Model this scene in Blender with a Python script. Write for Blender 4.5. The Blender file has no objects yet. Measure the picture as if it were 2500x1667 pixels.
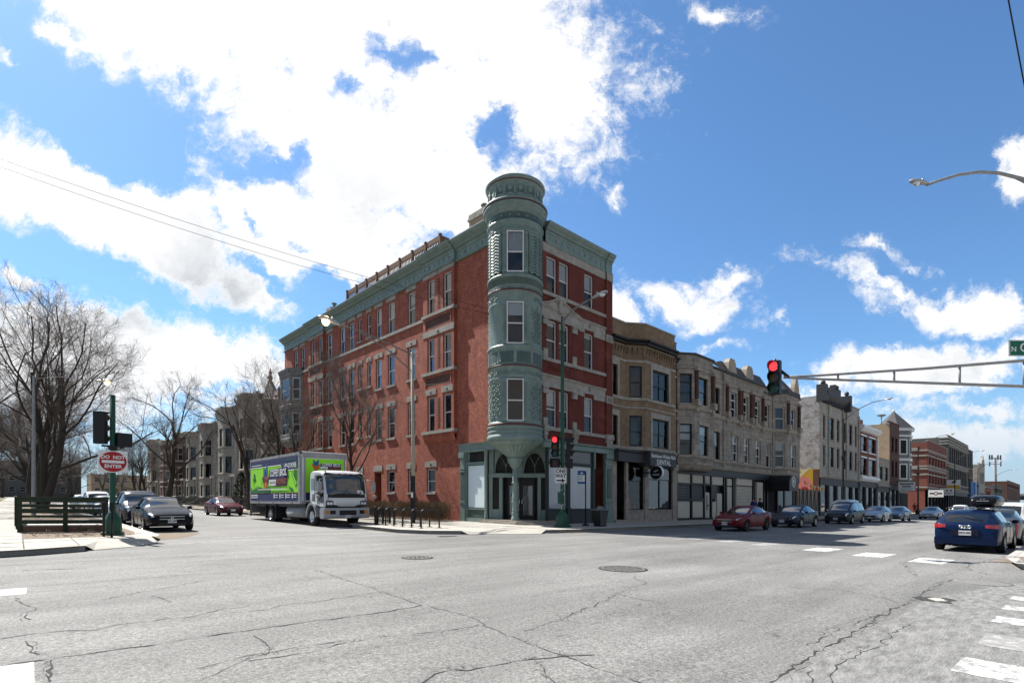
import bpy, bmesh, math, random
from math import sin, cos, pi, radians, sqrt, atan2, exp
from mathutils import Vector, Matrix
random.seed(7)
scene = bpy.context.scene
COL = scene.collection
# ------------------------------------------------------------------ camera, light, exposure
FPX, CX, CY, H0 = 1300.0, 1250.0, 1220.0, 1.5
SX, SY = -.0105, .0096                      # the two streets run very slightly down / up hill
YAW = radians(42.9)
FW = (sin(YAW), cos(YAW)); RT = (cos(YAW), -sin(YAW))
def G(x, y): return SX*x + SY*y             # height of the street at x, y
cam_d = bpy.data.cameras.new("camera"); cam = bpy.data.objects.new("camera", cam_d); COL.objects.link(cam)
cam.location = (0, 0, H0)
cam.rotation_euler = (radians(90), 0, -YAW)
cam_d.sensor_width = 36; cam_d.lens = 36*FPX/2500
cam_d.shift_x = 0; cam_d.shift_y = (CY-833.5)/2500
cam_d.clip_start = .1; cam_d.clip_end = 6000
scene.camera = cam
SUN_AZ = (-.18, .983); SUN_EL = radians(52)
S = Vector((SUN_AZ[0]*cos(SUN_EL), SUN_AZ[1]*cos(SUN_EL), sin(SUN_EL))).normalized()
sun_d = bpy.data.lights.new("sun", 'SUN'); sun_d.energy = 5.0; sun_d.angle = radians(.5); sun_d.color = (1, .955, .89)
sun = bpy.data.objects.new("sun", sun_d); COL.objects.link(sun)
sun.rotation_euler = (-S).to_track_quat('-Z', 'Y').to_euler()
scene.view_settings.view_transform = 'Standard'
scene.view_settings.look = 'None'
scene.view_settings.exposure = 1.22
scene.view_settings.gamma = 1
scene.render.engine = 'CYCLES'
scene.cycles.max_bounces = 6; scene.cycles.transparent_max_bounces = 10
scene.cycles.diffuse_bounces = 2; scene.cycles.glossy_bounces = 3
scene.cycles.use_denoising = True
scene.cycles.sample_clamp_indirect = 4

def build_world():
    w = bpy.data.worlds.new("World"); scene.world = w; w.use_nodes = True
    nt = w.node_tree; nt.nodes.clear(); N = nt.nodes.new; L = nt.links.new
    def math_(op, a, b=None, clamp=False):
        n = N('ShaderNodeMath'); n.operation = op; n.use_clamp = clamp
        for i, q in enumerate((a, b)):
            if q is None: continue
            if hasattr(q, 'is_linked'): L(q, n.inputs[i])
            else: n.inputs[i].default_value = q
        return n.outputs[0]
    def dot(v, c):
        n = N('ShaderNodeVectorMath'); n.operation = 'DOT_PRODUCT'; L(v, n.inputs[0]); n.inputs[1].default_value = c
        return n.outputs['Value']
    out = N('ShaderNodeOutputWorld'); bg = N('ShaderNodeBackground'); L(bg.outputs[0], out.inputs[0])
    sky = N('ShaderNodeTexSky'); sky.sky_type = 'NISHITA'; sky.sun_disc = False
    sky.sun_elevation = SUN_EL; sky.sun_rotation = atan2(SUN_AZ[0], SUN_AZ[1])
    sky.air_density = 1.0; sky.dust_density = .5; sky.ozone_density = 2.0
    tc = N('ShaderNodeTexCoord'); V = tc.outputs['Generated']
    f = math_('MAXIMUM', dot(V, (FW[0], FW[1], 0)), .12)
    a = math_('DIVIDE', dot(V, (RT[0], RT[1], 0)), f)
    b = math_('DIVIDE', dot(V, (0, 0, 1)), f)
    cb = N('ShaderNodeCombineXYZ'); L(a, cb.inputs[0]); L(b, cb.inputs[1]); P0 = cb.outputs[0]
    # domain warp makes the cloud edges ragged
    nz = N('ShaderNodeTexNoise'); nz.inputs['Scale'].default_value = 5.5; nz.inputs['Detail'].default_value = 7; nz.inputs['Roughness'].default_value = .62
    L(P0, nz.inputs['Vector'])
    sub = N('ShaderNodeVectorMath'); sub.operation = 'SUBTRACT'; L(nz.outputs['Color'], sub.inputs[0]); sub.inputs[1].default_value = (.5, .5, .5)
    sc = N('ShaderNodeVectorMath'); sc.operation = 'SCALE'; L(sub.outputs[0], sc.inputs[0]); sc.inputs['Scale'].default_value = .20
    ad = N('ShaderNodeVectorMath'); ad.operation = 'ADD'; L(P0, ad.inputs[0]); L(sc.outputs[0], ad.inputs[1]); P = ad.outputs[0]
    def ell(x, y, rx, ry, deg):
        u, v = x*1.0629, y*1.0629
        m = N('ShaderNodeMapping'); m.vector_type = 'TEXTURE'; L(P, m.inputs[0])
        m.inputs['Location'].default_value = ((u-CX)/FPX, (CY-v)/FPX, 0)
        m.inputs['Rotation'].default_value = (0, 0, radians(-deg))
        m.inputs['Scale'].default_value = (rx*1.0629/FPX, ry*1.0629/FPX, 1)
        l = N('ShaderNodeVectorMath'); l.operation = 'LENGTH'; L(m.outputs[0], l.inputs[0])
        return math_('MULTIPLY', math_('SUBTRACT', 1.0, l.outputs['Value']), max(.30, min(1., min(rx, ry)/100)))
    # bright cumulus banks and the blue gaps between them (position, half axes, tilt)
    clouds = [(900, 60, 620, 260, 8), (420, 60, 420, 170, 22), (1150, 190, 330, 240, 25), (860, 330, 430, 180, 12), (700, 520, 380, 150, 14), (1010, 430, 270, 140, 0),
              (240, 470, 480, 120, 27), (560, 640, 170, 72, 24), (60, 400, 200, 120, 20), (330, 800, 420, 105, 10), (120, 830, 330, 190, 8), (500, 850, 200, 90, 4), (20, 140, 50, 40, 20), (15, 610, 70, 40, 8),
              (1420, 700, 60, 70, 0), (1590, 692, 165, 60, 14), (120, 95, 90, 50, 35), (10, 130, 70, 44, 20), (165, 235, 60, 26, 35), (190, 305, 44, 22, 10), (1660, 650, 80, 40, 20), (2230, 696, 230, 60, 8), (1990, 640, 130, 26, 12), (2000, 575, 60, 22, 6), (2085, 600, 45, 20, 5),
              (2130, 850, 310, 78, -6), (2330, 810, 150, 50, -4), (2240, 950, 330, 30, 0), (2330, 420, 62, 70, 0), (1416, 440, 28, 32, 50), (1640, 10, 95, 28, 10), (700, -620, 1200, 640, 0), (1660, 800, 66, 16, 4), (1785, 735, 46, 14, 4), (2260, 1020, 300, 50, 0), (1900, 930, 220, 40, 0)]
    gaps = [(905, 122, 120, 64, 18), (800, 182, 50, 26, 10), (1015, 166, 70, 28, 30), (1150, 318, 95, 66, 30), (640, 376, 110, 34, -6), (690, 350, 40, 46, 0), (525, 411, 90, 34, 8), (376, 267, 66, 22, 8), (927, 481, 70, 36, 24), (595, 507, 60, 24, 10), (690, 556, 56, 18, 10), (1015, 520, 60, 24, 10), (880, 20, 44, 26, 0),
            (245, 305, 350, 62, 33), (60, 110, 130, 56, 28), (500, 880, 110, 26, 12), (740, 660, 100, 40, 30), (140, 598, 230, 36, 13), (600, 600, 190, 24, 36)]
    D = None
    for c in clouds:
        e = ell(*c); D = e if D is None else math_('MAXIMUM', D, e)
    g = None
    for c in gaps:
        e = ell(*c); g = e if g is None else math_('MAXIMUM', g, e)
    D = math_('MINIMUM', D, .55)
    D = math_('SUBTRACT', D, math_('MULTIPLY', math_('MAXIMUM', g, 0.0), 1.35))
    n2 = N('ShaderNodeTexNoise'); n2.inputs['Scale'].default_value = 7.0; n2.inputs['Detail'].default_value = 11; n2.inputs['Roughness'].default_value = .70
    L(P0, n2.inputs['Vector'])
    D = math_('ADD', D, math_('MULTIPLY', math_('SUBTRACT', n2.outputs['Fac'], .5), 1.45))
    n5 = N('ShaderNodeTexNoise'); n5.inputs['Scale'].default_value = 19.0; n5.inputs['Detail'].default_value = 9; n5.inputs['Roughness'].default_value = .66; n5.inputs['Distortion'].default_value = .5
    L(P, n5.inputs['Vector'])
    D = math_('ADD', D, math_('MULTIPLY', math_('SUBTRACT', n5.outputs['Fac'], .5), .95))
    cov_f = N('ShaderNodeMapRange'); cov_f.interpolation_type = 'SMOOTHSTEP'; L(D, cov_f.inputs[0]); cov_f.inputs[1].default_value = -.12; cov_f.inputs[2].default_value = .36
    # clouds of the rest of the sky, for light and reflections
    n3 = N('ShaderNodeTexNoise'); n3.inputs['Scale'].default_value = 2.6; n3.inputs['Detail'].default_value = 7; n3.inputs['Roughness'].default_value = .6
    mp = N('ShaderNodeMapping'); mp.inputs['Scale'].default_value = (1, 1, 2.4); L(V, mp.inputs[0]); L(mp.outputs[0], n3.inputs['Vector'])
    cov_b = N('ShaderNodeMapRange'); cov_b.interpolation_type = 'SMOOTHSTEP'; L(n3.outputs['Fac'], cov_b.inputs[0]); cov_b.inputs[1].default_value = .40; cov_b.inputs[2].default_value = .60
    front = N('ShaderNodeMapRange'); L(dot(V, (FW[0], FW[1], 0)), front.inputs[0]); front.inputs[1].default_value = .30; front.inputs[2].default_value = .42
    mx = N('ShaderNodeMix'); mx.data_type = 'FLOAT'; L(front.outputs[0], mx.inputs[0]); L(cov_b.outputs[0], mx.inputs[2]); L(cov_f.outputs[0], mx.inputs[3])
    cov = math_('POWER', mx.outputs[0], 1.6)
    # soft grey bellies
    n4 = N('ShaderNodeTexNoise'); n4.inputs['Scale'].default_value = 4.2; n4.inputs['Detail'].default_value = 5; L(P, n4.inputs['Vector'])
    belly = N('ShaderNodeMapRange'); belly.interpolation_type = 'SMOOTHSTEP'; L(n4.outputs['Fac'], belly.inputs[0]); belly.inputs[1].default_value = .50; belly.inputs[2].default_value = .74
    low = N('ShaderNodeMapRange'); L(b, low.inputs[0]); low.inputs[1].default_value = .72; low.inputs[2].default_value = .42
    thick = N('ShaderNodeMapRange'); L(D, thick.inputs[0]); thick.inputs[1].default_value = .15; thick.inputs[2].default_value = .5
    sh = math_('MULTIPLY', math_('MULTIPLY', belly.outputs[0], low.outputs[0]), thick.outputs[0])
    cc = N('ShaderNodeMix'); cc.data_type = 'RGBA'; L(sh, cc.inputs[0])
    cc.inputs[6].default_value = (7.0, 7.0, 7.0, 1); cc.inputs[7].default_value = (3.9, 4.1, 4.3, 1)
    # the photograph's saturated blue: tint of the clear sky
    tint = N('ShaderNodeMix'); tint.data_type = 'RGBA'; tint.blend_type = 'MULTIPLY'; tint.inputs[0].default_value = 1
    L(sky.outputs[0], tint.inputs[6]); tint.inputs[7].default_value = (.66, .93, 1.13, 1)
    bk = N('ShaderNodeMix'); bk.data_type = 'RGBA'; L(front.outputs[0], bk.inputs[0]); L(cc.outputs[2], bk.inputs[7]); bk.inputs[6].default_value = (4.3, 4.05, 3.75, 1)
    fin = N('ShaderNodeMix'); fin.data_type = 'RGBA'; L(math_('MULTIPLY', cov, .97), fin.inputs[0]); L(tint.outputs[2], fin.inputs[6]); L(bk.outputs[2], fin.inputs[7])
    hz = N('ShaderNodeMapRange'); hz.interpolation_type = 'SMOOTHSTEP'; L(dot(V, (0, 0, 1)), hz.inputs[0]); hz.inputs[1].default_value = .20; hz.inputs[2].default_value = -.02; hz.inputs[3].default_value = 0; hz.inputs[4].default_value = .85
    air = N('ShaderNodeMix'); air.data_type = 'RGBA'; L(hz.outputs[0], air.inputs[0]); L(fin.outputs[2], air.inputs[6]); air.inputs[7].default_value = (3.0, 3.9, 5.0, 1)
    L(air.outputs[2], bg.inputs[0]); bg.inputs[1].default_value = .066
build_world()

# ------------------------------------------------------------------ materials
MATS = {}
ALB = .80
def nodes_of(name):
    m = bpy.data.materials.new(name); m.use_nodes = True
    nt = m.node_tree; bs = nt.nodes['Principled BSDF']
    return m, nt, bs, nt.nodes.new, nt.links.new
def mat(name, c, rough=.6, metal=0., c2=None, ns=3., nd=6, bump=0., bs_=30., spec=.28, lo=.35, hi=.65, coat=0., emit=None, es=0., stretch=None):
    m, nt, bs, N, L = nodes_of(name)
    c = tuple(q*ALB for q in c); c2 = c2 and tuple(q*ALB for q in c2)
    bs.inputs['Base Color'].default_value = (*c, 1); bs.inputs['Roughness'].default_value = rough; bs.inputs['Metallic'].default_value = metal
    bs.inputs['Specular IOR Level'].default_value = spec
    if coat: bs.inputs['Coat Weight'].default_value = coat; bs.inputs['Coat Roughness'].default_value = .05
    if emit: bs.inputs['Emission Color'].default_value = (*emit, 1); bs.inputs['Emission Strength'].default_value = es
    if c2 or bump:
        tc = N('ShaderNodeTexCoord'); vec = tc.outputs['Object']
        if stretch:
            mp = N('ShaderNodeMapping'); mp.inputs['Scale'].default_value = stretch; L(vec, mp.inputs[0]); vec = mp.outputs[0]
    if c2:
        n = N('ShaderNodeTexNoise'); n.inputs['Scale'].default_value = ns; n.inputs['Detail'].default_value = nd; n.inputs['Roughness'].default_value = .65; L(vec, n.inputs['Vector'])
        r = N('ShaderNodeValToRGB'); r.color_ramp.elements[0].position = lo; r.color_ramp.elements[1].position = hi
        r.color_ramp.elements[0].color = (*c, 1); r.color_ramp.elements[1].color = (*c2, 1)
        L(n.outputs['Fac'], r.inputs[0]); L(r.outputs[0], bs.inputs['Base Color'])
    if bump:
        n = N('ShaderNodeTexNoise'); n.inputs['Scale'].default_value = bs_; n.inputs['Detail'].default_value = 5; L(vec, n.inputs['Vector'])
        b = N('ShaderNodeBump'); b.inputs['Strength'].default_value = 1; b.inputs['Distance'].default_value = bump; L(n.outputs['Fac'], b.inputs['Height']); L(b.outputs[0], bs.inputs['Normal'])
    MATS[name] = m
    return m
def brick(name, c1, c2, cm, w=.21, h=.075, mortar=.012, bump=.006, blot=None, blo=.45, bhi=.62, bsc=.8, rough=.85, streak=0.):
    m, nt, bs, N, L = nodes_of(name)
    c1, c2, cm = (tuple(q*ALB for q in z) for z in (c1, c2, cm)); blot = blot and tuple(q*ALB for q in blot)
    tc = N('ShaderNodeTexCoord'); sp = N('ShaderNodeSeparateXYZ'); L(tc.outputs['Object'], sp.inputs[0])
    su = N('ShaderNodeMath'); su.operation = 'SUBTRACT'; L(sp.outputs[0], su.inputs[0]); L(sp.outputs[1], su.inputs[1])
    cb = N('ShaderNodeCombineXYZ'); L(su.outputs[0], cb.inputs[0]); L(sp.outputs[2], cb.inputs[1])
    br = N('ShaderNodeTexBrick'); L(cb.outputs[0], br.inputs['Vector'])
    br.inputs['Scale'].default_value = 1; br.inputs['Brick Width'].default_value = w; br.inputs['Row Height'].default_value = h
    br.inputs['Mortar Size'].default_value = mortar; br.inputs['Mortar Smooth'].default_value = .3; br.inputs['Bias'].default_value = 0
    br.inputs['Color1'].default_value = (*c1, 1); br.inputs['Color2'].default_value = (*c2, 1); br.inputs['Mortar'].default_value = (*cm, 1)
    col = br.outputs['Color']
    n = N('ShaderNodeTexNoise'); n.inputs['Scale'].default_value = bsc; n.inputs['Detail'].default_value = 9; n.inputs['Roughness'].default_value = .68; L(tc.outputs['Object'], n.inputs['Vector'])
    if blot:
        r = N('ShaderNodeMapRange'); L(n.outputs['Fac'], r.inputs[0]); r.inputs[1].default_value = blo; r.inputs[2].default_value = bhi
        mx = N('ShaderNodeMix'); mx.data_type = 'RGBA'; L(r.outputs[0], mx.inputs[0]); L(col, mx.inputs[6]); mx.inputs[7].default_value = (*blot, 1); col = mx.outputs[2]
    # broad weathering
    n2 = N('ShaderNodeTexNoise'); n2.inputs['Scale'].default_value = 1.7; n2.inputs['Detail'].default_value = 8; n2.inputs['Roughness'].default_value = .7
    mp = N('ShaderNodeMapping'); mp.inputs['Scale'].default_value = (1, 1, .35 if streak else 1.6); L(tc.outputs['Object'], mp.inputs[0]); L(mp.outputs[0], n2.inputs['Vector'])
    r2 = N('ShaderNodeMapRange'); L(n2.outputs['Fac'], r2.inputs[0]); r2.inputs[1].default_value = .25; r2.inputs[2].default_value = .75; r2.inputs[3].default_value = .72-streak; r2.inputs[4].default_value = 1.25
    hs = N('ShaderNodeHueSaturation'); L(col, hs.inputs['Color']); L(r2.outputs[0], hs.inputs['Value'])
    L(hs.outputs[0], bs.inputs['Base Color']); bs.inputs['Roughness'].default_value = rough; bs.inputs['Specular IOR Level'].default_value = .25
    b = N('ShaderNodeBump'); b.inputs['Strength'].default_value = 1; b.inputs['Distance'].default_value = bump
    n3 = N('ShaderNodeTexNoise'); n3.inputs['Scale'].default_value = 14; n3.inputs['Detail'].default_value = 4; L(tc.outputs['Object'], n3.inputs['Vector'])
    ma = N('ShaderNodeMath'); ma.operation = 'SUBTRACT'; L(n3.outputs['Fac'], ma.inputs[0]); L(br.outputs['Fac'], ma.inputs[1])
    L(ma.outputs[0], b.inputs['Height']); L(b.outputs[0], bs.inputs['Normal'])
    MATS[name] = m
    return m
def glass(name, tint=(.90, .92, .92), base=.07, ior=1.6):
    m, nt, bs, N, L = nodes_of(name); nt.nodes.remove(bs)
    out = nt.nodes['Material Output']
    tr = N('ShaderNodeBsdfTransparent'); tr.inputs[0].default_value = (*tint, 1)
    gl = N('ShaderNodeBsdfGlossy'); gl.inputs['Roughness'].default_value = .015
    tc = N('ShaderNodeTexCoord'); n = N('ShaderNodeTexNoise'); n.inputs['Scale'].default_value = 1.6; n.inputs['Detail'].default_value = 1; L(tc.outputs['Object'], n.inputs['Vector'])
    b = N('ShaderNodeBump'); b.inputs['Strength'].default_value = .35; b.inputs['Distance'].default_value = .03; L(n.outputs['Fac'], b.inputs['Height']); L(b.outputs[0], gl.inputs['Normal'])
    fr = N('ShaderNodeFresnel'); fr.inputs[0].default_value = ior
    ad = N('ShaderNodeMath'); ad.operation = 'ADD'; ad.use_clamp = True; L(fr.outputs[0], ad.inputs[0]); ad.inputs[1].default_value = base
    mx = N('ShaderNodeMixShader'); L(ad.outputs[0], mx.inputs[0]); L(tr.outputs[0], mx.inputs[1]); L(gl.outputs[0], mx.inputs[2]); L(mx.outputs[0], out.inputs[0])
    MATS[name] = m
    return m

def asphalt():
    m, nt, bs, N, L = nodes_of('asphalt')
    tc = N('ShaderNodeTexCoord'); O = tc.outputs['Object']
    def noise(s, d, r=.6, sc=None):
        n = N('ShaderNodeTexNoise'); n.inputs['Scale'].default_value = s; n.inputs['Detail'].default_value = d; n.inputs['Roughness'].default_value = r
        if sc:
            mp = N('ShaderNodeMapping'); mp.inputs['Scale'].default_value = sc; L(O, mp.inputs[0]); L(mp.outputs[0], n.inputs['Vector'])
        else: L(O, n.inputs['Vector'])
        return n.outputs['Fac']
    def rng(v, a, b, c, d, smooth=False):
        r = N('ShaderNodeMapRange'); L(v, r.inputs[0])
        for i, q in enumerate((a, b, c, d)): r.inputs[i+1].default_value = q
        if smooth: r.interpolation_type = 'SMOOTHSTEP'
        return r.outputs[0]
    def mul(a, b):
        n = N('ShaderNodeMath'); n.operation = 'MULTIPLY'; L(a, n.inputs[0]); L(b, n.inputs[1]); return n.outputs[0]
    v = rng(noise(.22, 5), .3, .7, .80, 1.16)
    v = mul(v, rng(noise(1.0, 7, .65, (.10, .9, 1)), .3, .7, .72, 1.22))        # wheel-track streaks along the main street
    v = mul(v, rng(noise(26, 3, .7), .28, .72, .50, 1.50))                       # aggregate
    v = mul(v, rng(noise(80, 2, .7), .28, .72, .45, 1.55))
    v = mul(v, rng(noise(2.6, 6, .7),   .58, .72, 1.0, .62, True))                 # dark worn spots
    # fine crazing, only in patches
    vo = N('ShaderNodeTexVoronoi'); vo.feature = 'DISTANCE_TO_EDGE'; vo.inputs['Scale'].default_value = 2.2
    wn = N('ShaderNodeTexNoise'); wn.inputs['Scale'].default_value = 3; wn.inputs['Detail'].default_value = 4; L(O, wn.inputs['Vector'])
    mx = N('ShaderNodeMix'); mx.data_type = 'RGBA'; mx.blend_type = 'ADD'; mx.inputs[0].default_value = .35; L(O, mx.inputs[6]); L(wn.outputs['Color'], mx.inputs[7]); L(mx.outputs[2], vo.inputs['Vector'])
    cr = rng(vo.outputs['Distance'], .004, .016, 1, 0)
    pm = rng(noise(.35, 3), .53, .66, 0, 1, True)
    ck = mul(cr, pm)
    one = N('ShaderNodeMath'); one.operation = 'MULTIPLY_ADD'; L(ck, one.inputs[0]); one.inputs[1].default_value = -.55; one.inputs[2].default_value = 1
    v = mul(v, one.outputs[0])
    r = N('ShaderNodeMix'); r.data_type = 'RGBA'; r.blend_type = 'MULTIPLY'; r.inputs[0].default_value = 1; r.inputs[6].default_value = (.152, .151, .146, 1); L(v, r.inputs[7])
    L(r.outputs[2], bs.inputs['Base Color']); bs.inputs['Roughness'].default_value = .85; bs.inputs['Specular IOR Level'].default_value = .3
    b = N('ShaderNodeBump'); b.inputs['Strength'].default_value = .8; b.inputs['Distance'].default_value = .012; L(noise(40, 4, .7), b.inputs['Height']); L(b.outputs[0], bs.inputs['Normal'])
    MATS['asphalt'] = m
asphalt()
def painted_marking():
    m, nt, bs, N, L = nodes_of('road_paint')
    tc = N('ShaderNodeTexCoord'); n = N('ShaderNodeTexNoise'); n.inputs['Scale'].default_value = 9; n.inputs['Detail'].default_value = 8; n.inputs['Roughness'].default_value = .75; L(tc.outputs['Object'], n.inputs['Vector'])
    r = N('ShaderNodeValToRGB'); r.color_ramp.elements[0].position = .44; r.color_ramp.elements[1].position = .56
    r.color_ramp.elements[0].color = (.19, .19, .187, 1); r.color_ramp.elements[1].color = (.50, .50, .485, 1)
    L(n.outputs['Fac'], r.inputs[0]); L(r.outputs[0], bs.inputs['Base Color']); bs.inputs['Roughness'].default_value = .7
    MATS['road_paint'] = m
painted_marking()
mat('old_asphalt', (.125, .125, .122), .9, c2=(.27, .27, .262), ns=7, nd=10, lo=.34, hi=.68, bump=.012, bs_=30, stretch=(.6, 1.6, 1))
mat('worn_paint', (.24, .24, .235), .85, c2=(.40, .40, .39), ns=9, nd=9, lo=.47, hi=.62)
mat('concrete', (.34, .325, .285), .9, c2=(.45, .43, .385), ns=1.1, nd=9, bump=.004, bs_=40)
mat('kerb_stone', (.30, .29, .27), .9, c2=(.46, .45, .42), ns=2.4, nd=8, bump=.004)
mat('joint', (.10, .095, .085), .95)
mat('crack', (.045, .045, .045), .95)
mat('soil', (.15, .115, .085), 1, c2=(.30, .245, .19), ns=16, nd=9, bump=.05, bs_=25)
mat('lawn', (.10, .11, .055), 1, c2=(.22, .19, .12), ns=5, nd=9, bump=.03)
mat('iron', (.15, .147, .14), .75, .1, c2=(.24, .235, .225), ns=30)
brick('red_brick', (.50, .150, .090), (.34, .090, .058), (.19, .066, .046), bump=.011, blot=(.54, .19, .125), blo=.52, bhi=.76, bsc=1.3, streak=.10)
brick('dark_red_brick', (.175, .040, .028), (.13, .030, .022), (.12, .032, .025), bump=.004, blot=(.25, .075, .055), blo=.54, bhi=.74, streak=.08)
brick('yellow_brick', (.265, .182, .112), (.185, .125, .076), (.20, .15, .10), bump=.006, blot=(.30, .21, .13), blo=.5, bhi=.72, bsc=.7)
brick('tan_brick', (.42, .31, .20), (.34, .245, .155), (.36, .29, .21), bump=.006)
brick('grey_block', (.37, .325, .275), (.305, .27, .23), (.13, .115, .10), w=.9, h=.42, mortar=.012, bump=.012, blot=(.19, .16, .13), blo=.50, bhi=.72, bsc=.9, streak=.22)
brick('pale_block', (.44, .41, .365), (.37, .345, .305), (.20, .18, .155), w=.8, h=.40, mortar=.012, bump=.01, blot=(.20, .18, .155), blo=.55, bhi=.75, streak=.15)
brick('whitewashed_brick', (.56, .55, .53), (.44, .43, .41), (.28, .26, .24), w=.24, h=.09, bump=.02, blot=(.25, .20, .17), blo=.48, bhi=.62, bsc=1.4)
brick('far_red_brick', (.23, .072, .05), (.19, .058, .042), (.16, .07, .055))
brick('far_brown_brick', (.12, .06, .045), (.10, .05, .04), (.09, .05, .04))
brick('far_grey_brick', (.13, .125, .12), (.10, .10, .095), (.09, .09, .085))
mat('limestone', (.255, .235, .205), .9, c2=(.39, .36, .315), ns=2.6, nd=8, bump=.004)
mat('dark_stone', (.26, .22, .18), .9, c2=(.40, .345, .285), ns=2.4, nd=8, bump=.008)
mat('stone_carving', (.22, .20, .17), .95)
mat('teal_paint', (.14, .195, .175), .5, c2=(.20, .27, .245), ns=2.6, nd=9, stretch=(1, 1, .45), bump=.003, spec=.4)
mat('dark_teal_paint', (.050, .080, .070), .5, c2=(.075, .115, .10), ns=2, spec=.4)
mat('maroon_trim', (.10, .025, .022), .5)
mat('deep_green_trim', (.02, .035, .03), .5)
mat('white_frame', (.68, .68, .66), .5)
mat('black_frame', (.012, .012, .013), .45)
mat('cream_panel', (.52, .46, .37), .7, c2=(.58, .52, .42), ns=2)
mat('interior', (.014, .014, .015), .9, c2=(.035, .032, .03), ns=1.2)
mat('curtain', (.42, .42, .43), .9, c2=(.60, .60, .60), ns=5, stretch=(4, 4, .3))
mat('white_blind', (.66, .66, .64), .8)
mat('paper_cover', (.84, .82, .82), .6, c2=(.92, .90, .91), ns=.8)
mat('panel_board', (.74, .86, .88), .6, c2=(.80, .90, .92), ns=1.5)
mat('slate', (.045, .047, .052), .7, c2=(.07, .072, .078), ns=6, bump=.006)
mat('tin', (.34, .34, .34), .45, .5, c2=(.42, .42, .41), ns=2)
mat('oriel_metal', (.15, .155, .15), .6, .2, c2=(.22, .225, .215), ns=3)
mat('wood_brown', (.13, .07, .045), .8, c2=(.18, .10, .065), ns=6)
mat('black_paint', (.010, .010, .011), .45)
mat('charcoal', (.05, .05, .055), .6)
mat('green_pole', (.010, .060, .034), .4, c2=(.016, .08, .046), ns=3)
mat('green_wood', (.018, .028, .016), .8, c2=(.034, .046, .026), ns=8, bump=.004)
mat('deck_board', (.52, .49, .46), .8)
mat('grey_wood', (.33, .29, .23), .85, c2=(.46, .41, .33), ns=4, stretch=(6, 6, .5), bump=.01)
mat('galvanised', (.27, .27, .275), .6, .2, c2=(.36, .36, .36), ns=5)
mat('lamp_shell', (.42, .42, .42), .4, .3)
mat('sign_white', (.74, .74, .72), .4); mat('sign_red', (.36, .012, .016), .4); mat('sign_green', (.0, .13, .075), .4); mat('sign_blue', (.012, .085, .24), .4)
mat('sign_black', (.012, .012, .014), .45)
mat('red_lamp', (.5, .02, .02), .3, emit=(1, .03, .04), es=1.1)
mat('dead_red_lamp', (.10, .01, .01), .3); mat('dead_amber_lamp', (.08, .05, .01), .3); mat('dead_green_lamp', (.01, .06, .04), .3)
mat('sodium_glow', (1, .7, .3), .4, emit=(1, .62, .20), es=5.0)
mat('bark', (.034, .028, .024), .95, c2=(.075, .062, .052), ns=9, bump=.03, bs_=18, stretch=(3, 3, .6))
mat('twig', (.075, .060, .052), .9, c2=(.17, .14, .125), ns=3)
mat('hedge_twig', (.10, .072, .042), .95, c2=(.19, .145, .085), ns=3)
mat('evergreen', (.018, .028, .016), .9)
mat('tyre', (.016, .016, .016), .85); mat('rim', (.45, .45, .46), .3, .8); mat('dark_rim', (.05, .05, .052), .45, .5)
mat('car_glass', (.006, .008, .010), .03, spec=.9, coat=.9)
mat('chrome', (.75, .75, .76), .12, 1.0)
mat('car_black', (.006, .006, .008), .25, spec=.08, coat=.12); mat('car_maroon', (.15, .006, .012), .3, spec=.08, coat=.12); mat('car_plum', (.075, .012, .022), .3, spec=.08, coat=.12)
mat('car_green', (.012, .022, .022), .3, spec=.08, coat=.12); mat('car_silver', (.36, .37, .38), .32, .5, coat=.45); mat('car_slate', (.10, .115, .14), .3, .4, coat=.45)
mat('car_blue', (.005, .015, .052), .3, .25, spec=.08, coat=.12); mat('car_white', (.68, .69, .70), .35, coat=.45); mat('car_grey', (.06, .06, .055), .3, .3, spec=.08, coat=.12); mat('car_navy', (.014, .016, .03), .28, spec=.08, coat=.12)
mat('plastic', (.02, .02, .021), .55); mat('grey_plastic', (.20, .20, .21), .5)
mat('lens', (.70, .71, .72), .12, .5, spec=.8); mat('tail_lens', (.36, .012, .016), .15, coat=1); mat('amber_lens', (.55, .20, .03), .2)
mat('box_white', (.62, .62, .63), .45); mat('truck_white', (.66, .67, .68), .35, coat=.6); mat('truck_grey', (.36, .37, .38), .4, .3)
mat('graphic_green', (.26, .74, .02), .85, c2=(.32, .80, .04), ns=.9); mat('graphic_navy', (.016, .024, .10), .85, c2=(.028, .038, .13), ns=1.5); mat('graphic_maroon', (.13, .012, .02), .85)
mat('graphic_orange', (.60, .14, .03), .85); mat('graphic_blue', (.03, .13, .26), .85); mat('graphic_dark_green', (.012, .16, .05), .85); mat('graphic_forest', (.02, .16, .045), .85)
mat('skin', (.42, .24, .17), .6); mat('red_cloth', (.30, .012, .015), .9); mat('dark_cloth', (.015, .016, .022), .9); mat('blue_cloth', (.02, .04, .16), .9); mat('hair', (.02, .014, .01), .8)
mat('mural_pink', (.62, .19, .17), .8); mat('mural_red', (.30, .03, .03), .8); mat('mural_yellow', (.55, .32, .03), .8); mat('mural_cream', (.62, .55, .30), .8)
mat('awning_blue', (.03, .12, .32), .7); mat('orange_plastic', (.60, .10, .03), .5); mat('yellow_sign', (.62, .35, .03), .5)
mat('tactile', (.24, .085, .07), .8)
mat('glow_window', (.7, .4, .1), .6, emit=(1, .55, .15), es=.35)
glass('pane', base=.02, ior=1.5); glass('shop_pane', tint=(.96, .97, .97), base=.03, ior=1.45); glass('bright_pane', base=.10, ior=1.6)
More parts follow.
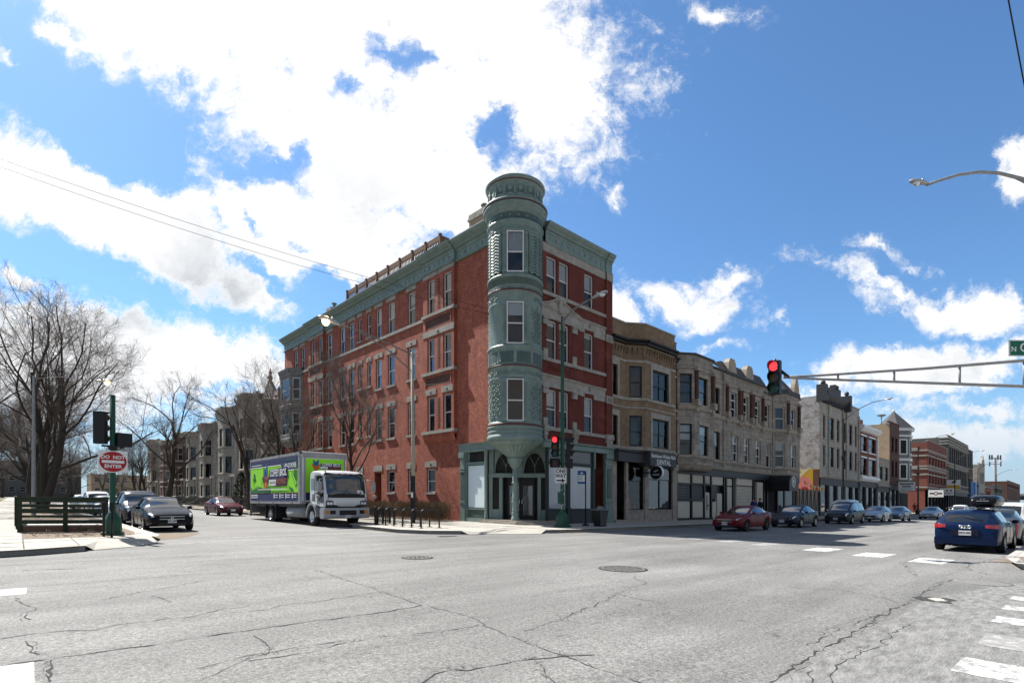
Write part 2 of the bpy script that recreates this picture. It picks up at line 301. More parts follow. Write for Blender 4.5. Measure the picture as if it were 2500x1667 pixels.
# ------------------------------------------------------------------ mesh helpers
ORG = {}
class MB:
    def __init__(s): s.v, s.f, s.m, s.sm = [], [], [], []
    def add(s, vs, fs, mi=0, smooth=False):
        o = len(s.v); s.v.extend(vs)
        for f in fs: s.f.append(tuple(o+i for i in f)); s.m.append(mi); s.sm.append(smooth)
    def box(s, x0, x1, y0, y1, z0, z1, mi=0):
        s.hexa([(x0,y0,z0),(x1,y0,z0),(x1,y1,z0),(x0,y1,z0),(x0,y0,z1),(x1,y0,z1),(x1,y1,z1),(x0,y1,z1)], mi)
    def hexa(s, p, mi=0):
        s.add(p, [(0,3,2,1),(4,5,6,7),(0,1,5,4),(1,2,6,5),(2,3,7,6),(3,0,4,7)], mi)
    def bar(s, a, b, w, h, mi=0, up=(0,0,1)):
        a, b = Vector(a), Vector(b); d = (b-a).normalized(); u = Vector(up)
        if abs(d.dot(u)) > .98: u = Vector((1,0,0))
        r = d.cross(u).normalized(); u = r.cross(d)
        P = [tuple(q + r*sx*w/2 + u*sz*h/2) for sz in (-1, 1) for q, sx in ((a,-1),(b,-1),(b,1),(a,1))]
        s.hexa(P, mi)
    def tube(s, pts, rad, n=8, mi=0, smooth=True, cap=True):
        pts = [Vector(p) for p in pts]
        if not hasattr(rad, '__len__'): rad = [rad]*len(pts)
        o = len(s.v); prev = None
        for i, p in enumerate(pts):
            d = (pts[min(i+1, len(pts)-1)] - pts[max(i-1, 0)])
            d = d.normalized() if d.length > 1e-9 else Vector((0,0,1))
            if prev is None:
                u = Vector((0,0,1)) if abs(d.z) < .9 else Vector((1,0,0)); a = d.cross(u).normalized()
            else:
                a = prev - d*prev.dot(d); a = a.normalized() if a.length > 1e-6 else d.orthogonal().normalized()
            prev = a; b = d.cross(a)
            for k in range(n):
                t = 2*pi*k/n; q = p + (a*cos(t)+b*sin(t))*rad[i]; s.v.append((q.x, q.y, q.z))
        for i in range(len(pts)-1):
            for k in range(n):
                k2 = (k+1) % n
                s.f.append((o+i*n+k, o+i*n+k2, o+(i+1)*n+k2, o+(i+1)*n+k)); s.m.append(mi); s.sm.append(smooth)
        if cap:
            s.f.append(tuple(o+k for k in reversed(range(n)))); s.m.append(mi); s.sm.append(False)
            e = o+(len(pts)-1)*n; s.f.append(tuple(e+k for k in range(n))); s.m.append(mi); s.sm.append(False)
    def lathe(s, prof, c=(0,0,0), n=32, mi=0, smooth=True, axis='z', a0=0., a1=2*pi, rib=None):
        o = len(s.v); full = abs(a1-a0-2*pi) < 1e-6; m = n if full else n+1
        for (r, z) in prof:
            for k in range(m):
                t = a0+(a1-a0)*k/n; rr = r if rib is None else r*rib(t, z)
                if axis == 'z': s.v.append((c[0]+rr*cos(t), c[1]+rr*sin(t), c[2]+z))
                elif axis == 'x': s.v.append((c[0]+z, c[1]+rr*cos(t), c[2]+rr*sin(t)))
                else: s.v.append((c[0]+rr*cos(t), c[1]+z, c[2]+rr*sin(t)))
        for i in range(len(prof)-1):
            mm = mi[i] if hasattr(mi, '__len__') else mi
            for k in range(n):
                k2 = (k+1) % m
                s.f.append((o+i*m+k, o+i*m+k2, o+(i+1)*m+k2, o+(i+1)*m+k)); s.m.append(mm); s.sm.append(smooth)
    def prism(s, poly, fn, d0, d1, mi=0, smooth=False):
        """poly: 2-D outline; fn(a, b, d) gives the 3-D point"""
        n = len(poly); vs = [fn(a, b, d0) for a, b in poly] + [fn(a, b, d1) for a, b in poly]
        s.add(vs, [tuple(range(n))[::-1], tuple(range(n, 2*n))], mi)
        s.add(vs, [(i, (i+1) % n, n+(i+1) % n, n+i) for i in range(n)], mi, smooth)
    def ball(s, c, r, n=12, mi=0):
        rx, ry, rz = r if hasattr(r, '__len__') else (r, r, r)
        o = len(s.v); h = max(4, n//2)
        for i in range(h+1):
            p = pi*i/h
            for k in range(n):
                t = 2*pi*k/n; s.v.append((c[0]+rx*sin(p)*cos(t), c[1]+ry*sin(p)*sin(t), c[2]+rz*cos(p)))
        for i in range(h):
            for k in range(n):
                k2 = (k+1) % n; s.f.append((o+i*n+k, o+(i+1)*n+k, o+(i+1)*n+k2, o+i*n+k2)); s.m.append(mi); s.sm.append(True)
    def cut(s):
        """everything added so far since the last cut is one piece"""
        if not hasattr(s, 'cuts'): s.cuts = [(0, 0)]
        if s.cuts[-1] != (len(s.v), len(s.f)): s.cuts.append((len(s.v), len(s.f)))
    def build_pieces(s, name, mats, parent):
        s.cut(); res = []
        for (v0, f0), (v1, f1) in zip(s.cuts, s.cuts[1:]):
            m = MB(); m.v = s.v[v0:v1]; m.f = [tuple(i-v0 for i in f) for f in s.f[f0:f1]]; m.m = s.m[f0:f1]; m.sm = s.sm[f0:f1]
            res.append(m.build(name, mats, parent))
        return res
    def build(s, name, mats, parent=None, world=True, recalc=False, kind=None, at=None):
        """world=True: vertices are in street coordinates and follow the slope of the ground"""
        me = bpy.data.meshes.new(name); o = bpy.data.objects.new(name, me)
        if isinstance(mats, str): mats = [mats]
        vs = s.v; org = (0, 0, 0)
        if world:
            if parent is not None: org = ORG[parent.name]
            elif at is not None: org = (at[0], at[1], G(*at)); o.location = org
            vs = [(x-org[0], y-org[1], z+SX*x+SY*y-org[2]) for x, y, z in vs]
        me.from_pydata(vs, [], s.f)
        for q in mats: me.materials.append(MATS[q])
        me.polygons.foreach_set('material_index', s.m); me.polygons.foreach_set('use_smooth', s.sm)
        if recalc:
            bm = bmesh.new(); bm.from_mesh(me); bmesh.ops.recalc_face_normals(bm, faces=bm.faces); bm.to_mesh(me); bm.free()
        me.update(); COL.objects.link(o)
        if parent is not None: o.parent = parent; ORG[o.name] = org
        else: ORG[o.name] = org
        if kind: o['kind'] = kind
        return o
def thing(name, label, cat, x, y, z=0., rot=0., group=None):
    o = bpy.data.objects.new(name, None); COL.objects.link(o)
    o.location = (x, y, G(x, y)+z); o.rotation_euler = (0, 0, rot); o.empty_display_size = .3
    ORG[o.name] = (x, y, G(x, y)+z)
    return tag(o, label, cat, group)
def tag(o, label, cat, group=None):
    o['label'] = label; o['category'] = cat
    if group: o['group'] = group
    return o
def copy_tree(o, parent=None):
    c = o.copy(); COL.objects.link(c)
    if parent is not None: c.parent = parent
    for ch in list(o.children): copy_tree(ch, c)
    return c
def text_bm(mb, body, size, fn, mi=0, align='CENTER', sx=1., depth=.0, bold=0., shear=0.):
    """lettering as flat faces: fn(u, v) -> 3-D point"""
    cu = bpy.data.curves.new('lettering', 'FONT'); cu.body = body; cu.size = size; cu.align_x = align; cu.align_y = 'CENTER'
    cu.resolution_u = 3; cu.offset = bold; cu.shear = shear
    ob = bpy.data.objects.new('lettering', cu); COL.objects.link(ob)
    dg = bpy.context.evaluated_depsgraph_get(); me = bpy.data.meshes.new_from_object(ob.evaluated_get(dg))
    mb.add([fn(v.co.x*sx, v.co.y) for v in me.vertices], [tuple(p.vertices) for p in me.polygons], mi)
    bpy.data.objects.remove(ob); bpy.data.curves.remove(cu); bpy.data.meshes.remove(me)

class Seg:
    """a straight run of facade in plan, outside to the right-hand side of p0 -> p1"""
    def __init__(s, p0, p1, flip=None):
        s.p0 = p0; dx, dy = p1[0]-p0[0], p1[1]-p0[1]; s.L = sqrt(dx*dx+dy*dy); s.d = (dx/s.L, dy/s.L); s.n = (s.d[1], -s.d[0])
    def pt(s, a, d, z): return (s.p0[0]+s.d[0]*a+s.n[0]*d, s.p0[1]+s.d[1]*a+s.n[1]*d, z)
    def box(s, mb, a0, a1, z0, z1, d0, d1, mi=0):
        P = s.pt
        mb.hexa([P(a0,d1,z0),P(a1,d1,z0),P(a1,d0,z0),P(a0,d0,z0),P(a0,d1,z1),P(a1,d1,z1),P(a1,d0,z1),P(a0,d0,z1)], mi)
    def prof(s, mb, a0, a1, prof, mi=0, caps=True):
        """moulding: prof is [(d, z)] swept along the run"""
        n = len(prof); vs = [s.pt(a0, d, z) for d, z in prof]+[s.pt(a1, d, z) for d, z in prof]
        mb.add(vs, [(i, n+i, n+i+1, i+1) for i in range(n-1)], mi)
        if caps: mb.add(vs, [tuple(range(n)), tuple(range(2*n-1, n-1, -1))], mi)
    def wall(s, mb, a0, a1, z0, z1, ops=(), mi=0, rev=.14, rmi=None):
        A = sorted({a0, a1} | {q for o in ops for q in o[:2] if a0 < q < a1}); Z = sorted({z0, z1} | {q for o in ops for q in o[2:4] if z0 < q < z1})
        for i in range(len(A)-1):
            for j in range(len(Z)-1):
                am, zm = (A[i]+A[i+1])/2, (Z[j]+Z[j+1])/2
                if any(o[0] < am < o[1] and o[2] < zm < o[3] for o in ops): continue
                mb.add([s.pt(A[i],0,Z[j]),s.pt(A[i+1],0,Z[j]),s.pt(A[i+1],0,Z[j+1]),s.pt(A[i],0,Z[j+1])], [(0,1,2,3)], mi)
        for o in ops:
            b0, b1, c0, c1 = o[:4]; P = s.pt; r = mi if rmi is None else rmi
            mb.add([P(b0,0,c0),P(b1,0,c0),P(b1,0,c1),P(b0,0,c1),P(b0,-rev,c0),P(b1,-rev,c0),P(b1,-rev,c1),P(b0,-rev,c1)],
                   [(0,4,5,1),(1,5,6,2),(2,6,7,3),(3,7,4,0)], r)
    def window(s, parent, a0, a1, z0, z1, frame='white_frame', inset=.12, split=.5, blind=0., curtain=False, fw=.055, pane='pane', mull=0, room=.4, name='window', drop=0., transom=0.):
        P = s.pt; mb = MB(); e = -inset
        B = lambda x0, x1, y0, y1, d0, d1, mi=0: s.box(mb, x0, x1, y0, y1, d0, d1, mi)
        B(a0, a0+fw, z0, z1, e-.05, e+.03); B(a1-fw, a1, z0, z1, e-.05, e+.03)
        B(a0+fw, a1-fw, z0, z0+fw, e-.05, e+.03); B(a0+fw, a1-fw, z1-fw, z1, e-.05, e+.03)
        zt = z1-fw
        if transom:
            zt = z1-(z1-z0)*transom; B(a0+fw, a1-fw, zt-.05, zt+.05, e-.05, e+.025)
        zm = z0+(zt-z0)*split
        if split: B(a0+fw, a1-fw, zm-.03, zm+.03, e-.045, e+.012)
        for k in range(mull):
            am = a0+(a1-a0)*(k+1)/(mull+1); B(am-.035, am+.035, z0+fw, z1-fw, e-.045, e+.018)
        # the dim room behind
        r = e-room
        mb.add([P(a0,e-.05,z0),P(a1,e-.05,z0),P(a1,e-.05,z1),P(a0,e-.05,z1),P(a0,r,z0),P(a1,r,z0),P(a1,r,z1),P(a0,r,z1)],
               [(0,4,5,1),(1,5,6,2),(2,6,7,3),(3,7,4,0),(4,7,6,5)], 1)
        o = mb.build(name, [frame, 'interior'], parent)
        g = MB(); dg = e-.012
        def q(z_0, z_1, d): g.add([P(a0+fw,d,z_0),P(a1-fw,d,z_0),P(a1-fw,d,z_1),P(a0+fw,d,z_1)], [(0,1,2,3)])
        if split: q(z0+fw, zm-.03, dg-.02); q(zm+.03, z1-fw, dg)
        else: q(z0+fw, z1-fw, dg)
        g.build('pane', pane, o)
        if blind:
            c = MB(); zb = z1-(z1-z0)*blind
            if curtain:
                n = 9; vs = []
                for i in range(n+1):
                    a = a0+.03+(a1-a0-.06)*i/n; d = e-.11+(.035 if i % 2 else 0)
                    vs += [P(a, d, zb), P(a, d, z1)]
                c.add(vs, [(2*i, 2*i+2, 2*i+3, 2*i+1) for i in range(n)], 0, True)
                c.build('curtain', 'curtain', o)
            else:
                s.box(c, a0+.02, a1-.02, zb, z1, e-.10, e-.085); c.build('blind', 'white_blind', o)
        return o
# ------------------------------------------------------------------ ground, streets, pavements
def flat(poly, z): 
    mb = MB(); mb.add([(x, y, z) for x, y in poly], [tuple(range(len(poly)))]); return mb
mb = MB(); mb.add([(-1500,-1500,0),(2500,-1500,0),(2500,2500,0),(-1500,2500,0)], [(0,1,2,3)])
mb.build('street', 'asphalt', kind='structure')
def pavement(name, poly, mats='concrete'):
    mb = MB(); mb.prism(poly, lambda a, b, d: (a, b, d), -.05, .15); return mb.build(name, mats, kind='structure', recalc=True)
NE = [(13.9,220),(13.9,27.3),(12.95,26.3),(12.4,25.2),(12.3,20.4),(12.9,19.1),(14.0,18.3),(15.3,18.5),(17.0,17.8),(17.9,16.95),(20,16.55),(420,16.4),(420,220)]
NW = [(-120,220),(-120,16.9),(-1.2,16.95),(.2,17.4),(1.3,17.95),(1.7,19.4),(2.5,20.4),(3.2,20.7),(3.4,21.6),(3.4,220)]
SE = [(420,-60),(420,1.2),(19.5,1.3),(17.7,1.0),(17.0,.2),(16.8,-60)]
pavement('pavement', NE); pavement('pavement', NW); pavement('pavement', SE)
# dropped kerbs
mb = MB()
mb.add([(14.0,18.3,.15),(15.3,18.5,.15),(17.0,17.8,.15),(17.9,16.95,.15),(14.1,17.9,.012),(16.0,17.15,.012),(17.2,16.6,.012)], [(0,4,5,1),(1,5,6,2),(2,6,3)])
mb.add([(1.3,17.95,.15),(1.7,19.4,.15),(2.5,20.4,.15),(3.2,20.7,.15),(1.5,18.0,.012),(2.5,18.7,.012),(3.25,19.8,.012)], [(0,4,1),(1,4,5,2),(2,5,6),(2,6,3)])
mb.build('kerb_ramp', 'concrete', kind='structure')
def kerb(path, w=.17):
    mb = MB(); n = len(path); offs = []
    for i, p in enumerate(path):
        a = Vector(path[max(i-1,0)]); b = Vector(path[min(i+1,n-1)]); d = (b-a).normalized(); offs.append(Vector((d.y,-d.x))*w)
    vs = []
    for p, o in zip(path, offs): vs += [(p[0]+o.x*.12,p[1]+o.y*.12,-.02),(p[0]+o.x*.04,p[1]+o.y*.04,.156),(p[0]-o.x,p[1]-o.y,.156)]
    mb.add(vs, [f for i in range(n-1) for f in ((3*i,3*i+3,3*i+4,3*i+1),(3*i+1,3*i+4,3*i+5,3*i+2))])
    return mb.build('kerb', 'kerb_stone', kind='structure')
kerb(NE[:7][::-1]); kerb(NE[9:12][::-1]); kerb(NW[1:5][::-1]); kerb(NW[7:][::-1]); kerb(SE[1:][::-1])
# joints in the pavement slabs
mb = MB()
def joint(a, b, w=.022): mb.bar((a[0],a[1],.152), (b[0],b[1],.152), w, .006)
for k in range(12): joint((12.6, 20.4+k*1.5), (20.1, 20.4+k*1.5))
joint((16.2, 18.2), (16.2, 60)); joint((14.3,18.4),(14.3,60)); joint((18.2,17.2),(18.2,60))
for k in range(40): joint((18.5+k*1.6, 16.75), (18.5+k*1.6, 20.7))
joint((18, 18.6), (82, 18.6))
for k in range(26): joint((-1.75, 18.2+k*1.5), (.1, 18.2+k*1.5))
joint((.12,17.4),(.12,60),.03); joint((-.3,19.58),(2.9,20.9)); joint((1.2,18.1),(1.2,21.2)); joint((2.2,20.2),(2.1,21.3))
mb.build('pavement_joints', 'joint', kind='structure')
# unpaved tree lawn at the left corner, and the lawns behind
flat([(.12,21.15),(2.05,21.25),(2.95,22.2),(3.12,23.5),(3.12,29.9),(.12,29.9)], .156).build('soil_patch', 'soil', kind='structure')
flat([(.2,30.4),(3.15,30.4),(3.15,210),(.2,210)], .157).build('tree_lawn', 'soil', kind='structure')
flat([(-60,19.5),(-1.9,19.5),(-1.9,210),(-60,210)], .157).build('lawn', 'lawn', kind='structure')
flat([(14.1,36),(15.9,36),(15.9,210),(14.1,210)], .157).build('tree_lawn', 'soil', kind='structure')
flat([(18.3,26.2),(20.2,26.2),(20.2,56),(18.3,56)], .158).build('soil_patch', 'soil', kind='structure')
flat([(17.4,57),(19.6,57),(19.6,205),(17.4,205)], .158).build('front_yard', 'lawn', kind='structure')
flat([(17.45,.25),(19.6,.25),(19.6,1.2),(17.9,1.0)], .158).build('tactile_paving', 'tactile', kind='structure')
mb = MB()
for k in range(9): mb.bar((17.9+k*.2,.2,.163), (17.9+k*.2,1.15,.163), .05, .008)
mb.build('tactile_ribs', 'concrete', kind='structure')
flat([(3.45,21.0),(4.6,22.2),(5.4,24.2),(3.8,25.4),(3.42,24)], .004).build('gutter_dirt', 'soil', kind='structure')
rd = random.Random(14); mb = MB()       # grit swept against the kerbs
def grit(a, b, w):
    n = max(4, int(sqrt((b[0]-a[0])**2+(b[1]-a[1])**2)/.25)); L = []; R_ = []
    for i in range(n+1):
        t = i/n; p = (a[0]+(b[0]-a[0])*t, a[1]+(b[1]-a[1])*t); d = Vector((b[1]-a[1], a[0]-b[0])).normalized(); q = w*rd.uniform(.15,1.2); L.append((p[0],p[1],.0035)); R_.append((p[0]+d.x*q,p[1]+d.y*q,.0035))
    mb.add(L+R_, [(i,i+1,n+2+i,n+1+i) for i in range(n)])
grit((12.28,20.4),(12.38,25.2),-.35); grit((12.28,20.4),(12.88,19.05),.3); grit((18,16.5),(60,16.4),.4); grit((3.5,22),(3.5,40),.35); grit((-1.2,16.85),(1.3,17.85),.3); grit((19.5,1.42),(60,1.3),-.35); grit((13.9,27.3),(13.9,60),-.4)
mb.build('kerb_grit', 'soil', kind='structure')
# crosswalk bars and lane lines
def paint(poly, m='road_paint', name='crosswalk_bar'):
    return flat(poly, .005).build(name, m, kind='structure')
for k, (x0, y0) in enumerate([(18.75,5.95),(18.0,4.35),(17.45,2.88)]):
    paint([(x0,y0-.38),(x0+1.75,y0-.42),(x0+1.7,y0+.38),(x0,y0+.36)])
for k in range(4): paint([(19.3+k*.5,7.7+k*1.5),(21.0+k*.5,7.7+k*1.5),(21.0+k*.5,8.3+k*1.5),(19.3+k*.5,8.3+k*1.5)], 'worn_paint')
for x0, w in ((6.25,.68),(9.32,.58),(10.62,.45),(11.85,.45)): paint([(x0,-1.6),(x0+w,-1.6),(x0+w-.02,.82),(x0-.02,.84)])
paint([(7.65,-1.6),(8.45,-1.6),(8.43,.8),(7.65,.8)], 'worn_paint')
for yy in (11.05, 6.0): paint([(-2.4,yy-.36),(.1,yy-.36),(.11,yy+.36),(-2.4,yy+.36)])
for k in range(9): paint([(26+k*9,8.72),(29+k*9,8.72),(29+k*9,8.84),(26+k*9,8.84)], 'worn_paint', 'lane_line')
for yy in (19.2,): paint([(4.2,yy),(12.1,yy),(12.1,yy+.28),(4.2,yy+.28)], 'worn_paint', 'stop_line')
paint([(5,20.9),(12,20.9),(12,21.15),(5,21.15)], 'worn_paint', 'stop_line')
CRACKS = [(1, [(-0.13,7.56),(0.1,7.64),(0.39,7.59),(0.64,7.44),(0.85,7.59),(1.16,7.56),(1.32,7.61),(1.53,7.49),(1.93,7.74),(2.35,7.81)]),
 (1, [(2.0,7.45),(2.46,7.38),(2.64,7.57),(3.14,7.53),(3.67,7.59),(4.23,7.69)]),
 (2, [(-0.07,6.42),(0.12,6.38),(0.32,6.39),(0.56,6.37),(0.81,6.36),(1.06,6.32),(1.24,6.35),(1.48,6.37),(1.96,6.37),(2.34,6.36),(2.73,6.34),(3.11,6.31),(3.5,6.29),(3.95,6.33),(4.19,6.37)]),
 (0.9, [(4.53,11.08),(4.39,9.43),(4.36,8.21),(4.24,7.63),(4.24,6.97),(4.17,6.34),(4.24,5.87),(4.24,5.39),(4.19,5.11),(4.1,4.96),(3.97,4.27)]),
 (0.9, [(3.98,4.28),(3.91,3.88),(3.87,3.42),(3.81,2.95),(3.79,2.49)]),
 (1, [(1.87,6.07),(1.86,5.74),(1.82,5.46),(1.76,5.32),(1.54,5.24),(1.38,5.12),(1.24,5.0),(1.05,4.85)]),
 (0.8, [(1.76,5.32),(2.0,5.36),(2.46,5.29),(2.81,5.29),(3.21,5.28)]),
 (1, [(1.54,5.19),(1.8,5.15),(2.08,5.09),(2.41,5.18),(2.82,5.22),(3.22,5.07),(3.51,4.99),(3.8,4.92),(4.04,4.93)]),
 (1.2, [(2.4,3.68),(2.62,3.79),(2.81,3.79),(2.89,3.68),(3.09,3.67),(3.35,3.61)]),
 (1.2, [(3.36,3.62),(3.64,3.52),(3.87,3.42),(4.13,3.26)]),
 (1, [(0.0,10.4),(0.03,9.86),(0.17,9.37),(0.18,9.16),(0.08,9.01),(0.06,8.71),(0.12,8.52)]),
 (1, [(0.06,7.3),(0.11,6.9),(0.09,6.77),(0.15,6.63)]),
 (1.6, [(0.22,6.35),(0.2,5.97),(0.19,5.62)]),
 (1.3, [(-0.26,15.07),(0.77,15.26),(1.95,15.21),(3.7,14.87),(6.1,15.39)]),
 (2, [(0.06,13.99),(0.54,13.88),(1.03,13.68)]),
 (0.8, [(0.13,11.5),(1.16,11.49),(2.14,11.57),(3.02,11.39)]),
 (1.5, [(4.62,1.79),(4.92,1.81),(5.28,1.83),(5.79,1.85),(6.43,1.83),(7.13,1.85),(8.0,1.86),(8.81,1.87),(9.61,1.9),(9.79,1.86)]),
 (0.8, [(6.16,2.0),(6.72,2.01),(7.45,2.01),(8.28,1.95),(8.76,1.91),(9.48,1.9)]),
 (1.2, [(9.79,1.86),(10.94,1.87),(11.74,1.91),(13.41,1.88),(13.92,1.84)]),
 (0.7, [(7.19,5.22),(7.03,4.78),(7.06,4.49),(7.01,4.2)]),
 (0.7, [(7.19,5.22),(8.19,5.43),(8.62,5.57),(8.78,5.97),(9.17,6.23)]),
 (0.7, [(4.26,4.36),(4.94,4.52),(5.74,4.72),(6.51,4.93),(7.19,5.22)]),
 (0.9, [(16.84,3.24),(17.92,3.26),(20.09,3.25)]),
 (0.9, [(16.84,3.24),(15.64,2.93),(14.01,2.43)]),
 (0.9, [(20.43,1.79),(17.95,2.03),(16.95,1.96),(16.27,1.73),(15.58,1.36)]),
 (1.8, [(21.33,3.42),(21.13,2.91),(20.65,2.34),(20.4,1.6)]),
 (0.7, [(9.48,7.98),(10.24,7.94),(11.38,8.27),(12.93,8.5),(16.62,8.43)]),
 (0.8, [(15.37,6.43),(16.84,6.14),(22.87,6.38),(27.09,6.3),(30.65,5.99)]),
 (0.7, [(10.22,3.54),(10.6,2.95),(10.31,2.25),(9.79,1.86)]),
 (1, [(4.99,1.47),(5.49,1.57),(6.01,1.56),(6.47,1.53),(6.73,1.47),(7.67,1.54),(8.25,1.5)]),
 (0.9, [(5.07,1.76),(5.37,1.75),(4.89,1.56)]),
 (0.8, [(0.86,9.5),(1.38,9.93),(1.75,10.1),(2.31,10.54)]),
 (0.8, [(1.47,9.45),(1.58,8.93),(1.58,8.72)]),
 (0.8, [(1.13,5.25),(1.43,5.32),(1.68,5.39),(1.85,5.32)]),
 (0.8, [(3.52,3.4),(3.33,3.17),(3.24,2.96)])]
flat([(2.9,2.05),(3.6,1.95),(4.4,1.85),(5.4,1.75),(6.6,1.7),(7.8,1.72),(9.6,1.7),(10.4,1.75),(11.8,1.55),(14.5,.9),(15,-3),(2,-3)], .0022).build('worn_street_patch', 'old_asphalt', kind='structure')
rc = random.Random(3)
mb = MB()
for w, P in CRACKS:
    Q = []
    for (x0,y0),(x1,y1) in zip(P, P[1:]):
        L = sqrt((x1-x0)**2+(y1-y0)**2); n = max(2, int(L/.09)); 
        for i in range(n):
            t = i/n; j = .035*min(1, L); Q.append((x0+(x1-x0)*t+rc.gauss(0,j*.6), y0+(y1-y0)*t+rc.gauss(0,j)))
    Q.append(P[-1]); vs = []
    for i, q in enumerate(Q):
        a, b = Vector(Q[max(i-1,0)]), Vector(Q[min(i+1,len(Q)-1)]); d = (b-a); d = d.normalized() if d.length else Vector((1,0)); hw = w*.0066*rc.uniform(.1,1.5)
        vs += [(q[0]+d.y*hw,q[1]-d.x*hw,.0045),(q[0]-d.y*hw,q[1]+d.x*hw,.0045)]
    mb.add(vs, [(2*i,2*i+2,2*i+3,2*i+1) for i in range(len(Q)-1)])
for w, P in CRACKS:      # faint hair cracks beside the main ones
    o = Vector((rc.uniform(-.06,.06), rc.uniform(-.09,.09))); vs = []; k0 = rc.randrange(max(1, len(P)-3)); Q = []
    for (x0,y0),(x1,y1) in list(zip(P, P[1:]))[k0:k0+3]:
        for i in range(10): t = i/10; Q.append((x0+(x1-x0)*t+o.x+rc.gauss(0,.025), y0+(y1-y0)*t+o.y+rc.gauss(0,.03)))
    for i, q in enumerate(Q):
        a, b = Vector(Q[max(i-1,0)]), Vector(Q[min(i+1,len(Q)-1)]); d = (b-a).normalized(); hw = .003*rc.uniform(.1,1.2)
        vs += [(q[0]+d.y*hw,q[1]-d.x*hw,.0045),(q[0]-d.y*hw,q[1]+d.x*hw,.0045)]
    mb.add(vs, [(2*i,2*i+2,2*i+3,2*i+1) for i in range(len(Q)-1)])
mb.build('street_cracks', 'crack', kind='structure')
# potholed patch near the crossing
mb = MB(); n = 22
mb.add([(10.75+.36*cos(2*pi*k/n)*rc.uniform(.55,1.1), 1.62+.30*sin(2*pi*k/n)*rc.uniform(.5,1.1), .006) for k in range(n)], [tuple(range(n))]); mb.build('pothole', 'crack', kind='structure')
mb = MB(); mb.add([(10.78+.2*cos(2*pi*k/n)*rc.uniform(.6,1.1), 1.6+.13*sin(2*pi*k/n)*rc.uniform(.5,1.1), .010) for k in range(n)], [tuple(range(n))]); mb.build('pothole_bed', 'concrete', kind='structure')
# manhole covers
def manhole(x, y, r, label, plain=False):
    mb = MB(); mb.lathe([(r+.045,.002),(r+.045,.007),(r,.007)], (x,y,0), 40, 1); mb.lathe([(r,.004),(.001,.004)], (x,y,0), 40, 1, smooth=False)
    if not plain:
        k = int(r/.12)+1
        for i in range(-k, k+1):
            for j in range(-k, k+1):
                cx_, cy_ = i*.125+(.06 if j % 2 else 0), j*.115
                if cx_*cx_+cy_*cy_ < (r-.07)**2: mb.box(x+cx_-.036,x+cx_+.036,y+cy_-.03,y+cy_+.03,.004,.0065,2)
        mb.lathe([(r-.02,.011),(r-.06,.011)], (x,y,0), 40, 2)
    tag(mb.build('manhole_cover', ['iron','crack','iron'] if not plain else ['iron']*3, at=(x,y)), label, 'manhole cover')
manhole(9.9, 7.02, .50, 'large round iron manhole cover in the middle of the intersection')
manhole(7.45, 11.55, .36, 'smaller iron manhole cover in the road before the moving truck')
manhole(13.97, 1.37, .40, 'plain dark manhole cover in the road by the red tactile paving', True)
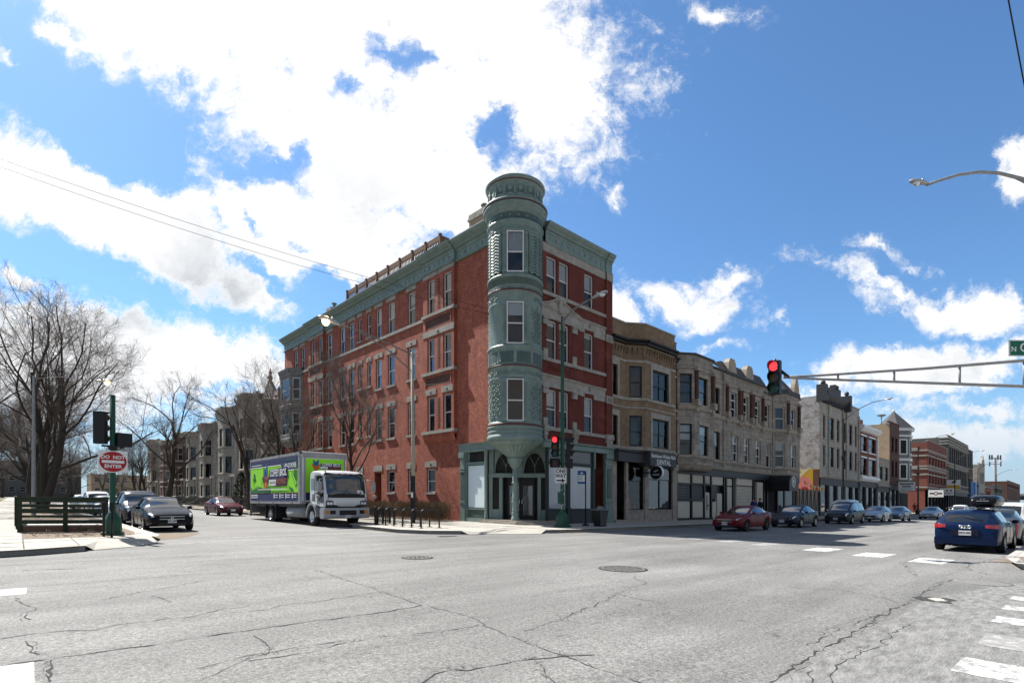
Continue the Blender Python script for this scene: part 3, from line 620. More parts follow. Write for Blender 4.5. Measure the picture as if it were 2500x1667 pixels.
# ------------------------------------------------------------------ the red corner building
def red_building():
    B = thing('brick_corner_building', 'four storey red brick corner building with a green round turret over its door', 'building', 20.3, 20.8)
    Y1 = 56.44; LS = Seg((20.3, Y1), (20.3, 20.8)); RS = Seg((20.3, 20.8), (28.05, 20.8))
    y = lambda Y: Y1-Y; x = lambda X: X-20.3
    # window columns of the long side: (far Y, near Y, narrow)
    cols = [(32.72,31.75,0),(35.5,34.5,0),(37.3,36.4,0),(38.68,38.1,1),(40.2,39.6,1),(41.85,40.92,0),(43.52,42.6,0),(46.1,45.1,0),(52.1,51.25,0),(53.9,53.0,0)]
    fl = [(13.72,16.0),(9.87,12.1),(5.97,8.22)]
    ops, sills, lint = [], MB(), MB()
    rw = random.Random(5)
    for ci, (Yf, Yn, nar) in enumerate(cols):
        for k, (z0, z1) in enumerate(fl):
            if ci >= 8 and k: continue
            zz = z0+(.42 if nar else 0)
            ops.append((y(Yf), y(Yn), zz, z1, k))
            w = .17 if not nar else .12
            lint.cut(); LS.box(lint, y(Yf)-w, y(Yn)+w, z1+.10, z1+.46, -.03, .035)
            if k: lint.lathe([(.10,0),(.10,-.02),(.055,-.02)], (20.262, (Yf+Yn)/2, z1+.28), 12, 1, axis='x')
            if k or nar: sills.cut(); LS.box(sills, y(Yf)-.14, y(Yn)+.14, zz-.16, zz-.005, -.03, .085)
    for Yf, Yn in ((35.55,34.5),(32.68,31.85),(30.33,29.32),(43.4,42.5),(46.0,45.1),(49.2,48.2),(52.0,51.0)):
        ops.append((y(Yf), y(Yn), 1.94, 3.5, 3)); lint.cut(); LS.box(lint, y(Yf)-.17, y(Yn)+.17, 3.62, 4.02, -.03, .035); sills.cut(); LS.box(sills, y(Yf)-.1, y(Yn)+.1, 1.80, 1.935, -.03, .085)
        lint.lathe([(.10,0),(.10,-.02),(.055,-.02)], (20.262, (Yf+Yn)/2, 3.83), 12, 1, axis='x')
    for Yf, Yn in ((37.5,36.45),(40.4,39.5)):
        ops.append((y(Yf), y(Yn), .18, 3.42, 4)); lint.cut(); LS.box(lint, y(Yf)-.17, y(Yn)+.17, 3.55, 4.0, -.03, .035)
    # projecting bays of the long side
    bays = [(30.43,26.97,[(29.92,29.08),(28.13,27.25)]), (49.71,46.5,[(49.25,48.42),(47.5,46.66)])]
    wl = MB()
    a = 0.
    holes = ops+[(y(b[0]), y(b[1]), 5.35, 16.5) for b in bays]
    LS.wall(wl, 0, y(26.45), 0, 16.5, [(o[0],o[1],o[2],o[3]) for o in holes], 0, rev=.15)
    LS.wall(wl, y(26.45), y(22.6), 4.5, 16.5, [], 0)
    # recesses behind the bays are closed by the bays themselves
    for o in ops:
        if o[4] == 4:
            mb = MB(); LS.box(mb, o[0]+.06, o[1]-.06, .3, 3.0, -.62, -.56); LS.box(mb, o[0], o[1], .16, .3, -.7, .02, 1)
            LS.box(mb, o[0]-.2, o[0], .18, 3.42, -.7, -.16, 2); LS.box(mb, o[1], o[1]+.2, .18, 3.42, -.7, -.16, 2); LS.box(mb, o[0], o[1], 3.0, 3.42, -.7, -.5, 0)
            mb.build('door', ['wood_brown','limestone','red_brick'], B)
        else:
            far = o[0] < y(42)
            bl = rw.choice([0, 0, .5, .5, .35]) if o[4] < 3 else 0
            LS.window(B, o[0], o[1], o[2], o[3], inset=.13, blind=bl, curtain=rw.random() < .4, pane='bright_pane' if o[4] < 2 else 'pane')
    wb = MB(); bd = MB()
    for bi, (Yf, Yn, ws) in enumerate(bays):
        wb.cut(); bd.cut(); bs = Seg((20.08, Yf), (20.08, Yn)); L = Yf-Yn; t = lambda Y: Yf-Y
        wo = [(t(a), t(b), z0-.0, z1) for a, b in ws for z0, z1 in fl]
        bs.wall(wb, 0, L, 5.62, 16.5, wo, 0, rev=.18)
        for q, zz in ((0, 0), (L, L)):
            wb.add([bs.pt(q,0,5.62),bs.pt(q,-.3,5.62),bs.pt(q,-.3,16.5),bs.pt(q,0,16.5)], [(0,1,2,3)])
        bs.prof(wb, 0, L, [(-.25,5.2),(-.12,5.25),(-.04,5.45),(0,5.62)])
        for z0, z1 in fl:
            for a, b in ws: bs.window(B, t(a), t(b), z0, z1, inset=.15, blind=.5 if z0 > 13 else 0, curtain=True, pane='bright_pane' if z0 > 9 else 'pane')
            sills.cut(); bs.box(sills, -.10, L+.10, z0-.2, z0-.005, -.2, .10)
            lint.cut()
            if z0 > 6: bs.box(lint, -.03, L+.03, z1+.14, z1+.52, -.03, .03); lint.lathe([(.12,0),(.12,-.02),(.07,-.02)], (20.045, (Yf+Yn)/2, z1+.33), 14, 1, axis='x')
            else:
                for a, b in ws: lint.cut(); bs.box(lint, t(a)-.18, t(b)+.18, z1+.14, z1+.52, -.03, .03); lint.lathe([(.10,0),(.10,-.02),(.055,-.02)], (20.045, (a+b)/2, z1+.33), 12, 1, axis='x')
            m = (t(ws[0][1])+t(ws[1][0]))/2     # ladder of dark bricks between the pair
            for k in range(11): bs.box(bd, m-.12, m+.12, z0+.18+k*.18, z0+.30+k*.18, -.01, .012)
        for z0, z1 in ((12.78,13.35),(8.95,9.5)):  # sunk spandrel panels
            bs.box(bd, .35, L-.35, z0, z1, -.01, .004); bs.box(wb, .25, L-.25, z1, z1+.07, -.01, .05); bs.box(wb, .25, .35, z0, z1, -.01, .04); bs.box(wb, L-.35, L-.25, z0, z1, -.01, .04)
    sills.cut(); LS.box(sills, y(54.4), y(49.85), 13.5, 13.7, -.03, .09); sills.cut(); LS.box(sills, y(46.38), y(30.55), 13.5, 13.7, -.03, .09)
    wl.build('brick_wall', 'red_brick', B); wb.build_pieces('bay_wall', 'red_brick', B); bd.build_pieces('brick_panel', 'far_brown_brick', B)
    # street front on the shady side
    wr = MB(); pairs = [(22.0, 22.86), (23.06, 23.92)]; f2 = [(13.35,15.42),(9.62,11.80),(5.70,7.85)]
    wo = [(x(a), x(b), z0, z1) for a, b in pairs+[(25.35,26.23)] for z0, z1 in f2]
    RS.wall(wr, x(20.9), x(28.05), 4.55, 16.2, wo, 0, rev=.16)
    RS.box(wr, x(27.42), x(28.05), 4.95, 16.1, -.02, .11)
    for z0, z1 in f2:
        for i, (a, b) in enumerate(pairs+[(25.35,26.23)]):
            RS.window(B, x(a), x(b), z0, z1, inset=.13, blind=[.5,.5,.42][i] if z0 > 13 else ([.42,.5,.5][i] if z0 < 6 else .12), curtain=z0 > 13 or i > 0)
        sills.cut(); RS.box(sills, x(21.6), x(27.4), z0-.2, z0-.005, -.03, .10)
    # sunk band of bricks below the third floor
    for k in range(12): RS.box(wr, x(22.15+k*.17), x(22.24+k*.17), 8.95, 9.22, -.01, .03)
    lint.cut(); RS.box(lint, x(21.2), x(27.42), 15.58, 16.06, -.02, .05)
    for zb, zt in ((11.98,12.48),(8.08,8.58)):
        lint.cut()
        RS.box(lint, x(21.2), x(24.8), zb-.12, zt, -.02, .09); RS.prof(lint, x(21.2), x(24.85), [(.09,zt-.1),(.17,zt-.02),(.19,zt+.06),(0,zt+.08)])
        RS.box(lint, x(24.8), x(27.42), zb+.0, zt, -.02, .05); RS.prof(lint, x(24.85), x(27.42), [(.05,zt-.1),(.12,zt-.02),(.13,zt+.05),(0,zt+.07)])
        RS.box(lint, x(24.8), x(25.33), zb-.22, zb, -.02, .05); RS.box(lint, x(26.25), x(27.42), zb-.28, zb, -.02, .05)
        for xa in (21.62, 24.16):
            RS.box(lint, x(xa), x(xa+.42), zb-.52, zb-.12, -.02, .13); RS.box(lint, x(xa-.04), x(xa+.46), zb-.22, zb-.12, -.02, .18)
            RS.box(lint, x(xa+.04), x(xa+.38), zb-2.5, zb-1.9, -.02, .11)
        RS.box(lint, x(27.38), x(28.08), zb-.35, zb+.12, .09, .16); RS.box(lint, x(27.5), x(27.96), zb-.25, zb+.02, .15, .175, 1)
        for xa in (22.0, 23.5, 25.8): lint.lathe([(.11,0),(.11,-.02),(.06,-.02)], (xa, 20.8-.055, zb+.24), 12, 1, axis='y')
    # broken scroll pediment
    lint.cut()
    fn = lambda a, b, d: RS.pt(a, d, b)
    for sgn in (-1, 1):
        c = x(23.02); P = [(c+sgn*(.12+1.62*t), 12.56+.62*(1-t)**1.6*(1 if t > .0 else 1)) for t in [i/12 for i in range(13)]]
        lint.prism(P+[(c+sgn*1.74, 12.5), (c+sgn*.12, 12.5)], fn, .0, .12)
        lint.tube([RS.pt(a, .14, b) for a, b in P], .06, 6)
        lint.tube([RS.pt(c+sgn*(.30)+.15*cos(t)*(1-t/9), .17, 12.98+.15*sin(t)*(1-t/9)) for t in [k*.5 for k in range(14)]], .045, 6)
    RS.box(lint, x(22.84), x(23.2), 12.3, 13.2, 0, .2); RS.box(lint, x(22.9), x(23.14), 12.4, 13.1, .19, .23)
    # corbels where the upper wall sits on the shop front
    for xa, w in ((27.36, .74), (24.18, .5), (21.62, .42)):
        lint.cut(); RS.box(lint, x(xa), x(xa+w), 5.42, 5.75, -.02, .22); RS.box(lint, x(xa+.05), x(xa+w-.05), 5.2, 5.42, -.02, .16); RS.box(lint, x(xa+.09), x(xa+w-.09), 4.85, 5.2, -.02, .12)
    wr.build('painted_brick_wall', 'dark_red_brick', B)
    lint.build_pieces('stone_lintel', ['limestone', 'stone_carving'], B); sills.build_pieces('stone_sill', 'limestone', B)
    # cornice
    co = MB()
    pf = lambda b, o: [(0,b),(.13+o,b),(.16+o,b+.05),(.13+o,b+.12),(.05+o,b+.14),(.05+o,b+.62),(.10+o,b+.64),(.12+o,b+.70),(.12+o,b+.76),(.26+o,b+.80),(.30+o,b+.84),(.30+o,b+.90),(.44+o,b+.98),(.54+o,b+1.05),(.60+o,b+1.14),(.62+o,b+1.18),(.0,b+1.26)]
    for a0, a1, o in ((0, y(49.75), 0), (y(49.75), y(46.45), .2), (y(46.45), y(30.48), 0), (y(30.48), y(26.92), .2), (y(26.92), y(22.9), 0)):
        LS.prof(co, a0, a1, pf(16.4, o))
        for k in range(int((a1-a0)/.55)):
            s0 = a0+.25+k*.55; co.ball(LS.pt(s0, .06+o, 16.80), (.04,.11,.11), 8)
    nar = lambda P: [(q*.62, w) for q, w in P]
    RS.prof(co, x(21.9), x(27.45), nar(pf(16.04, 0))); RS.prof(co, x(27.40), x(28.02), nar(pf(16.0, .12)))
    for k in range(10): co.ball(RS.pt(x(22.3)+k*.52, .035, 16.44), (.11,.04,.11), 8)
    RS.box(co, x(27.42), x(28.06), 15.55, 16.0, -.02, .15, 1)
    co.build('cornice', ['teal_paint', 'limestone'], B, recalc=False)
    rf = MB(); rf.box(20.35, 28.05, 20.85, 56.4, 17.0, 17.2); rf.box(27.75, 28.04, 20.82, 56.42, 0, 17.35, 1); rf.box(20.32, 28.0, 56.15, 56.43, 0, 17.4, 1)
    rf.box(19.72, 20.2, 22.9, 56.4, 17.56, 17.66, 2)
    rf.build('roof', ['tin', 'red_brick', 'tin'], B)
    # chimneys
    for (cx, cy, w, l, h, pot) in ((21.2, 25.6, .8, 1.5, 19.3, 1), (21.0, 46.5, .8, .9, 18.6, 1), (21.0, 50.5, .7, .9, 18.3, 0), (24, 54, .7, .8, 18.4, 0)):
        c = MB(); c.box(cx-w/2, cx+w/2, cy-l/2, cy+l/2, 17.1, h-.4); c.box(cx-w/2-.07, cx+w/2+.07, cy-l/2-.07, cy+l/2+.07, h-.4, h-.25, 1); c.box(cx-w/2-.02, cx+w/2+.02, cy-l/2-.02, cy+l/2+.02, h-.25, h, 1)
        if pot:
            c.lathe([(.13,h),(.13,h+.35),(.24,h+.36),(.24,h+.42),(.05,h+.5)], (cx, cy-.3, 0), 12, 2); c.lathe([(.17,h),(.17,h+.22),(.01,h+.24)], (cx, cy+.35, 0), 12, 2)
        c.build('chimney', ['tan_brick', 'limestone', 'iron'], B)
    # timber roof deck railing
    rl = MB(); Ya, Yb, X = 29.6, 43.4, 20.9
    n = 8
    for i in range(n+1):
        Y = Ya+(Yb-Ya)*i/n; rl.box(X-.08, X+.08, Y-.08, Y+.08, 17.3, 19.32); rl.box(X-.10, X+.10, Y-.10, Y+.10, 19.32, 19.38)
    rl.box(X-.05, X+.05, Ya, Yb, 18.92, 19.28); rl.box(X-.03, X+.03, Ya, Yb, 18.05, 18.15); rl.box(X, X+4, Ya-.05, Ya+.05, 18.92, 19.28); rl.box(X, X+6, Ya, Yb, 17.5, 17.6)
    k = Ya
    while k < Yb: rl.box(X-.02, X+.02, k, k+.06, 18.15, 18.95); k += .19
    for q in range(14): rl.box(X+.2+q*.28, X+.24+q*.28, Ya-.02, Ya+.02, 17.6, 18.95)
    rl.build('roof_deck_railing', 'wood_brown', B)
    # metal oriel on the far part of the long side
    orl = MB(); pts = [(20.3,56.2),(19.45,55.3),(19.45,52.7),(20.3,51.7)]; wins = []
    for p, q in zip(pts, pts[1:]):
        s = Seg(p, q); w = s.L-.5; ops_ = [(.25, s.L-.25, z0, z0+2.1) for z0 in (7.6, 11.0)]
        s.wall(orl, 0, s.L, 6.9, 14.0, ops_, 0, rev=.08)
        s.prof(orl, 0, s.L, [(0,13.3),(.1,13.35),(.1,13.6),(.2,13.75),(.25,14.0),(0,14.05)]); s.prof(orl, 0, s.L, [(0,10.1),(.1,10.15),(.1,10.5),(0,10.6)]); s.prof(orl, 0, s.L, [(-.5,6.4),(0,6.9),(.06,6.95),(.06,7.2),(0,7.3)])
        for o in ops_: wins.append((s, o))
    orl.add([(a, b, 14.03) for a, b in pts], [(0,1,2,3)]); orl.build('oriel', 'oriel_metal', B)
    for s, o in wins: s.window(B, o[0], o[1], o[2], o[3], inset=.06, fw=.08)
    shop(B, LS, RS, x, y)
    turret(B)

def shop(B, LS, RS, x, y):
    t = MB()   # green shop front, trim
    # long side: pier, board, transom
    LS.box(t, y(26.45), y(26.0), .15, 4.3, -.1, .12); LS.box(t, y(26.4), y(26.05), 1.5, 3.3, .11, .14, 1)
    LS.box(t, y(26.5), y(25.96), 4.05, 4.4, -.1, .24); LS.box(t, y(26.5), y(25.96), 3.35, 3.45, -.1, .17); LS.box(t, y(26.5), y(25.96), 3.18, 3.26, -.1, .17); LS.box(t, y(26.5), y(25.96), 1.28, 1.38, -.1, .17); LS.box(t, y(26.48), y(25.98), .15, .5, -.1, .16)
    LS.prof(t, y(26.6), y(23.0), [(0,4.42),(.12,4.42),(.12,4.78),(.22,4.84),(.24,4.9),(0,4.94)])
    LS.prof(t, y(26.0), y(24.05), [(.0,4.36),(.16,4.38),(.2,4.44),(0,4.5)])
    LS.box(t, y(26.0), y(24.1), .15, .38, -.1, .10); LS.box(t, y(26.0), y(24.1), .38, .94, -.1, .03); LS.box(t, y(26.0), y(24.1), .90, .97, -.1, .09)
    LS.box(t, y(26.0), y(25.86), .94, 4.4, -.1, .04); LS.box(t, y(24.2), y(24.05), .38, 4.4, -.1, .05); LS.box(t, y(25.86), y(24.2), 3.6, 3.76, -.1, .05); LS.box(t, y(25.86), y(25.7), 3.76, 4.4, -.1, -.02)
    LS.box(t, y(25.78), y(24.28), .42, .86, .02, .045, 1)
    # colonnette with a beaded edge
    t.lathe([(.11,.35),(.11,.6),(.08,.66),(.08,1.3),(.11,1.36),(.08,1.42),(.07,3.3),(.11,3.36),(.08,3.42),(.08,4.1),(.13,4.2),(.13,4.42)], (20.25, 24.02, 0), 12, 0)
    for k in range(12): t.ball((20.16, 24.02, 3.45+k*.075), .035, 6)
    # street side
    RS.prof(t, x(21.6), x(28.1), [(0,4.50),(.2,4.52),(.2,4.78),(.3,4.86),(.32,4.94),(0,4.99)])
    for xa, xb in ((22.02,22.14),(23.72,24.0),(26.08,26.34)): RS.box(t, x(xa), x(xb), .15, 4.5, -.12, .06, 2)
    RS.box(t, x(23.70), x(24.02), .15, 1.1, .05, .12, 2); RS.box(t, x(26.18), x(26.30), 3.5, 4.5, .05, .14)
    RS.box(t, x(22.14), x(26.08), .15, .96, -.1, .02, 3); RS.box(t, x(22.14), x(26.08), .93, 1.0, -.1, .05, 2); RS.box(t, x(22.14), x(26.08), 3.62, 3.74, -.1, .04, 2)
    RS.box(t, x(27.36), x(28.05), .15, 4.5, -.1, .10); RS.box(t, x(27.5), x(27.92), 1.7, 3.6, .09, .13, 1); RS.box(t, x(27.32), x(28.08), 3.75, 3.9, -.1, .17); RS.box(t, x(27.32), x(28.08), 4.2, 4.5, -.1, .22); RS.box(t, x(27.32), x(28.08), 1.4, 1.5, -.1, .17); RS.box(t, x(27.32), x(28.08), .15, .45, -.1, .17)
    RS.box(t, x(26.34), x(27.36), .15, 4.5, -1.0, -.9, 4); RS.box(t, x(26.34), x(26.40), .15, 4.5, -.9, -.1, 2); RS.box(t, x(26.34), x(27.36), 3.4, 4.5, -.9, -.84, 2)
    RS.box(t, x(26.5), x(27.3), .2, 2.7, -.9, -.85, 2)
    # recessed corner entrance
    A, Bp = (20.45, 24.0), (22.6, 20.95); E = Seg(A, Bp); L = E.L; c = L/2
    E.box(t, 0, L, 2.82, 3.06, -.1, .12); E.box(t, 0, L, 4.42, 4.6, -.12, .08)
    for s0, s1 in ((0,.22),(.62,.82),(L-.82,L-.62),(L-.22,L)): E.box(t, s0, s1, .35, 2.82, -.1, .05)
    for s0, s1 in ((.22,.62),(L-.62,L-.22)): E.box(t, s0, s1, .35, .95, -.1, .02); E.box(t, s0, s1, .95, 2.82, -.1, -.04, 4)
    E.box(t, .82, L-.82, .35, 2.82, -.5, -.42, 4); E.box(t, .82, .86, .35, 2.82, -.42, -.1, 2); E.box(t, L-.86, L-.82, .35, 2.82, -.42, -.1, 2)
    # arched transoms
    fn = lambda a, b, d: E.pt(a, d, b)
    for m in (c-.86, c+.86):
        E.box(t, m-.74, m+.74, 3.06, 4.42, -.14, -.10, 4)
        n = 14; W = .66
        arc = [(m-W+W*2*i/(2*n), 3.06+1.22*sqrt(max(0, 1-(1-i/n)**2))**1.0) for i in range(n+1)]
        arc = arc+[(2*m-a, b) for a, b in reversed(arc[:-1])]
        for i in range(len(arc)-1):
            (a0,b0),(a1,b1) = arc[i], arc[i+1]; t.prism([(a0,b0),(a1,b1),(a1,4.42),(a0,4.42)], fn, -.10, .03)
        t.tube([E.pt(a,.03,b) for a, b in arc], .04, 6)
        for sg in (-1, 1): t.tube([E.pt(m+sg*(.02+.40*(k/8)**1.5), -.06, 3.45+.75*k/8) for k in range(9)], .022, 5)
        t.tube([E.pt(m,-.06,3.06), E.pt(m,-.06,3.5)], .022, 5)
    E.box(t, 0, c-1.58, 3.06, 4.42, -.1, .04); E.box(t, c+1.58, L, 3.06, 4.42, -.1, .04); E.box(t, c-.16, c+.16, 3.06, 4.42, -.1, .04)
    t.add([(20.32,24.3,4.52),(20.32,20.82,4.52),(22.9,20.82,4.52),(22.4,21.6,4.52),(21,23.6,4.52)], [(0,1,2,3,4)])
    t.build('shopfront', ['teal_paint','dark_teal_paint','deep_green_trim','charcoal','interior','maroon_trim'], B)
    for s0 in (c-.80, c+.02):
        d = MB(); e = -.28
        for a0, a1, z0, z1 in ((s0,s0+.11,.36,2.5),(s0+.67,s0+.78,.36,2.5),(s0+.11,s0+.67,2.36,2.5),(s0+.11,s0+.67,.36,.62)): E.box(d, a0, a1, z0, z1, e-.05, e)
        E.box(d, s0, s0+.78, 2.5, 2.82, e-.05, e-.01); E.box(d, s0+.11, s0+.67, .62, 2.36, e-.04, e-.03, 1)
        o = d.build('door', ['black_paint', 'grey_plastic'], B)
        h = MB(); q = s0+(.72 if s0 < c-.4 else .06); h.tube([E.pt(q, e+.05, 1.15), E.pt(q, e+.05, 1.65)], .02, 6); h.build('handle', 'chrome', o)
        g = MB(); E.box(g, s0+.11, s0+.67, .62, 2.36, e-.028, e-.02); g.build('pane', 'shop_pane', o)
    n = MB(); E.box(n, c-.6, c-.46, 1.72, 1.92, -.262, -.255, 0); E.box(n, c-.46, c-.38, 1.72, 1.92, -.262, -.255, 1); n.build('door_notice', ['sign_blue', 'sign_white'], B)
    # shop windows, papered from inside
    def papered(S_, a0, a1, z0, z1, board):
        w = MB(); f = .05
        for q in ((a0,a0+f,z0,z1),(a1-f,a1,z0,z1),(a0+f,a1-f,z0,z0+f),(a0+f,a1-f,z1-f,z1)): S_.box(w, *q, -.08, .0)
        o = w.build('shop_window', 'dark_teal_paint', B)
        dp = .03 if board == 'panel_board' else 0; p = MB(); S_.box(p, a0+.03, a1-.03, z0+.03, z1-.03, -.09+dp, -.055+dp); p.build('cover_sheet', board, o)
        if dp: return
        g = MB(); g.add([S_.pt(a0+f,-.03,z0+f),S_.pt(a1-f,-.03,z0+f),S_.pt(a1-f,-.03,z1-f),S_.pt(a0+f,-.03,z1-f)], [(0,1,2,3)]); g.build('pane', 'shop_pane', o)
    papered(LS, y(25.86), y(24.2), .97, 3.6, 'panel_board')
    papered(RS, x(22.14), x(23.72), 1.0, 3.62, 'paper_cover'); papered(RS, x(24.0), x(26.08), 1.0, 3.62, 'paper_cover')
    papered(RS, x(22.14), x(23.72), 3.74, 4.5, 'grey_plastic'); papered(RS, x(24.0), x(26.08), 3.74, 4.5, 'grey_plastic')
    q = MB(); LS.box(q, y(25.7), y(24.2), 3.76, 4.4, -.12, -.06); q.build('transom_light', 'interior', B)
    # stone step at the corner
    st = MB(); st.prism([(20.0,24.35),(19.95,21.2),(20.6,20.35),(22.7,20.3),(22.7,21.4),(21,24.35)], lambda a, b, d: (a, b, d), .1, .27)
    st.prism([(20.15,24.25),(20.12,21.3),(20.7,20.55),(22.6,20.5),(22.7,21.4),(21,24.3)], lambda a, b, d: (a, b, d), .27, .36, 1)
    st.build('door_step', ['limestone', 'dark_stone'], B, recalc=True)

def turret(B):
    C = (20.45, 21.74); TF = atan2(-C[1], -C[0]); R = 1.48; al = .30
    def cp(th, z, r): return (C[0]+r*cos(th), C[1]+r*sin(th), z)
    t = MB(); T, Mn, Dk = 0, 1, 2
    L = lambda prof, mi=0, **k: t.lathe(prof, (C[0], C[1], 0), 64, mi, **k)
    # cap with arcade
    L([(.01,18.85),(1.55,18.84),(1.66,18.80),(1.68,18.72),(1.62,18.62)]); L([(1.62,18.62),(1.60,18.56)], Mn); L([(1.60,18.56),(1.52,18.48),(1.50,18.44),(1.48,17.86),(1.52,17.80),(1.50,17.74)])
    # flared skirt and main cornice
    L([(1.50,17.74),(1.58,17.66),(1.78,17.56),(1.82,17.50),(1.80,17.44)]); L([(1.80,17.44),(1.74,17.40)], Mn)
    L([(1.74,17.40),(1.78,17.34),(1.76,17.26),(1.66,17.20),(1.68,17.12),(1.62,17.04),(1.55,16.98),(1.52,16.94)])
    L([(1.52,16.94),(1.505,16.9),(1.505,16.52),(1.56,16.48)], [0,2,0]); L([(1.56,16.48),(1.60,16.42),(1.58,16.36),(1.52,16.32),(1.50,16.28),(1.50,15.96),(1.54,15.92),(1.50,15.88)])
    for k in range(20): t.ball(cp(k*2*pi/20, 16.7, 1.50), .06, 8)
    a0, a1 = TF+al, TF+2*pi-al
    # fourth floor: rows of scalloped shingles
    rows = 13; zt, zb = 15.86, 13.70; m = 160
    for i in range(rows):
        z0 = zt-(zt-zb)*i/rows; z1 = zt-(zt-zb)*(i+1)/rows; vs = []
        for k in range(m+1):
            th = TF+al+.20+(2*pi-2*al-.40)*k/m; w = .045*cos(k*2*pi/8)
            vs += [cp(th, z0+.03, R+.004), cp(th, z1+w, R+.065), cp(th, z1+w, R)]
        t.add(vs, [f for k in range(m) for f in ((3*k,3*k+1,3*k+4,3*k+3),(3*k+1,3*k+2,3*k+5,3*k+4))])
    for th0 in (TF+al, TF-al-.20): L([(R,15.88),(R,13.6)], a0=th0, a1=th0+.20)
    L([(R-.01,13.66),(R,13.60),(1.55,13.56),(1.58,13.48),(1.55,13.42),(1.52,13.40),(1.52,13.02),(1.50,13.0),(1.50,12.80),(1.55,12.78)], [0,0,0,0,0,2,0,0,0]); L([(1.55,12.78),(1.57,12.74),(1.53,12.70)], Mn)
    L([(1.53,12.70),(R,12.66),(R,12.10)]); L([(R,12.1),(1.52,12.07),(R,12.02),(R,9.84)], a0=a0, a1=a1)
    L([(R,9.84),(1.54,9.80),(1.58,9.74),(1.58,9.66),(1.52,9.60),(1.50,9.56),(1.50,8.76),(1.54,8.74)]); L([(1.54,8.74),(1.57,8.70),(1.53,8.66)], Mn)
    L([(1.53,8.66),(R,8.62),(R,8.04)]); L([(R,8.06),(1.53,8.04),(R,7.98),(R,5.72)], a0=a0, a1=a1)
    L([(R,5.72),(1.52,5.68),(1.54,5.62)]); L([(1.54,5.62),(1.58,5.56),(1.55,5.50)], Mn)
    L([(1.55,5.50),(1.58,5.44),(1.55,5.34),(1.48,5.30),(1.55,5.22),(1.56,5.14),(1.49,5.08),(1.56,5.0),(1.60,4.9),(1.60,4.80),(1.52,4.72),(1.50,4.64),(1.44,4.60),(1.38,4.52),(1.16,4.46)])
    for k in range(60): t.ball(cp(k*2*pi/60, 4.68, 1.52), (.035,.035,.03), 6)
    rib = lambda th, z: 1+.035*cos(th*28)
    t.lathe([(1.16,4.46),(1.10,4.42),(.88,4.28),(.67,4.10),(.50,3.95),(.42,3.86)], (C[0],C[1],0), 112, 0, rib=rib)
    L([(.42,3.86),(.47,3.82),(.45,3.74),(.41,3.70),(.39,3.60),(.32,3.46),(.24,3.34),(.20,3.29),(.17,3.26)])
    # panels on the band between second and third floor
    def tb(th, w, z0, z1, r0, r1, mi=0, mb=t):
        ca, sa = cos(th), sin(th); P = []
        for z in (z0, z1):
            for r, q in ((r0,-1),(r0,1),(r1,1),(r1,-1)): P.append((C[0]+r*ca-sa*w/2*q, C[1]+r*sa+ca*w/2*q, z))
        mb.hexa(P, mi)
    for k in range(10):
        th = TF+(k+.5)*2*pi/10
        L([(1.506,9.46),(1.506,8.86)], Dk, a0=th-.25, a1=th+.25); tb(TF+k*2*pi/10, .12, 8.80, 9.52, 1.48, 1.53)
        for zz in (8.84, 9.46): t.tube([cp(th-.26+.52*i/6, zz, 1.51) for i in range(7)], .02, 5)
    # arcade niches of the cap
    for k in range(16):
        th = TF+(k+.5)*2*pi/16; ap = []
        for i in range(9):
            u = pi*i/8; ap.append((th+.12*cos(u), 18.18+.16*sin(u)))
        pts = [(th+.12, 17.92)]+ap+[(th-.12, 17.92)]
        t.add([cp(a, z, 1.495) for a, z in pts], [tuple(range(len(pts)))], Dk)
        t.tube([cp(a, z, 1.505) for a, z in pts[:]], .028, 5); tb(TF+k*2*pi/16, .10, 17.84, 18.46, 1.46, 1.53)
        for s in (-1, 1): tb(th+s*.125, .07, 18.10, 18.17, 1.48, 1.54)
    # pilasters beside the windows
    for z0, z1 in ((13.66,15.86),(9.84,12.08),(5.72,7.98)):
        for s in (-1, 1):
            th = TF+s*(al+.085); tb(th, .20, z0, z1, 1.44, 1.515); tb(th, .25, z1-.16, z1-.02, 1.44, 1.54); tb(th, .25, z0, z0+.2, 1.44, 1.54)
            for q in (-.05, 0, .05): tb(th+q/1.5, .022, z0+.25, z1-.2, 1.50, 1.53)
    # raised leaf scrolls
    def spiral(th0, z0, sz, d, turns=1.35, r=.022):
        n = 16; P = []
        for i in range(n+1):
            u = i/n; rr = sz*(1-u*.82); a = d*(turns*2*pi*u)+(pi if d > 0 else 0); P.append(cp(th0+rr*cos(a)/R, z0+rr*sin(a), R+.018))
        t.tube(P, [r*(1-.4*i/n) for i in range(n+1)], 5)
    def frieze(zc, sz, n, skip=0.):
        for k in range(n):
            th = TF+2*pi*(k+.5)/n
            if abs((th-TF+pi) % (2*pi)-pi) < skip: continue
            spiral(th, zc, sz, 1 if k % 2 else -1)
            t.ball(cp(th+pi/n, zc+(.3 if k % 2 else -.3)*sz, R+.02), (.05,.05,.04), 6)
    frieze(16.12, .12, 30); frieze(12.90, .09, 34); frieze(8.34, .15, 26); frieze(12.38, .15, 26, .75)
    rr = random.Random(2)
    def vine(thc, z0, z1, hw):
        n = int((z1-z0)/.27)
        t.tube([cp(thc+.05*sin(i*.9)/R, z0+(z1-z0)*i/30, R+.015) for i in range(31)], .024, 5)
        for i in range(n):
            z = z0+.15+(z1-z0-.25)*i/n
            for s in (-1, 1):
                q = hw*(.42+.16*((i+(s > 0)) % 2)); spiral(thc+s*q/R, z, .125, s); t.ball(cp(thc+s*(q+.16)/R, z+.13, R+.01), (.06,.06,.05), 6); t.ball(cp(thc+s*.1/R, z+.10, R+.01), (.05,.05,.07), 6)
    for s in (-1, 1): vine(TF+s*.92, 5.82, 7.9, .62)
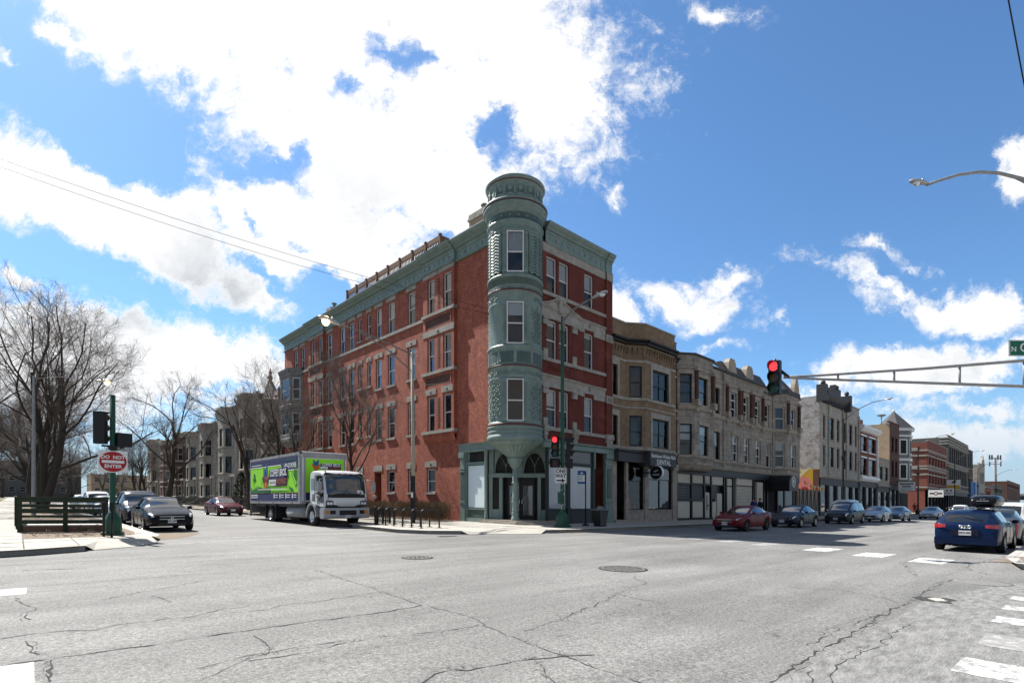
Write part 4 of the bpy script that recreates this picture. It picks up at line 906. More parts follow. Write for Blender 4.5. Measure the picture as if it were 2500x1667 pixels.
    vine(TF+.92, 9.95, 11.95, .42); vine(TF-1.9, 9.95, 11.95, .5); vine(TF+1.9, 5.8, 7.9, .5); vine(TF-1.9, 5.8, 7.9, .5)
    t.build('turret', ['teal_paint', 'maroon_trim', 'dark_teal_paint'], B)
    tur = [o for o in B.children if o.name.startswith('turret')][0]
    # one sash window per floor, looking out over the crossing
    o_ = (cos(TF), sin(TF)); d_ = (-o_[1], o_[0]); rw = 1.44
    for z0, z1, bl in ((13.66,15.86,.5),(9.84,12.08,.32),(5.72,7.98,0)):
        w = .455; s = Seg((C[0]+o_[0]*rw-d_[0]*w, C[1]+o_[1]*rw-d_[1]*w), (C[0]+o_[0]*rw+d_[0]*w, C[1]+o_[1]*rw+d_[1]*w))
        s.window(tur, 0, s.L, z0, z1, inset=-.02, fw=.06, blind=bl, curtain=(bl == .5), room=.8)
    # the free standing column under the turret
    c = MB()
    c.lathe([(.24,.36),(.24,.50),(.20,.54),(.19,.72),(.21,.78),(.17,.82),(.16,.86),(.19,.90),(.165,.95),(.165,1.32),(.20,1.36),(.20,1.42),(.16,1.46),(.19,1.5),(.15,1.55),(.19,1.66),(.165,1.70),(.16,2.38),(.20,2.42),(.20,2.48),(.155,2.52),(.15,3.28)], (C[0],C[1],0), 48, 0, rib=lambda th, z: 1+(.03*cos(th*12) if .95 < z < 2.9 else 0))
    c.build('column', 'teal_paint', B)
red_building()
# ------------------------------------------------------------------ the rest of the block along the main street
def yellow_building():
    B = thing('yellow_brick_building', 'three storey yellow brick building with a canted bay and a dental office at street level', 'building', 28.1, 20.8)
    w = MB(); m = Seg((28.05,20.8),(36.1,20.8)); x = lambda X: X-28.05
    f = [(8.45,10.42),(5.2,7.12)]
    m.wall(w, x(28.05), x(29.62), 4.9, 12.1, [(x(28.15), x(28.72), a, b) for a, b in f], 0, rev=.14)
    m.wall(w, x(34.6), x(36.1), 4.9, 12.1, [], 0)
    fc = Seg((29.6,20.8),(30.75,19.98)); bf = Seg((30.75,19.98),(34.45,19.98)); fr = Seg((34.45,19.98),(35.3,20.8))
    fo = [(.28, 1.16, a, b+.12) for a, b in f]; bo = [(.78, 2.86, a, b+.06) for a, b in f]
    fc.wall(w, 0, fc.L, 4.9, 12.1, fo, 0, rev=.12); bf.wall(w, 0, bf.L, 4.9, 12.1, bo, 0, rev=.14); fr.wall(w, 0, fr.L, 4.9, 12.1, [], 0)
    segs = [(m,0,x(29.6)),(fc,0,fc.L),(bf,0,bf.L),(fr,0,fr.L),(m,x(35.3),x(36.1))]
    st, bk = MB(), MB()
    for s, a, b in segs:
        s.wall(w, a, b, 12.1, 13.35, [], 0); s.prof(bk, a-.03, b+.03, [(0,11.92),(.18,11.96),(.2,12.05),(.34,12.14),(.36,12.24),(0,12.30)])
        s.box(st, a-.02, b+.02, 13.33, 13.42, -.3, .05); s.prof(st, a, b, [(0,10.76),(.06,10.78),(.08,10.9),(0,10.92)]); s.prof(st, a, b, [(0,8.22),(.08,8.24),(.09,8.40),(0,8.44)]); s.prof(st, a, b, [(0,4.92),(.09,4.95),(.1,5.14),(0,5.18)]); s.prof(st, a, b, [(0,7.7),(.05,7.72),(.05,7.8),(0,7.82)])
        n = max(1, int((b-a)/.30))
        for k in range(n):
            q = a+(b-a)*(k+.5)/n
            for j in range(4): s.box(w, q-.06-.0, q+.06, 11.2+j*.15, 11.3+j*.15, -.01, .04+.035*j)
        s.box(w, a, b, 11.08, 11.16, -.01, .05)
    for z0, z1 in f:
        m.box(st, x(28.05), x(28.72), z1, z1+.36, -.02, .06); m.box(st, x(28.72), x(28.9), z0-.05, z1+.36, -.02, .06)
        bf.box(st, .58, 3.06, z1+.06, z1+.42, -.02, .06); bf.box(st, .58, .78, z0, z1+.06, -.02, .06); bf.box(st, 2.86, 3.06, z0, z1+.06, -.02, .06)
    w.build('brick_wall', 'yellow_brick', B); st.build('stone_trim', 'limestone', B); bk.build('cornice', 'black_paint', B)
    for z0, z1 in f:
        m.window(B, x(28.15), x(28.72), z0, z1, 'black_frame', fw=.06); fc.window(B, .28, 1.16, z0, z1+.12, 'black_frame', fw=.09, inset=.06, blind=.01)
        bf.window(B, .78, 2.86, z0, z1+.06, 'black_frame', fw=.1, mull=1)
    b = MB(); b.box(28.1,36.05,20.82,34,11.9,12.0); b.box(28.06,28.3,20.85,34,0,13.3,1); b.box(35.8,36.08,20.85,34,0,13.3,1); b.box(28.1,36.05,33.7,34,0,13.3,1); b.build('roof', ['slate','tan_brick'], B)
    # shop level
    sh = MB(); P = lambda a, c, z0, z1, d0, d1, mi=0: m.box(sh, x(a), x(c), z0, z1, d0, d1, mi)
    P(28.1,28.55,.15,4.35,-.1,.08); P(28.05,28.6,4.2,4.42,-.1,.14); P(29.6,29.88,.15,4.3,-.1,.06); P(31.8,32.25,.15,4.3,-.1,.10); P(35.45,36.05,.15,4.3,-.1,.10); P(35.4,36.1,3.85,4.3,-.1,.2)
    P(29.88,31.8,.15,.9,-.1,.02); P(32.25,35.45,.15,.9,-.1,.05); P(29.88,31.8,.86,.95,-.1,.08,); P(32.25,35.45,.86,.95,-.1,.1); P(28.1,31.9,.1,.3,-.2,.35)
    P(28.05,36.1,4.3,4.95,-.3,-.02,2)
    P(28.5,29.6,.15,4.3,-1.3,-1.2,3); P(28.5,28.56,.2,4.2,-1.2,-.1,3)
    sh.build('shopfront', ['dark_stone','limestone','black_paint','interior'], B)
    aw = MB(); m.prof(aw, x(28.2), x(32.3), [(0,4.95),(.5,4.72),(.5,4.12),(0,4.12)]); m.prof(aw, x(28.1), x(32.35), [(0,5.0),(.6,4.88),(.6,4.78),(0,4.78)]); aw.build('fascia', 'charcoal', B)
    m.window(B, x(29.88), x(31.8), .95, 4.2, 'black_frame', fw=.07, inset=.1, split=.62, room=1.5, pane='shop_pane'); m.window(B, x(32.25), x(35.45), .95, 4.0, 'black_frame', fw=.08, inset=.06, split=.72, mull=1, room=1.2, pane='bright_pane')
    # traffic cone inside the shop window
    t = thing('traffic_cone', 'orange traffic cone standing inside the dark window of the dental office', 'cone', 30.75, 21.35, .95)
    c = MB(); c.lathe([(.16,.05),(.05,.75),(.03,.82),(.001,.82)], n=14); c.box(-.2,.2,-.2,.2,0,.05); c.build('cone_body', 'orange_plastic', t, world=False)
    # signs
    t = thing('dental_sign', 'charcoal fascia sign reading Bucktown Wicker Park DENTAL', 'sign', 32.8, 20.3, 3.9)
    s = MB(); s.box(31.1,34.45,19.84,20.75,3.96,4.90); s.build('sign_box', 'charcoal', t)
    s = MB(); fn = lambda sz: (lambda u, v: (32.78+u, 19.832, sz+v))
    text_bm(s, 'Bucktown Wicker Park', .36, fn(4.63), sx=.90, bold=.006); text_bm(s, 'DENTAL', .46, fn(4.22), sx=1.02, bold=.008); s.build('lettering', 'sign_white', t)
    t = thing('round_sign', 'round black and white projecting sign below the dental sign', 'sign', 31.7, 20.6, 3.3)
    s = MB(); s.lathe([(.001,-.09),(.46,-.09),(.46,.09),(.001,.09)], (31.75,19.75,3.50), 36, 0, axis='x', smooth=False); s.lathe([(.46,-.10),(.50,-.08),(.50,.10),(.46,.11)], (31.75,19.75,3.50), 36, 1, axis='x'); s.build('sign_disc', ['sign_black','sign_white'], t)
    s = MB(); s.bar((31.75,20.2,3.5),(31.75,20.75,3.5),.08,.08); s.box(31.45,31.95,20.6,20.72,3.25,3.8); s.build('bracket', 'black_paint', t)
    s = MB(); s.box(31.645,31.655,19.5,20.0,3.33,3.38); s.tube([(31.65,19.62+.3*k/8,3.60+.05*sin(k*.8)) for k in range(9)], .025, 5); s.build('emblem', 'sign_white', t)
yellow_building()

def grey_building():
    B = thing('grey_stone_building', 'long grey stone building with two canted bays and slate gables', 'building', 36.2, 20.8)
    m = Seg((36.1,20.8),(61.4,20.8)); x = lambda X: X-36.1
    w, tr, co = MB(), MB(), MB(); f3, f2 = (8.95,11.05), (5.1,7.4)
    wins = []   # (seg, a0, a1, z0, z1, frame, transom)
    # first bay
    A1 = Seg((36.12,20.75),(37.25,19.95)); A2 = Seg((37.25,19.95),(40.15,19.95)); A3 = Seg((40.15,19.95),(41.2,20.8))
    o1 = [(.22,1.18,f3[0],f3[1]+.1),(.22,1.18,*f2)]; o2 = [(.6,2.05,*f3),(.75,2.15,*f2)]
    A1.wall(w, 0, A1.L, 4.4, 12.6, o1, rev=.14); A2.wall(w, 0, A2.L, 4.4, 12.6, o2, rev=.2); A3.wall(w, 0, A3.L, 4.4, 12.6, [])
    wins += [(A1,*o,'black_frame',.28) for o in o1]+[(A2,*o,'black_frame',.0) for o in o2]
    # flat middle part
    mo = [(x(41.95),x(43.05),8.9,11.05),(x(42.05),x(43.1),*f2)]
    for a, b in ((45.1,46.2),(47.42,48.52),(49.92,51.02)): mo += [(x(a),x(b),8.95,11.08),(x(a+.3),x(b+.3),*f2)]
    mo += [(x(52.2),x(53.3),8.8,11.0),(x(52.6),x(53.7),5.0,7.4)]
    m.wall(w, x(41.2), x(54.2), 4.3, 12.55, mo, rev=.18)
    wins += [(m,*o,'white_frame' if i > 1 else 'black_frame',.3 if 1 < i < 8 else 0) for i, o in enumerate(mo)]
    # second bay
    C1 = Seg((54.2,20.8),(55.4,19.95)); C2 = Seg((55.4,19.95),(58.6,19.95)); C3 = Seg((58.6,19.95),(59.8,20.8))
    p1 = [(.25,1.22,8.8,11.0),(.25,1.22,*f2)]; p2 = [(.9,2.3,*f3),(1.1,2.4,*f2)]
    C1.wall(w, 0, C1.L, 4.4, 12.3, p1, rev=.14); C2.wall(w, 0, C2.L, 4.4, 12.3, p2, rev=.2); C3.wall(w, 0, C3.L, 4.4, 12.3, [])
    m.wall(w, x(59.8), x(61.4), 4.3, 12.3, [])
    wins += [(C1,*o,'white_frame',0) for o in p1]+[(C2,*o,'white_frame',0) for o in p2]
    segs = [(A1,0,A1.L),(A2,0,A2.L),(A3,0,A3.L),(m,x(41.2),x(54.2)),(C1,0,C1.L),(C2,0,C2.L),(C3,0,C3.L),(m,x(59.8),x(61.4))]
    for s, a, b in segs:
        s.prof(tr, a, b, [(0,8.45),(.10,8.5),(.16,8.62),(.16,8.74),(0,8.84)]); s.prof(tr, a, b, [(0,11.55),(.06,11.58),(.06,11.68),(0,11.72)]); s.prof(tr, a, b, [(0,4.82),(.1,4.86),(.14,4.98),(0,5.02)])
        if s is not m: s.prof(tr, a, b, [(-.35,3.95),(-.1,4.1),(.12,4.4),(.12,4.5),(0,4.55)])
    m.prof(tr, x(41.2), x(54.2), [(0,4.25),(.1,4.28),(.16,4.42),(0,4.48)])
    for s, a, b, z0, z1, *_ in wins:
        tr.cut(); s.box(tr, a-.12, b+.12, z1, z1+.26, -.02, .04); s.box(tr, a-.08, b+.08, z0-.14, z0, -.02, .07)
    # dark engaged columns between the upper windows
    def col(s, a):
        p = s.pt(a, .12, 0); co.cut(); co.lathe([(.17,9.2),(.15,9.3),(.15,11.3),(.19,11.4)], (p[0],p[1],0), 12)
        s.box(tr, a-.26, a+.26, 8.75, 9.25, -.02, .36); s.box(tr, a-.22, a+.22, 11.38, 11.62, -.02, .32); s.box(tr, a-.2, a+.2, 8.35, 8.75, -.02, .2)
    for s, a in ((A2,.12),(A2,2.72),(m,x(44.2)),(m,x(46.65)),(m,x(47.0)),(m,x(49.05)),(m,x(49.4)),(m,x(51.6)),(C2,.15),(C2,3.0)): col(s, a)
    m.box(w, x(43.6), x(43.95), 4.3, 12.5, -.02, .08); m.box(w, x(54.0), x(54.3), 4.3, 12.2, -.02, .08)
    w.build('stone_wall', 'grey_block', B); tr.build_pieces('stone_trim', 'dark_stone', B); co.build_pieces('column', 'far_brown_brick', B)
    for i, (s, a, b, z0, z1, fr, tn) in enumerate(wins):
        s.window(B, a, b, z0, z1, fr, inset=.16, fw=.07, transom=tn, split=.5, blind=[0,.5,0,.3][i % 4], curtain=True, pane='bright_pane' if s in (A2, C2) else 'pane')
    r = MB()
    for s, a, b in segs: s.box(r, a-.05, b+.05, 12.3 if s in (C1,C2,C3) else 12.58, 12.7, -.4, .14)
    m.prof(r, x(43.9), x(52.0), [(.2,12.5),(.22,12.66),(-.35,13.6),(-1.2,13.6)]); m.prof(r, x(52.0), x(54.8), [(.1,12.0),(.1,12.12),(-.7,12.95),(-1.2,12.95)])
    m.prof(r, x(36.1), x(43.9), [(-.1,12.6),(-1.6,13.3),(-6,13.4)])
    r.add([(54.2,20.7,12.45),(55.4,19.9,12.45),(58.6,19.9,12.45),(59.8,20.7,12.45),(56.9,21.4,14.6)], [(0,1,4),(1,2,4),(2,3,4)])
    r.box(36.2,61.3,21.4,34,12.2,12.35); r.box(61.15,61.4,20.9,34,0,12.3,1); r.box(36.2,61.3,33.7,34,0,12.3,1)
    r.build('slate_roof', ['slate','tan_brick'], B)
    g = MB(); fn = lambda a, b, d: m.pt(a, d, b)
    for c in (44.9, 48.4): g.cut(); g.prism([(x(c-.82),12.7),(x(c+.82),12.7),(x(c+.66),13.5),(x(c+.40),13.85),(x(c-.40),13.85),(x(c-.66),13.5)], fn, -.25, .24)
    g.cut(); g.prism([(x(57.2),12.5),(x(58.7),12.5),(x(58.6),13.2),(x(58.2),14.2),(x(57.7),14.2),(x(57.3),13.2)], fn, .5, .9)
    g.build_pieces('gable', ['dark_stone'], B)
    # street level: boarded bars and shops
    sh = MB(); P = lambda a, c, z0, z1, d0, d1, mi=0: m.box(sh, x(a), x(c), z0, z1, d0, d1, mi)
    P(36.1,61.4,3.7,4.35,-.2,-.02); P(36.1,61.4,.1,3.7,-.35,-.3); P(36.1,61.4,.1,.3,-.3,.0)
    for a in (36.15,38.4,40.42,41.6,43.9,44.3,45.6,49.75,52.2,52.9,55.4,57.2,59.7): P(a,a+.18,.2,3.7,-.3,-.02)
    P(36.2,41.6,2.9,3.0,-.3,-.04); P(36.2,40.5,1.62,1.85,-.3,-.04)
    for a, c, z0, z1 in ((36.36,38.36,3.0,3.68),(38.62,41.56,3.05,3.68),(41.8,43.85,3.0,3.68),(36.4,38.3,.32,1.6),(38.7,40.4,.34,1.62),(44.5,45.55,3.0,3.6),(44.5,45.55,.4,2.9),(46.5,49.7,3.1,3.72),(50.8,52.1,.3,3.5)): P(a,c,z0,z1,-.3,-.12,1)
    for a, c, z0, z1 in ((40.66,41.45,.22,2.35),(42.8,43.65,.22,2.3),(41.85,42.6,.3,1.6)): P(a,c,z0,z1,-.3,-.1,1)
    P(40.95,41.1,.9,2.1,-.1,-.09,0); P(41.02,41.28,1.2,1.35,-.1,-.085,0)
    for a, c in ((36.4,38.36),(38.62,40.4),(41.85,42.7)):
        P(a,c,1.88,2.88,-.3,-.16,2); n = int((c-a)/.2)
        for i in range(n+1): P(a+(c-a)*i/n-.012,a+(c-a)*i/n+.012,1.88,2.88,-.17,-.14,3)
        for j in range(6): P(a,c,1.88+j*.2-.012,1.88+j*.2+.012,-.17,-.142,3)
    P(46.5,49.7,.3,3.0,-.3,-.14,1)
    for i in range(24):
        for j in range(20): P(46.58+i*.13,46.63+i*.13,.42+j*.13,.47+j*.13,-.15,-.135,0)
    P(52.95,59.7,.3,3.6,-.3,-.26,4); P(52.95,59.7,.2,.7,-.3,-.05)
    text_bm(sh, '2217', .34, lambda u, v: (40.9+u, 20.8+.112, 3.16+v), 5, sx=.8)
    sh.build('shopfront', ['deep_green_trim' if 0 else 'black_frame','cream_panel','charcoal','grey_plastic','interior','sign_black'], B)
    m.window(B, x(55.6), x(57.1), .7, 3.3, 'black_frame', inset=.06, split=0, room=.15, pane='shop_pane'); m.window(B, x(57.4), x(59.6), .7, 3.3, 'black_frame', inset=.06, split=0, room=.15, pane='shop_pane')
    # round black awning with a badge
    t = thing('black_awning', 'black barrel awning with a round white badge over a doorway', 'awning', 54.2, 20.4, 2.7)
    a = MB(); W, D = 1.05, 1.9; cx, z0 = 54.2, 2.75
    pr = [(cx-W, z0)]+[(cx+W*cos(pi-pi*k/16), z0+.75+.75*sin(pi*k/16)) for k in range(17)]+[(cx+W, z0)]
    a.prism(pr, lambda u, v, d: (u, 20.8-d, v), 0, D); a.build('canopy', 'black_paint', t)
    e = MB(); fy = 20.8-D-.012
    for r0, r1 in ((.52,.47),(.36,.32)): e.add([(cx+r*cos(2*pi*k/36), fy, 3.62+r*sin(2*pi*k/36)) for k in range(36) for r in (r0, r1)], [(2*k,2*((k+1)%36),2*((k+1)%36)+1,2*k+1) for k in range(36)])
    for k in range(16):
        th = 2*pi*k/16; e.bar((cx+.385*cos(th),fy,3.62+.385*sin(th)),(cx+.45*cos(th),fy,3.62+.45*sin(th)),.01,.07)
    e.add([(cx+.2*cos(2*pi*k/7)*(1 if k % 2 else .6), fy, 3.62+.22*sin(2*pi*k/7)) for k in range(7)], [tuple(range(7))]); e.build('badge', 'sign_white', t)
grey_building()

# gap lot: fence, mural wall, bunting on the white-washed building
def simple_block(label, name, x0, x1, depth, ztop, wallmat, side, cols, rows, frame='black_frame', sidemat=None, trim='limestone', shopz=4.9, y0=20.8, parapet=0., blind=False, cap='limestone', kind='building', wz=None, group=None, shop='charcoal', winpane='pane'):
    B = thing(name, label, kind, (x0+x1)/2, y0)
    m = Seg((x0,y0),(x1,y0)); L = m.L; w = MB(); ops = [(a-x0,b-x0,z0,z1) for a, b in cols for z0, z1 in rows]
    m.wall(w, 0, L, shopz, ztop, ops, 0, rev=.2)
    w.build('front_wall', wallmat, B)
    s = MB(); s.box(x0, x0+.3, y0+.02, y0+depth, 0, ztop-.3); s.box(x1-.3, x1, y0+.02, y0+depth, 0, ztop-.3); s.box(x0, x1, y0+depth-.3, y0+depth, 0, ztop-.3); s.build('side_wall', sidemat or wallmat, B)
    r = MB(); r.box(x0+.3, x1-.3, y0+.3, y0+depth-.3, ztop-.9, ztop-.8); r.build('roof', 'tin', B)
    t = MB(); m.box(t, -.05, L+.05, ztop-.02, ztop+.10, -.35, .08)
    for a, b, z0, z1 in ops: t.cut(); m.box(t, a-.1, b+.1, z1, z1+.22, -.02, .06); t.cut(); m.box(t, a-.1, b+.1, z0-.16, z0, -.02, .09)
    t.cut(); m.prof(t, 0, L, [(0,shopz-.1),(.12,shopz-.05),(.15,shopz+.15),(0,shopz+.2)]); t.build_pieces('stone_trim', trim, B)
    for a, b, z0, z1 in ops: m.window(B, a, b, z0, z1, frame, inset=.16, fw=.08, room=.3, pane=winpane)
    if shopz > 2:
        sh = MB(); n = max(2, int(L/3)); m.box(sh, 0, L, .1, shopz-.1, -.4, -.35, 1); m.box(sh, 0, L, shopz-.9, shopz-.1, -.35, -.02)
        for i in range(n+1): a = min(L-.35, L*i/n); m.box(sh, a, a+.35, .1, shopz-.9, -.35, .02)
        m.box(sh, 0, L, .1, .6, -.35, -.06); sh.build('shopfront', [shop, 'interior'], B)
        g = MB(); g.add([m.pt(.1,-.2,.6),m.pt(L-.1,-.2,.6),m.pt(L-.1,-.2,shopz-.9),m.pt(.1,-.2,shopz-.9)], [(0,1,2,3)]); g.build('shop_window', 'shop_pane', B)
    return B, m
f3, f2 = (9.3,11.9), (6.0,8.4)
cw = [(69.2,70.5),(73.0,75.2),(76.4,77.6),(77.9,79.0),(79.4,80.9),(81.4,82.6)]
B, m = simple_block('three storey grey stone building with a whitewashed brick side wall and dark cornice', 'stone_front_building', 67.7, 83.4, 22, 14.35, 'pale_block', None, [(68.9,69.7),(71.3,72.9),(74.0,75.0),(76.6,77.8),(79.0,80.4),(81.5,82.4)], [f3, f2], sidemat='whitewashed_brick', trim='dark_stone', shopz=4.7)
c = MB(); m.prof(c, .2, 9.2, [(0,13.6),(.2,13.7),(.5,14.0),(.7,14.3),(.7,14.6),(0,14.9)]); m.box(c, -.2, .6, 13.4, 15.3, -.3, .7); m.box(c, 8.8, 9.5, 13.2, 15.2, -.3, .8); m.box(c, 3.4, 6.4, 14.8, 15.5, -.2, .4); m.box(c, 4.2, 5.6, 15.4, 15.9, -.2, .4); m.ball = None
for a in (.2, 4.9, 9.1): c.ball(m.pt(a, .3, 15.5), .28, 10)
for k in range(14): m.box(c, .8+k*.6, 1.0+k*.6, 13.35, 14.0, 0, .35)
c.build('cornice', 'charcoal', B)
c = MB()
for a in (3.0, 8.4, 9.9, 15.3): m.box(c, a-.16, a+.16, 4.8, 13.4, -.02, .16)
c.build_pieces('pilaster', 'pale_block', B)
c = MB(); fy = 67.69
def mur(P, k, mi): c.add([(fy-k*.004, a, b) for a, b in P], [tuple(range(len(P)))], mi)
mur([(20.85,2.2),(31,2.2),(31,5.6),(20.85,5.6)], 0, 2); mur([(20.85,2.3),(21.5,2.3),(21.5,5.55),(20.85,5.55)], 1, 4)
mur([(22.9+1.7*cos(pi*k/14), 2.5+2.4*sin(pi*k/14)) for k in range(15)], 1, 0); mur([(22.9+.0,4.6),(23.9,5.6),(21.9,5.6)], 2, 3); mur([(24.0,5.6),(23.1,4.9),(24.8,3.9),(25.6,4.6)], 1, 1); mur([(22.4+.5*cos(k),3.1+.5*sin(k)) for k in range(6)], 2, 1)
c.build('mural', ['mural_pink','mural_red','mural_yellow','mural_cream','far_brown_brick'], B)
t = thing('lot_fence', 'dark panel fence closing the gap lot below the mural', 'fence', 64.5, 20.9)
s = MB()
for k in range(6): s.box(61.5+k*1.22,61.62+k*1.22,20.85,20.97,.1,3.2)
s.build_pieces('post', 'black_paint', t); s = MB(); s.box(61.5,67.6,20.92,20.96,.2,3.0); s.build('panel', 'stone_carving', t); s = MB()
for k in range(5): s.tube([(61.6+k*1.22+.2,20.86,.3),(61.6+k*1.22+.9,20.86,2.9)], .03, 5)
s.box(61.5,67.6,20.84,20.9,3.0,3.1); s.build('rail', 'black_paint', t)
s = MB()
for k in range(12):
    a = 60.6+k*.6; z = 4.1-.7*k/11-.25*sin(pi*k/11); s.add([(a,20.3,z),(a+.5,20.3,z-.03),(a+.25,20.3,z-.55)], [(0,1,2)], k % 3)
s.tube([(60.5,20.3,4.12),(64,20.3,3.5),(67.7,20.3,3.4)], .015, 4); tag(s.build('bunting', ['mural_cream','mural_red','mural_yellow'], at=(64,20.3)), 'string of triangular flags hanging before the mural', 'bunting')
B, m = simple_block('narrow red brick building with white cornice and white framed corner', 'red_brick_shop_building', 83.5, 92.6, 20, 12.3, 'far_red_brick', None, [(84.3,87.0),(88.0,91.6)], [(8.9,11.0),(5.6,8.0)], trim='sign_white', shopz=4.9)
c = MB(); m.prof(c, 0, 9.1, [(0,11.5),(.3,11.6),(.6,12.0),(.6,12.35),(0,12.4)]); m.box(c, 8.6, 8.95, 5.4, 11.2, 0, .2); m.prof(c, 0, 9.1, [(0,5.0),(.4,5.05),(.4,5.4),(0,5.5)]); c.build('white_cornice', 'sign_white', B)
c = MB()
for k in range(3): c.box(84.4+k*1.3,85.1+k*1.3,21.4,22.1,12,13.9-.2*k)
c.build_pieces('chimney', 'far_red_brick', B)
B, m = simple_block('low grey two storey shop building beside the brown brick house', 'low_grey_building', 92.7, 99.9, 18, 8.5, 'dark_stone', None, [(93.6,95.8),(96.9,99.0)], [(5.3,7.3)], trim='limestone', shopz=4.4)
B, m = simple_block('dark brown brick building with a tan brick side wall', 'brown_brick_building', 100.0, 106.2, 20, 14.6, 'far_brown_brick', None, [(101.2,102.6),(103.6,105.0)], [(10.0,12.3),(6.0,8.6)], sidemat='tan_brick', trim='far_brown_brick', shopz=4.9)
c = MB(); c.lathe([(.01,.0),(.55,.25),(.62,.4)], (99.6,21.8,15.3), 16, 0); c.tube([(99.6,21.8,14.2),(99.6,21.8,15.3)], .07, 6); c.build('satellite_dish', 'galvanised', B)
# turreted corner house
B = thing('turret_house', 'pale blue corner house with a grey conical turret roof', 'building', 109, 20.8)
c = MB(); c.box(106.3,114.5,23.2,36,0,12.6,0); c.build('side_wall', ['tan_brick'], B)
c = MB(); pts = [(110.0+2.5*cos(pi/8+k*pi/4), 22.3+2.5*sin(pi/8+k*pi/4)) for k in range(8)]
for a, b in zip(pts, pts[1:]+pts[:1]):
    s = Seg(b, a) if False else Seg(a, b); s = Seg(a, b)
    s.box(c, 0, s.L, 4.8, 14.2, -.2, .0, 0); s.box(c, .3, s.L-.3, 10.0, 12.6, -.05, .06, 1); s.box(c, .3, s.L-.3, 5.9, 8.5, -.05, .06, 1); s.box(c, .5, s.L-.5, 10.2, 12.4, 0, .08, 2); s.box(c, .5, s.L-.5, 6.1, 8.3, 0, .08, 2); s.box(c, -.1, s.L+.1, 13.0, 13.3, 0, .15, 1); s.box(c, -.2, s.L+.2, 14.0, 14.5, 0, .35, 1); s.box(c, -.05, s.L+.05, 9.0, 9.4, 0, .1, 1)
c.build('turret_wall', ['oriel_metal','sign_white','interior'], B)
c = MB(); c.lathe([(3.0,14.45),(.05,17.6),(.001,17.6)], (110,22.3,0), 8, 0, smooth=False, a0=pi/8, a1=2*pi+pi/8); c.ball((110,22.3,17.7), .2, 8, 1); c.build('turret_roof', ['slate','sign_white'], B)
c = MB(); c.box(106.3,113,20.9,24,.1,4.8); c.box(107,112.5,20.8,20.9,.6,3.6,1); c.build('shopfront', ['dark_stone','interior'], B)
# banded red brick corner block with its gable side turned to the cross street
B, m = simple_block('banded red brick corner block with pale stone courses', 'banded_brick_building', 129.5, 150.0, 26, 14.2, 'far_red_brick', None, [(131.0+k*3.15,132.5+k*3.15) for k in range(6)], [(9.6,11.9),(5.9,8.4)], trim='limestone', shopz=4.7, shop='interior')
s2 = Seg((129.48,46.8),(129.48,20.8)); c = MB()
for z in (5.0,7.5,8.6,9.1,11.2,12.2): m.box(c, 0, m.L, z, z+.3, 0, .08); s2.box(c, 19.5, s2.L, z, z+.3, 0, .08)
for z0 in (8.8, 12.4): s2.box(c, 21.5, 24.6, z0, z0+.5, 0, .12)
c.build('stone_course', 'limestone', B)
c = MB(); s2.box(c, 22.2, 24.0, 9.6, 12.4, 0, .05); s2.box(c, 22.2, 24.0, 5.9, 8.8, 0, .05); c.build('blind_window', 'far_brown_brick', B)
c = MB(); s2.box(c, .0, 19.4, .1, 13.9, .0, .06); c.build('tan_side', 'tan_brick', B)
B, m = simple_block('dark grey brick loft block with white stone bands', 'grey_loft_building', 152.5, 182.0, 26, 17.3, 'far_grey_brick', None, [(154.0+k*2.9,155.9+k*2.9) for k in range(9)], [(11.4,15.0),(6.6,10.2)], trim='limestone', shopz=4.9)
s2 = Seg((152.48,46.8),(152.48,20.8)); c = MB()
for z in (5.2,6.3,10.5,11.0,15.4,16.0,16.7): m.box(c, 0, m.L, z, z+.28, 0, .12)
for z in (10.5,11.0,15.4,16.0,16.7): s2.box(c, 24.4, s2.L, z, z+.28, 0, .1)
c.build('stone_course', 'limestone', B)
B, m = simple_block('slender dark brick building beyond the grey loft block', 'dark_brick_building', 183.0, 190.0, 18, 11.5, 'far_brown_brick', None, [(184.2,186),(187,188.8)], [(6,9)], trim='limestone', shopz=4.9)
t = thing('water_tank', 'dark boxy rooftop tank frame beyond the loft block', 'tank', 196, 24); c = MB(); c.box(192,200,22,28,11,17.2); c.build('tank_body', 'charcoal', t)
c = MB()
for a in (192.3, 195.8, 199.4): c.box(a,a+.4,21.8,22.3,0,17.4)
c.build_pieces('post', 'black_paint', t)
B, m = simple_block('pale ornate parapet building far down the street', 'ornate_building', 203, 216, 18, 14.0, 'pale_block', None, [(205+k*2.6,206.6+k*2.6) for k in range(4)], [(8.4,11.4)], shopz=5.5)
c = MB(); fn = lambda a, b, d: m.pt(a, d, b); c.prism([(3,14),(10,14),(9,15.2),(7.5,15.6),(7,16.6),(6,16.6),(5.5,15.6),(4,15.2)], fn, -.2, .3); c.build('parapet', 'pale_block', B)
for k, (xx, ww, hh, wm) in enumerate(((219, 14, 7.5, 'far_red_brick'), (240, 30, 9, 'far_grey_brick'), (285, 60, 12, 'far_brown_brick'), (205, 8, 10, 'far_red_brick'))):
    if k < 3: simple_block(['small red brick shop far down the main street', 'plain grey block far down the main street', 'long low brown block at the far end of the main street'][k], 'distant_building', xx, xx+ww, 20, hh, wm, None, [(xx+1.5+j*3.2, xx+3.4+j*3.2) for j in range(int(ww/3.2)-1)], [(hh-2.6,hh-1.0)], shopz=4.2)
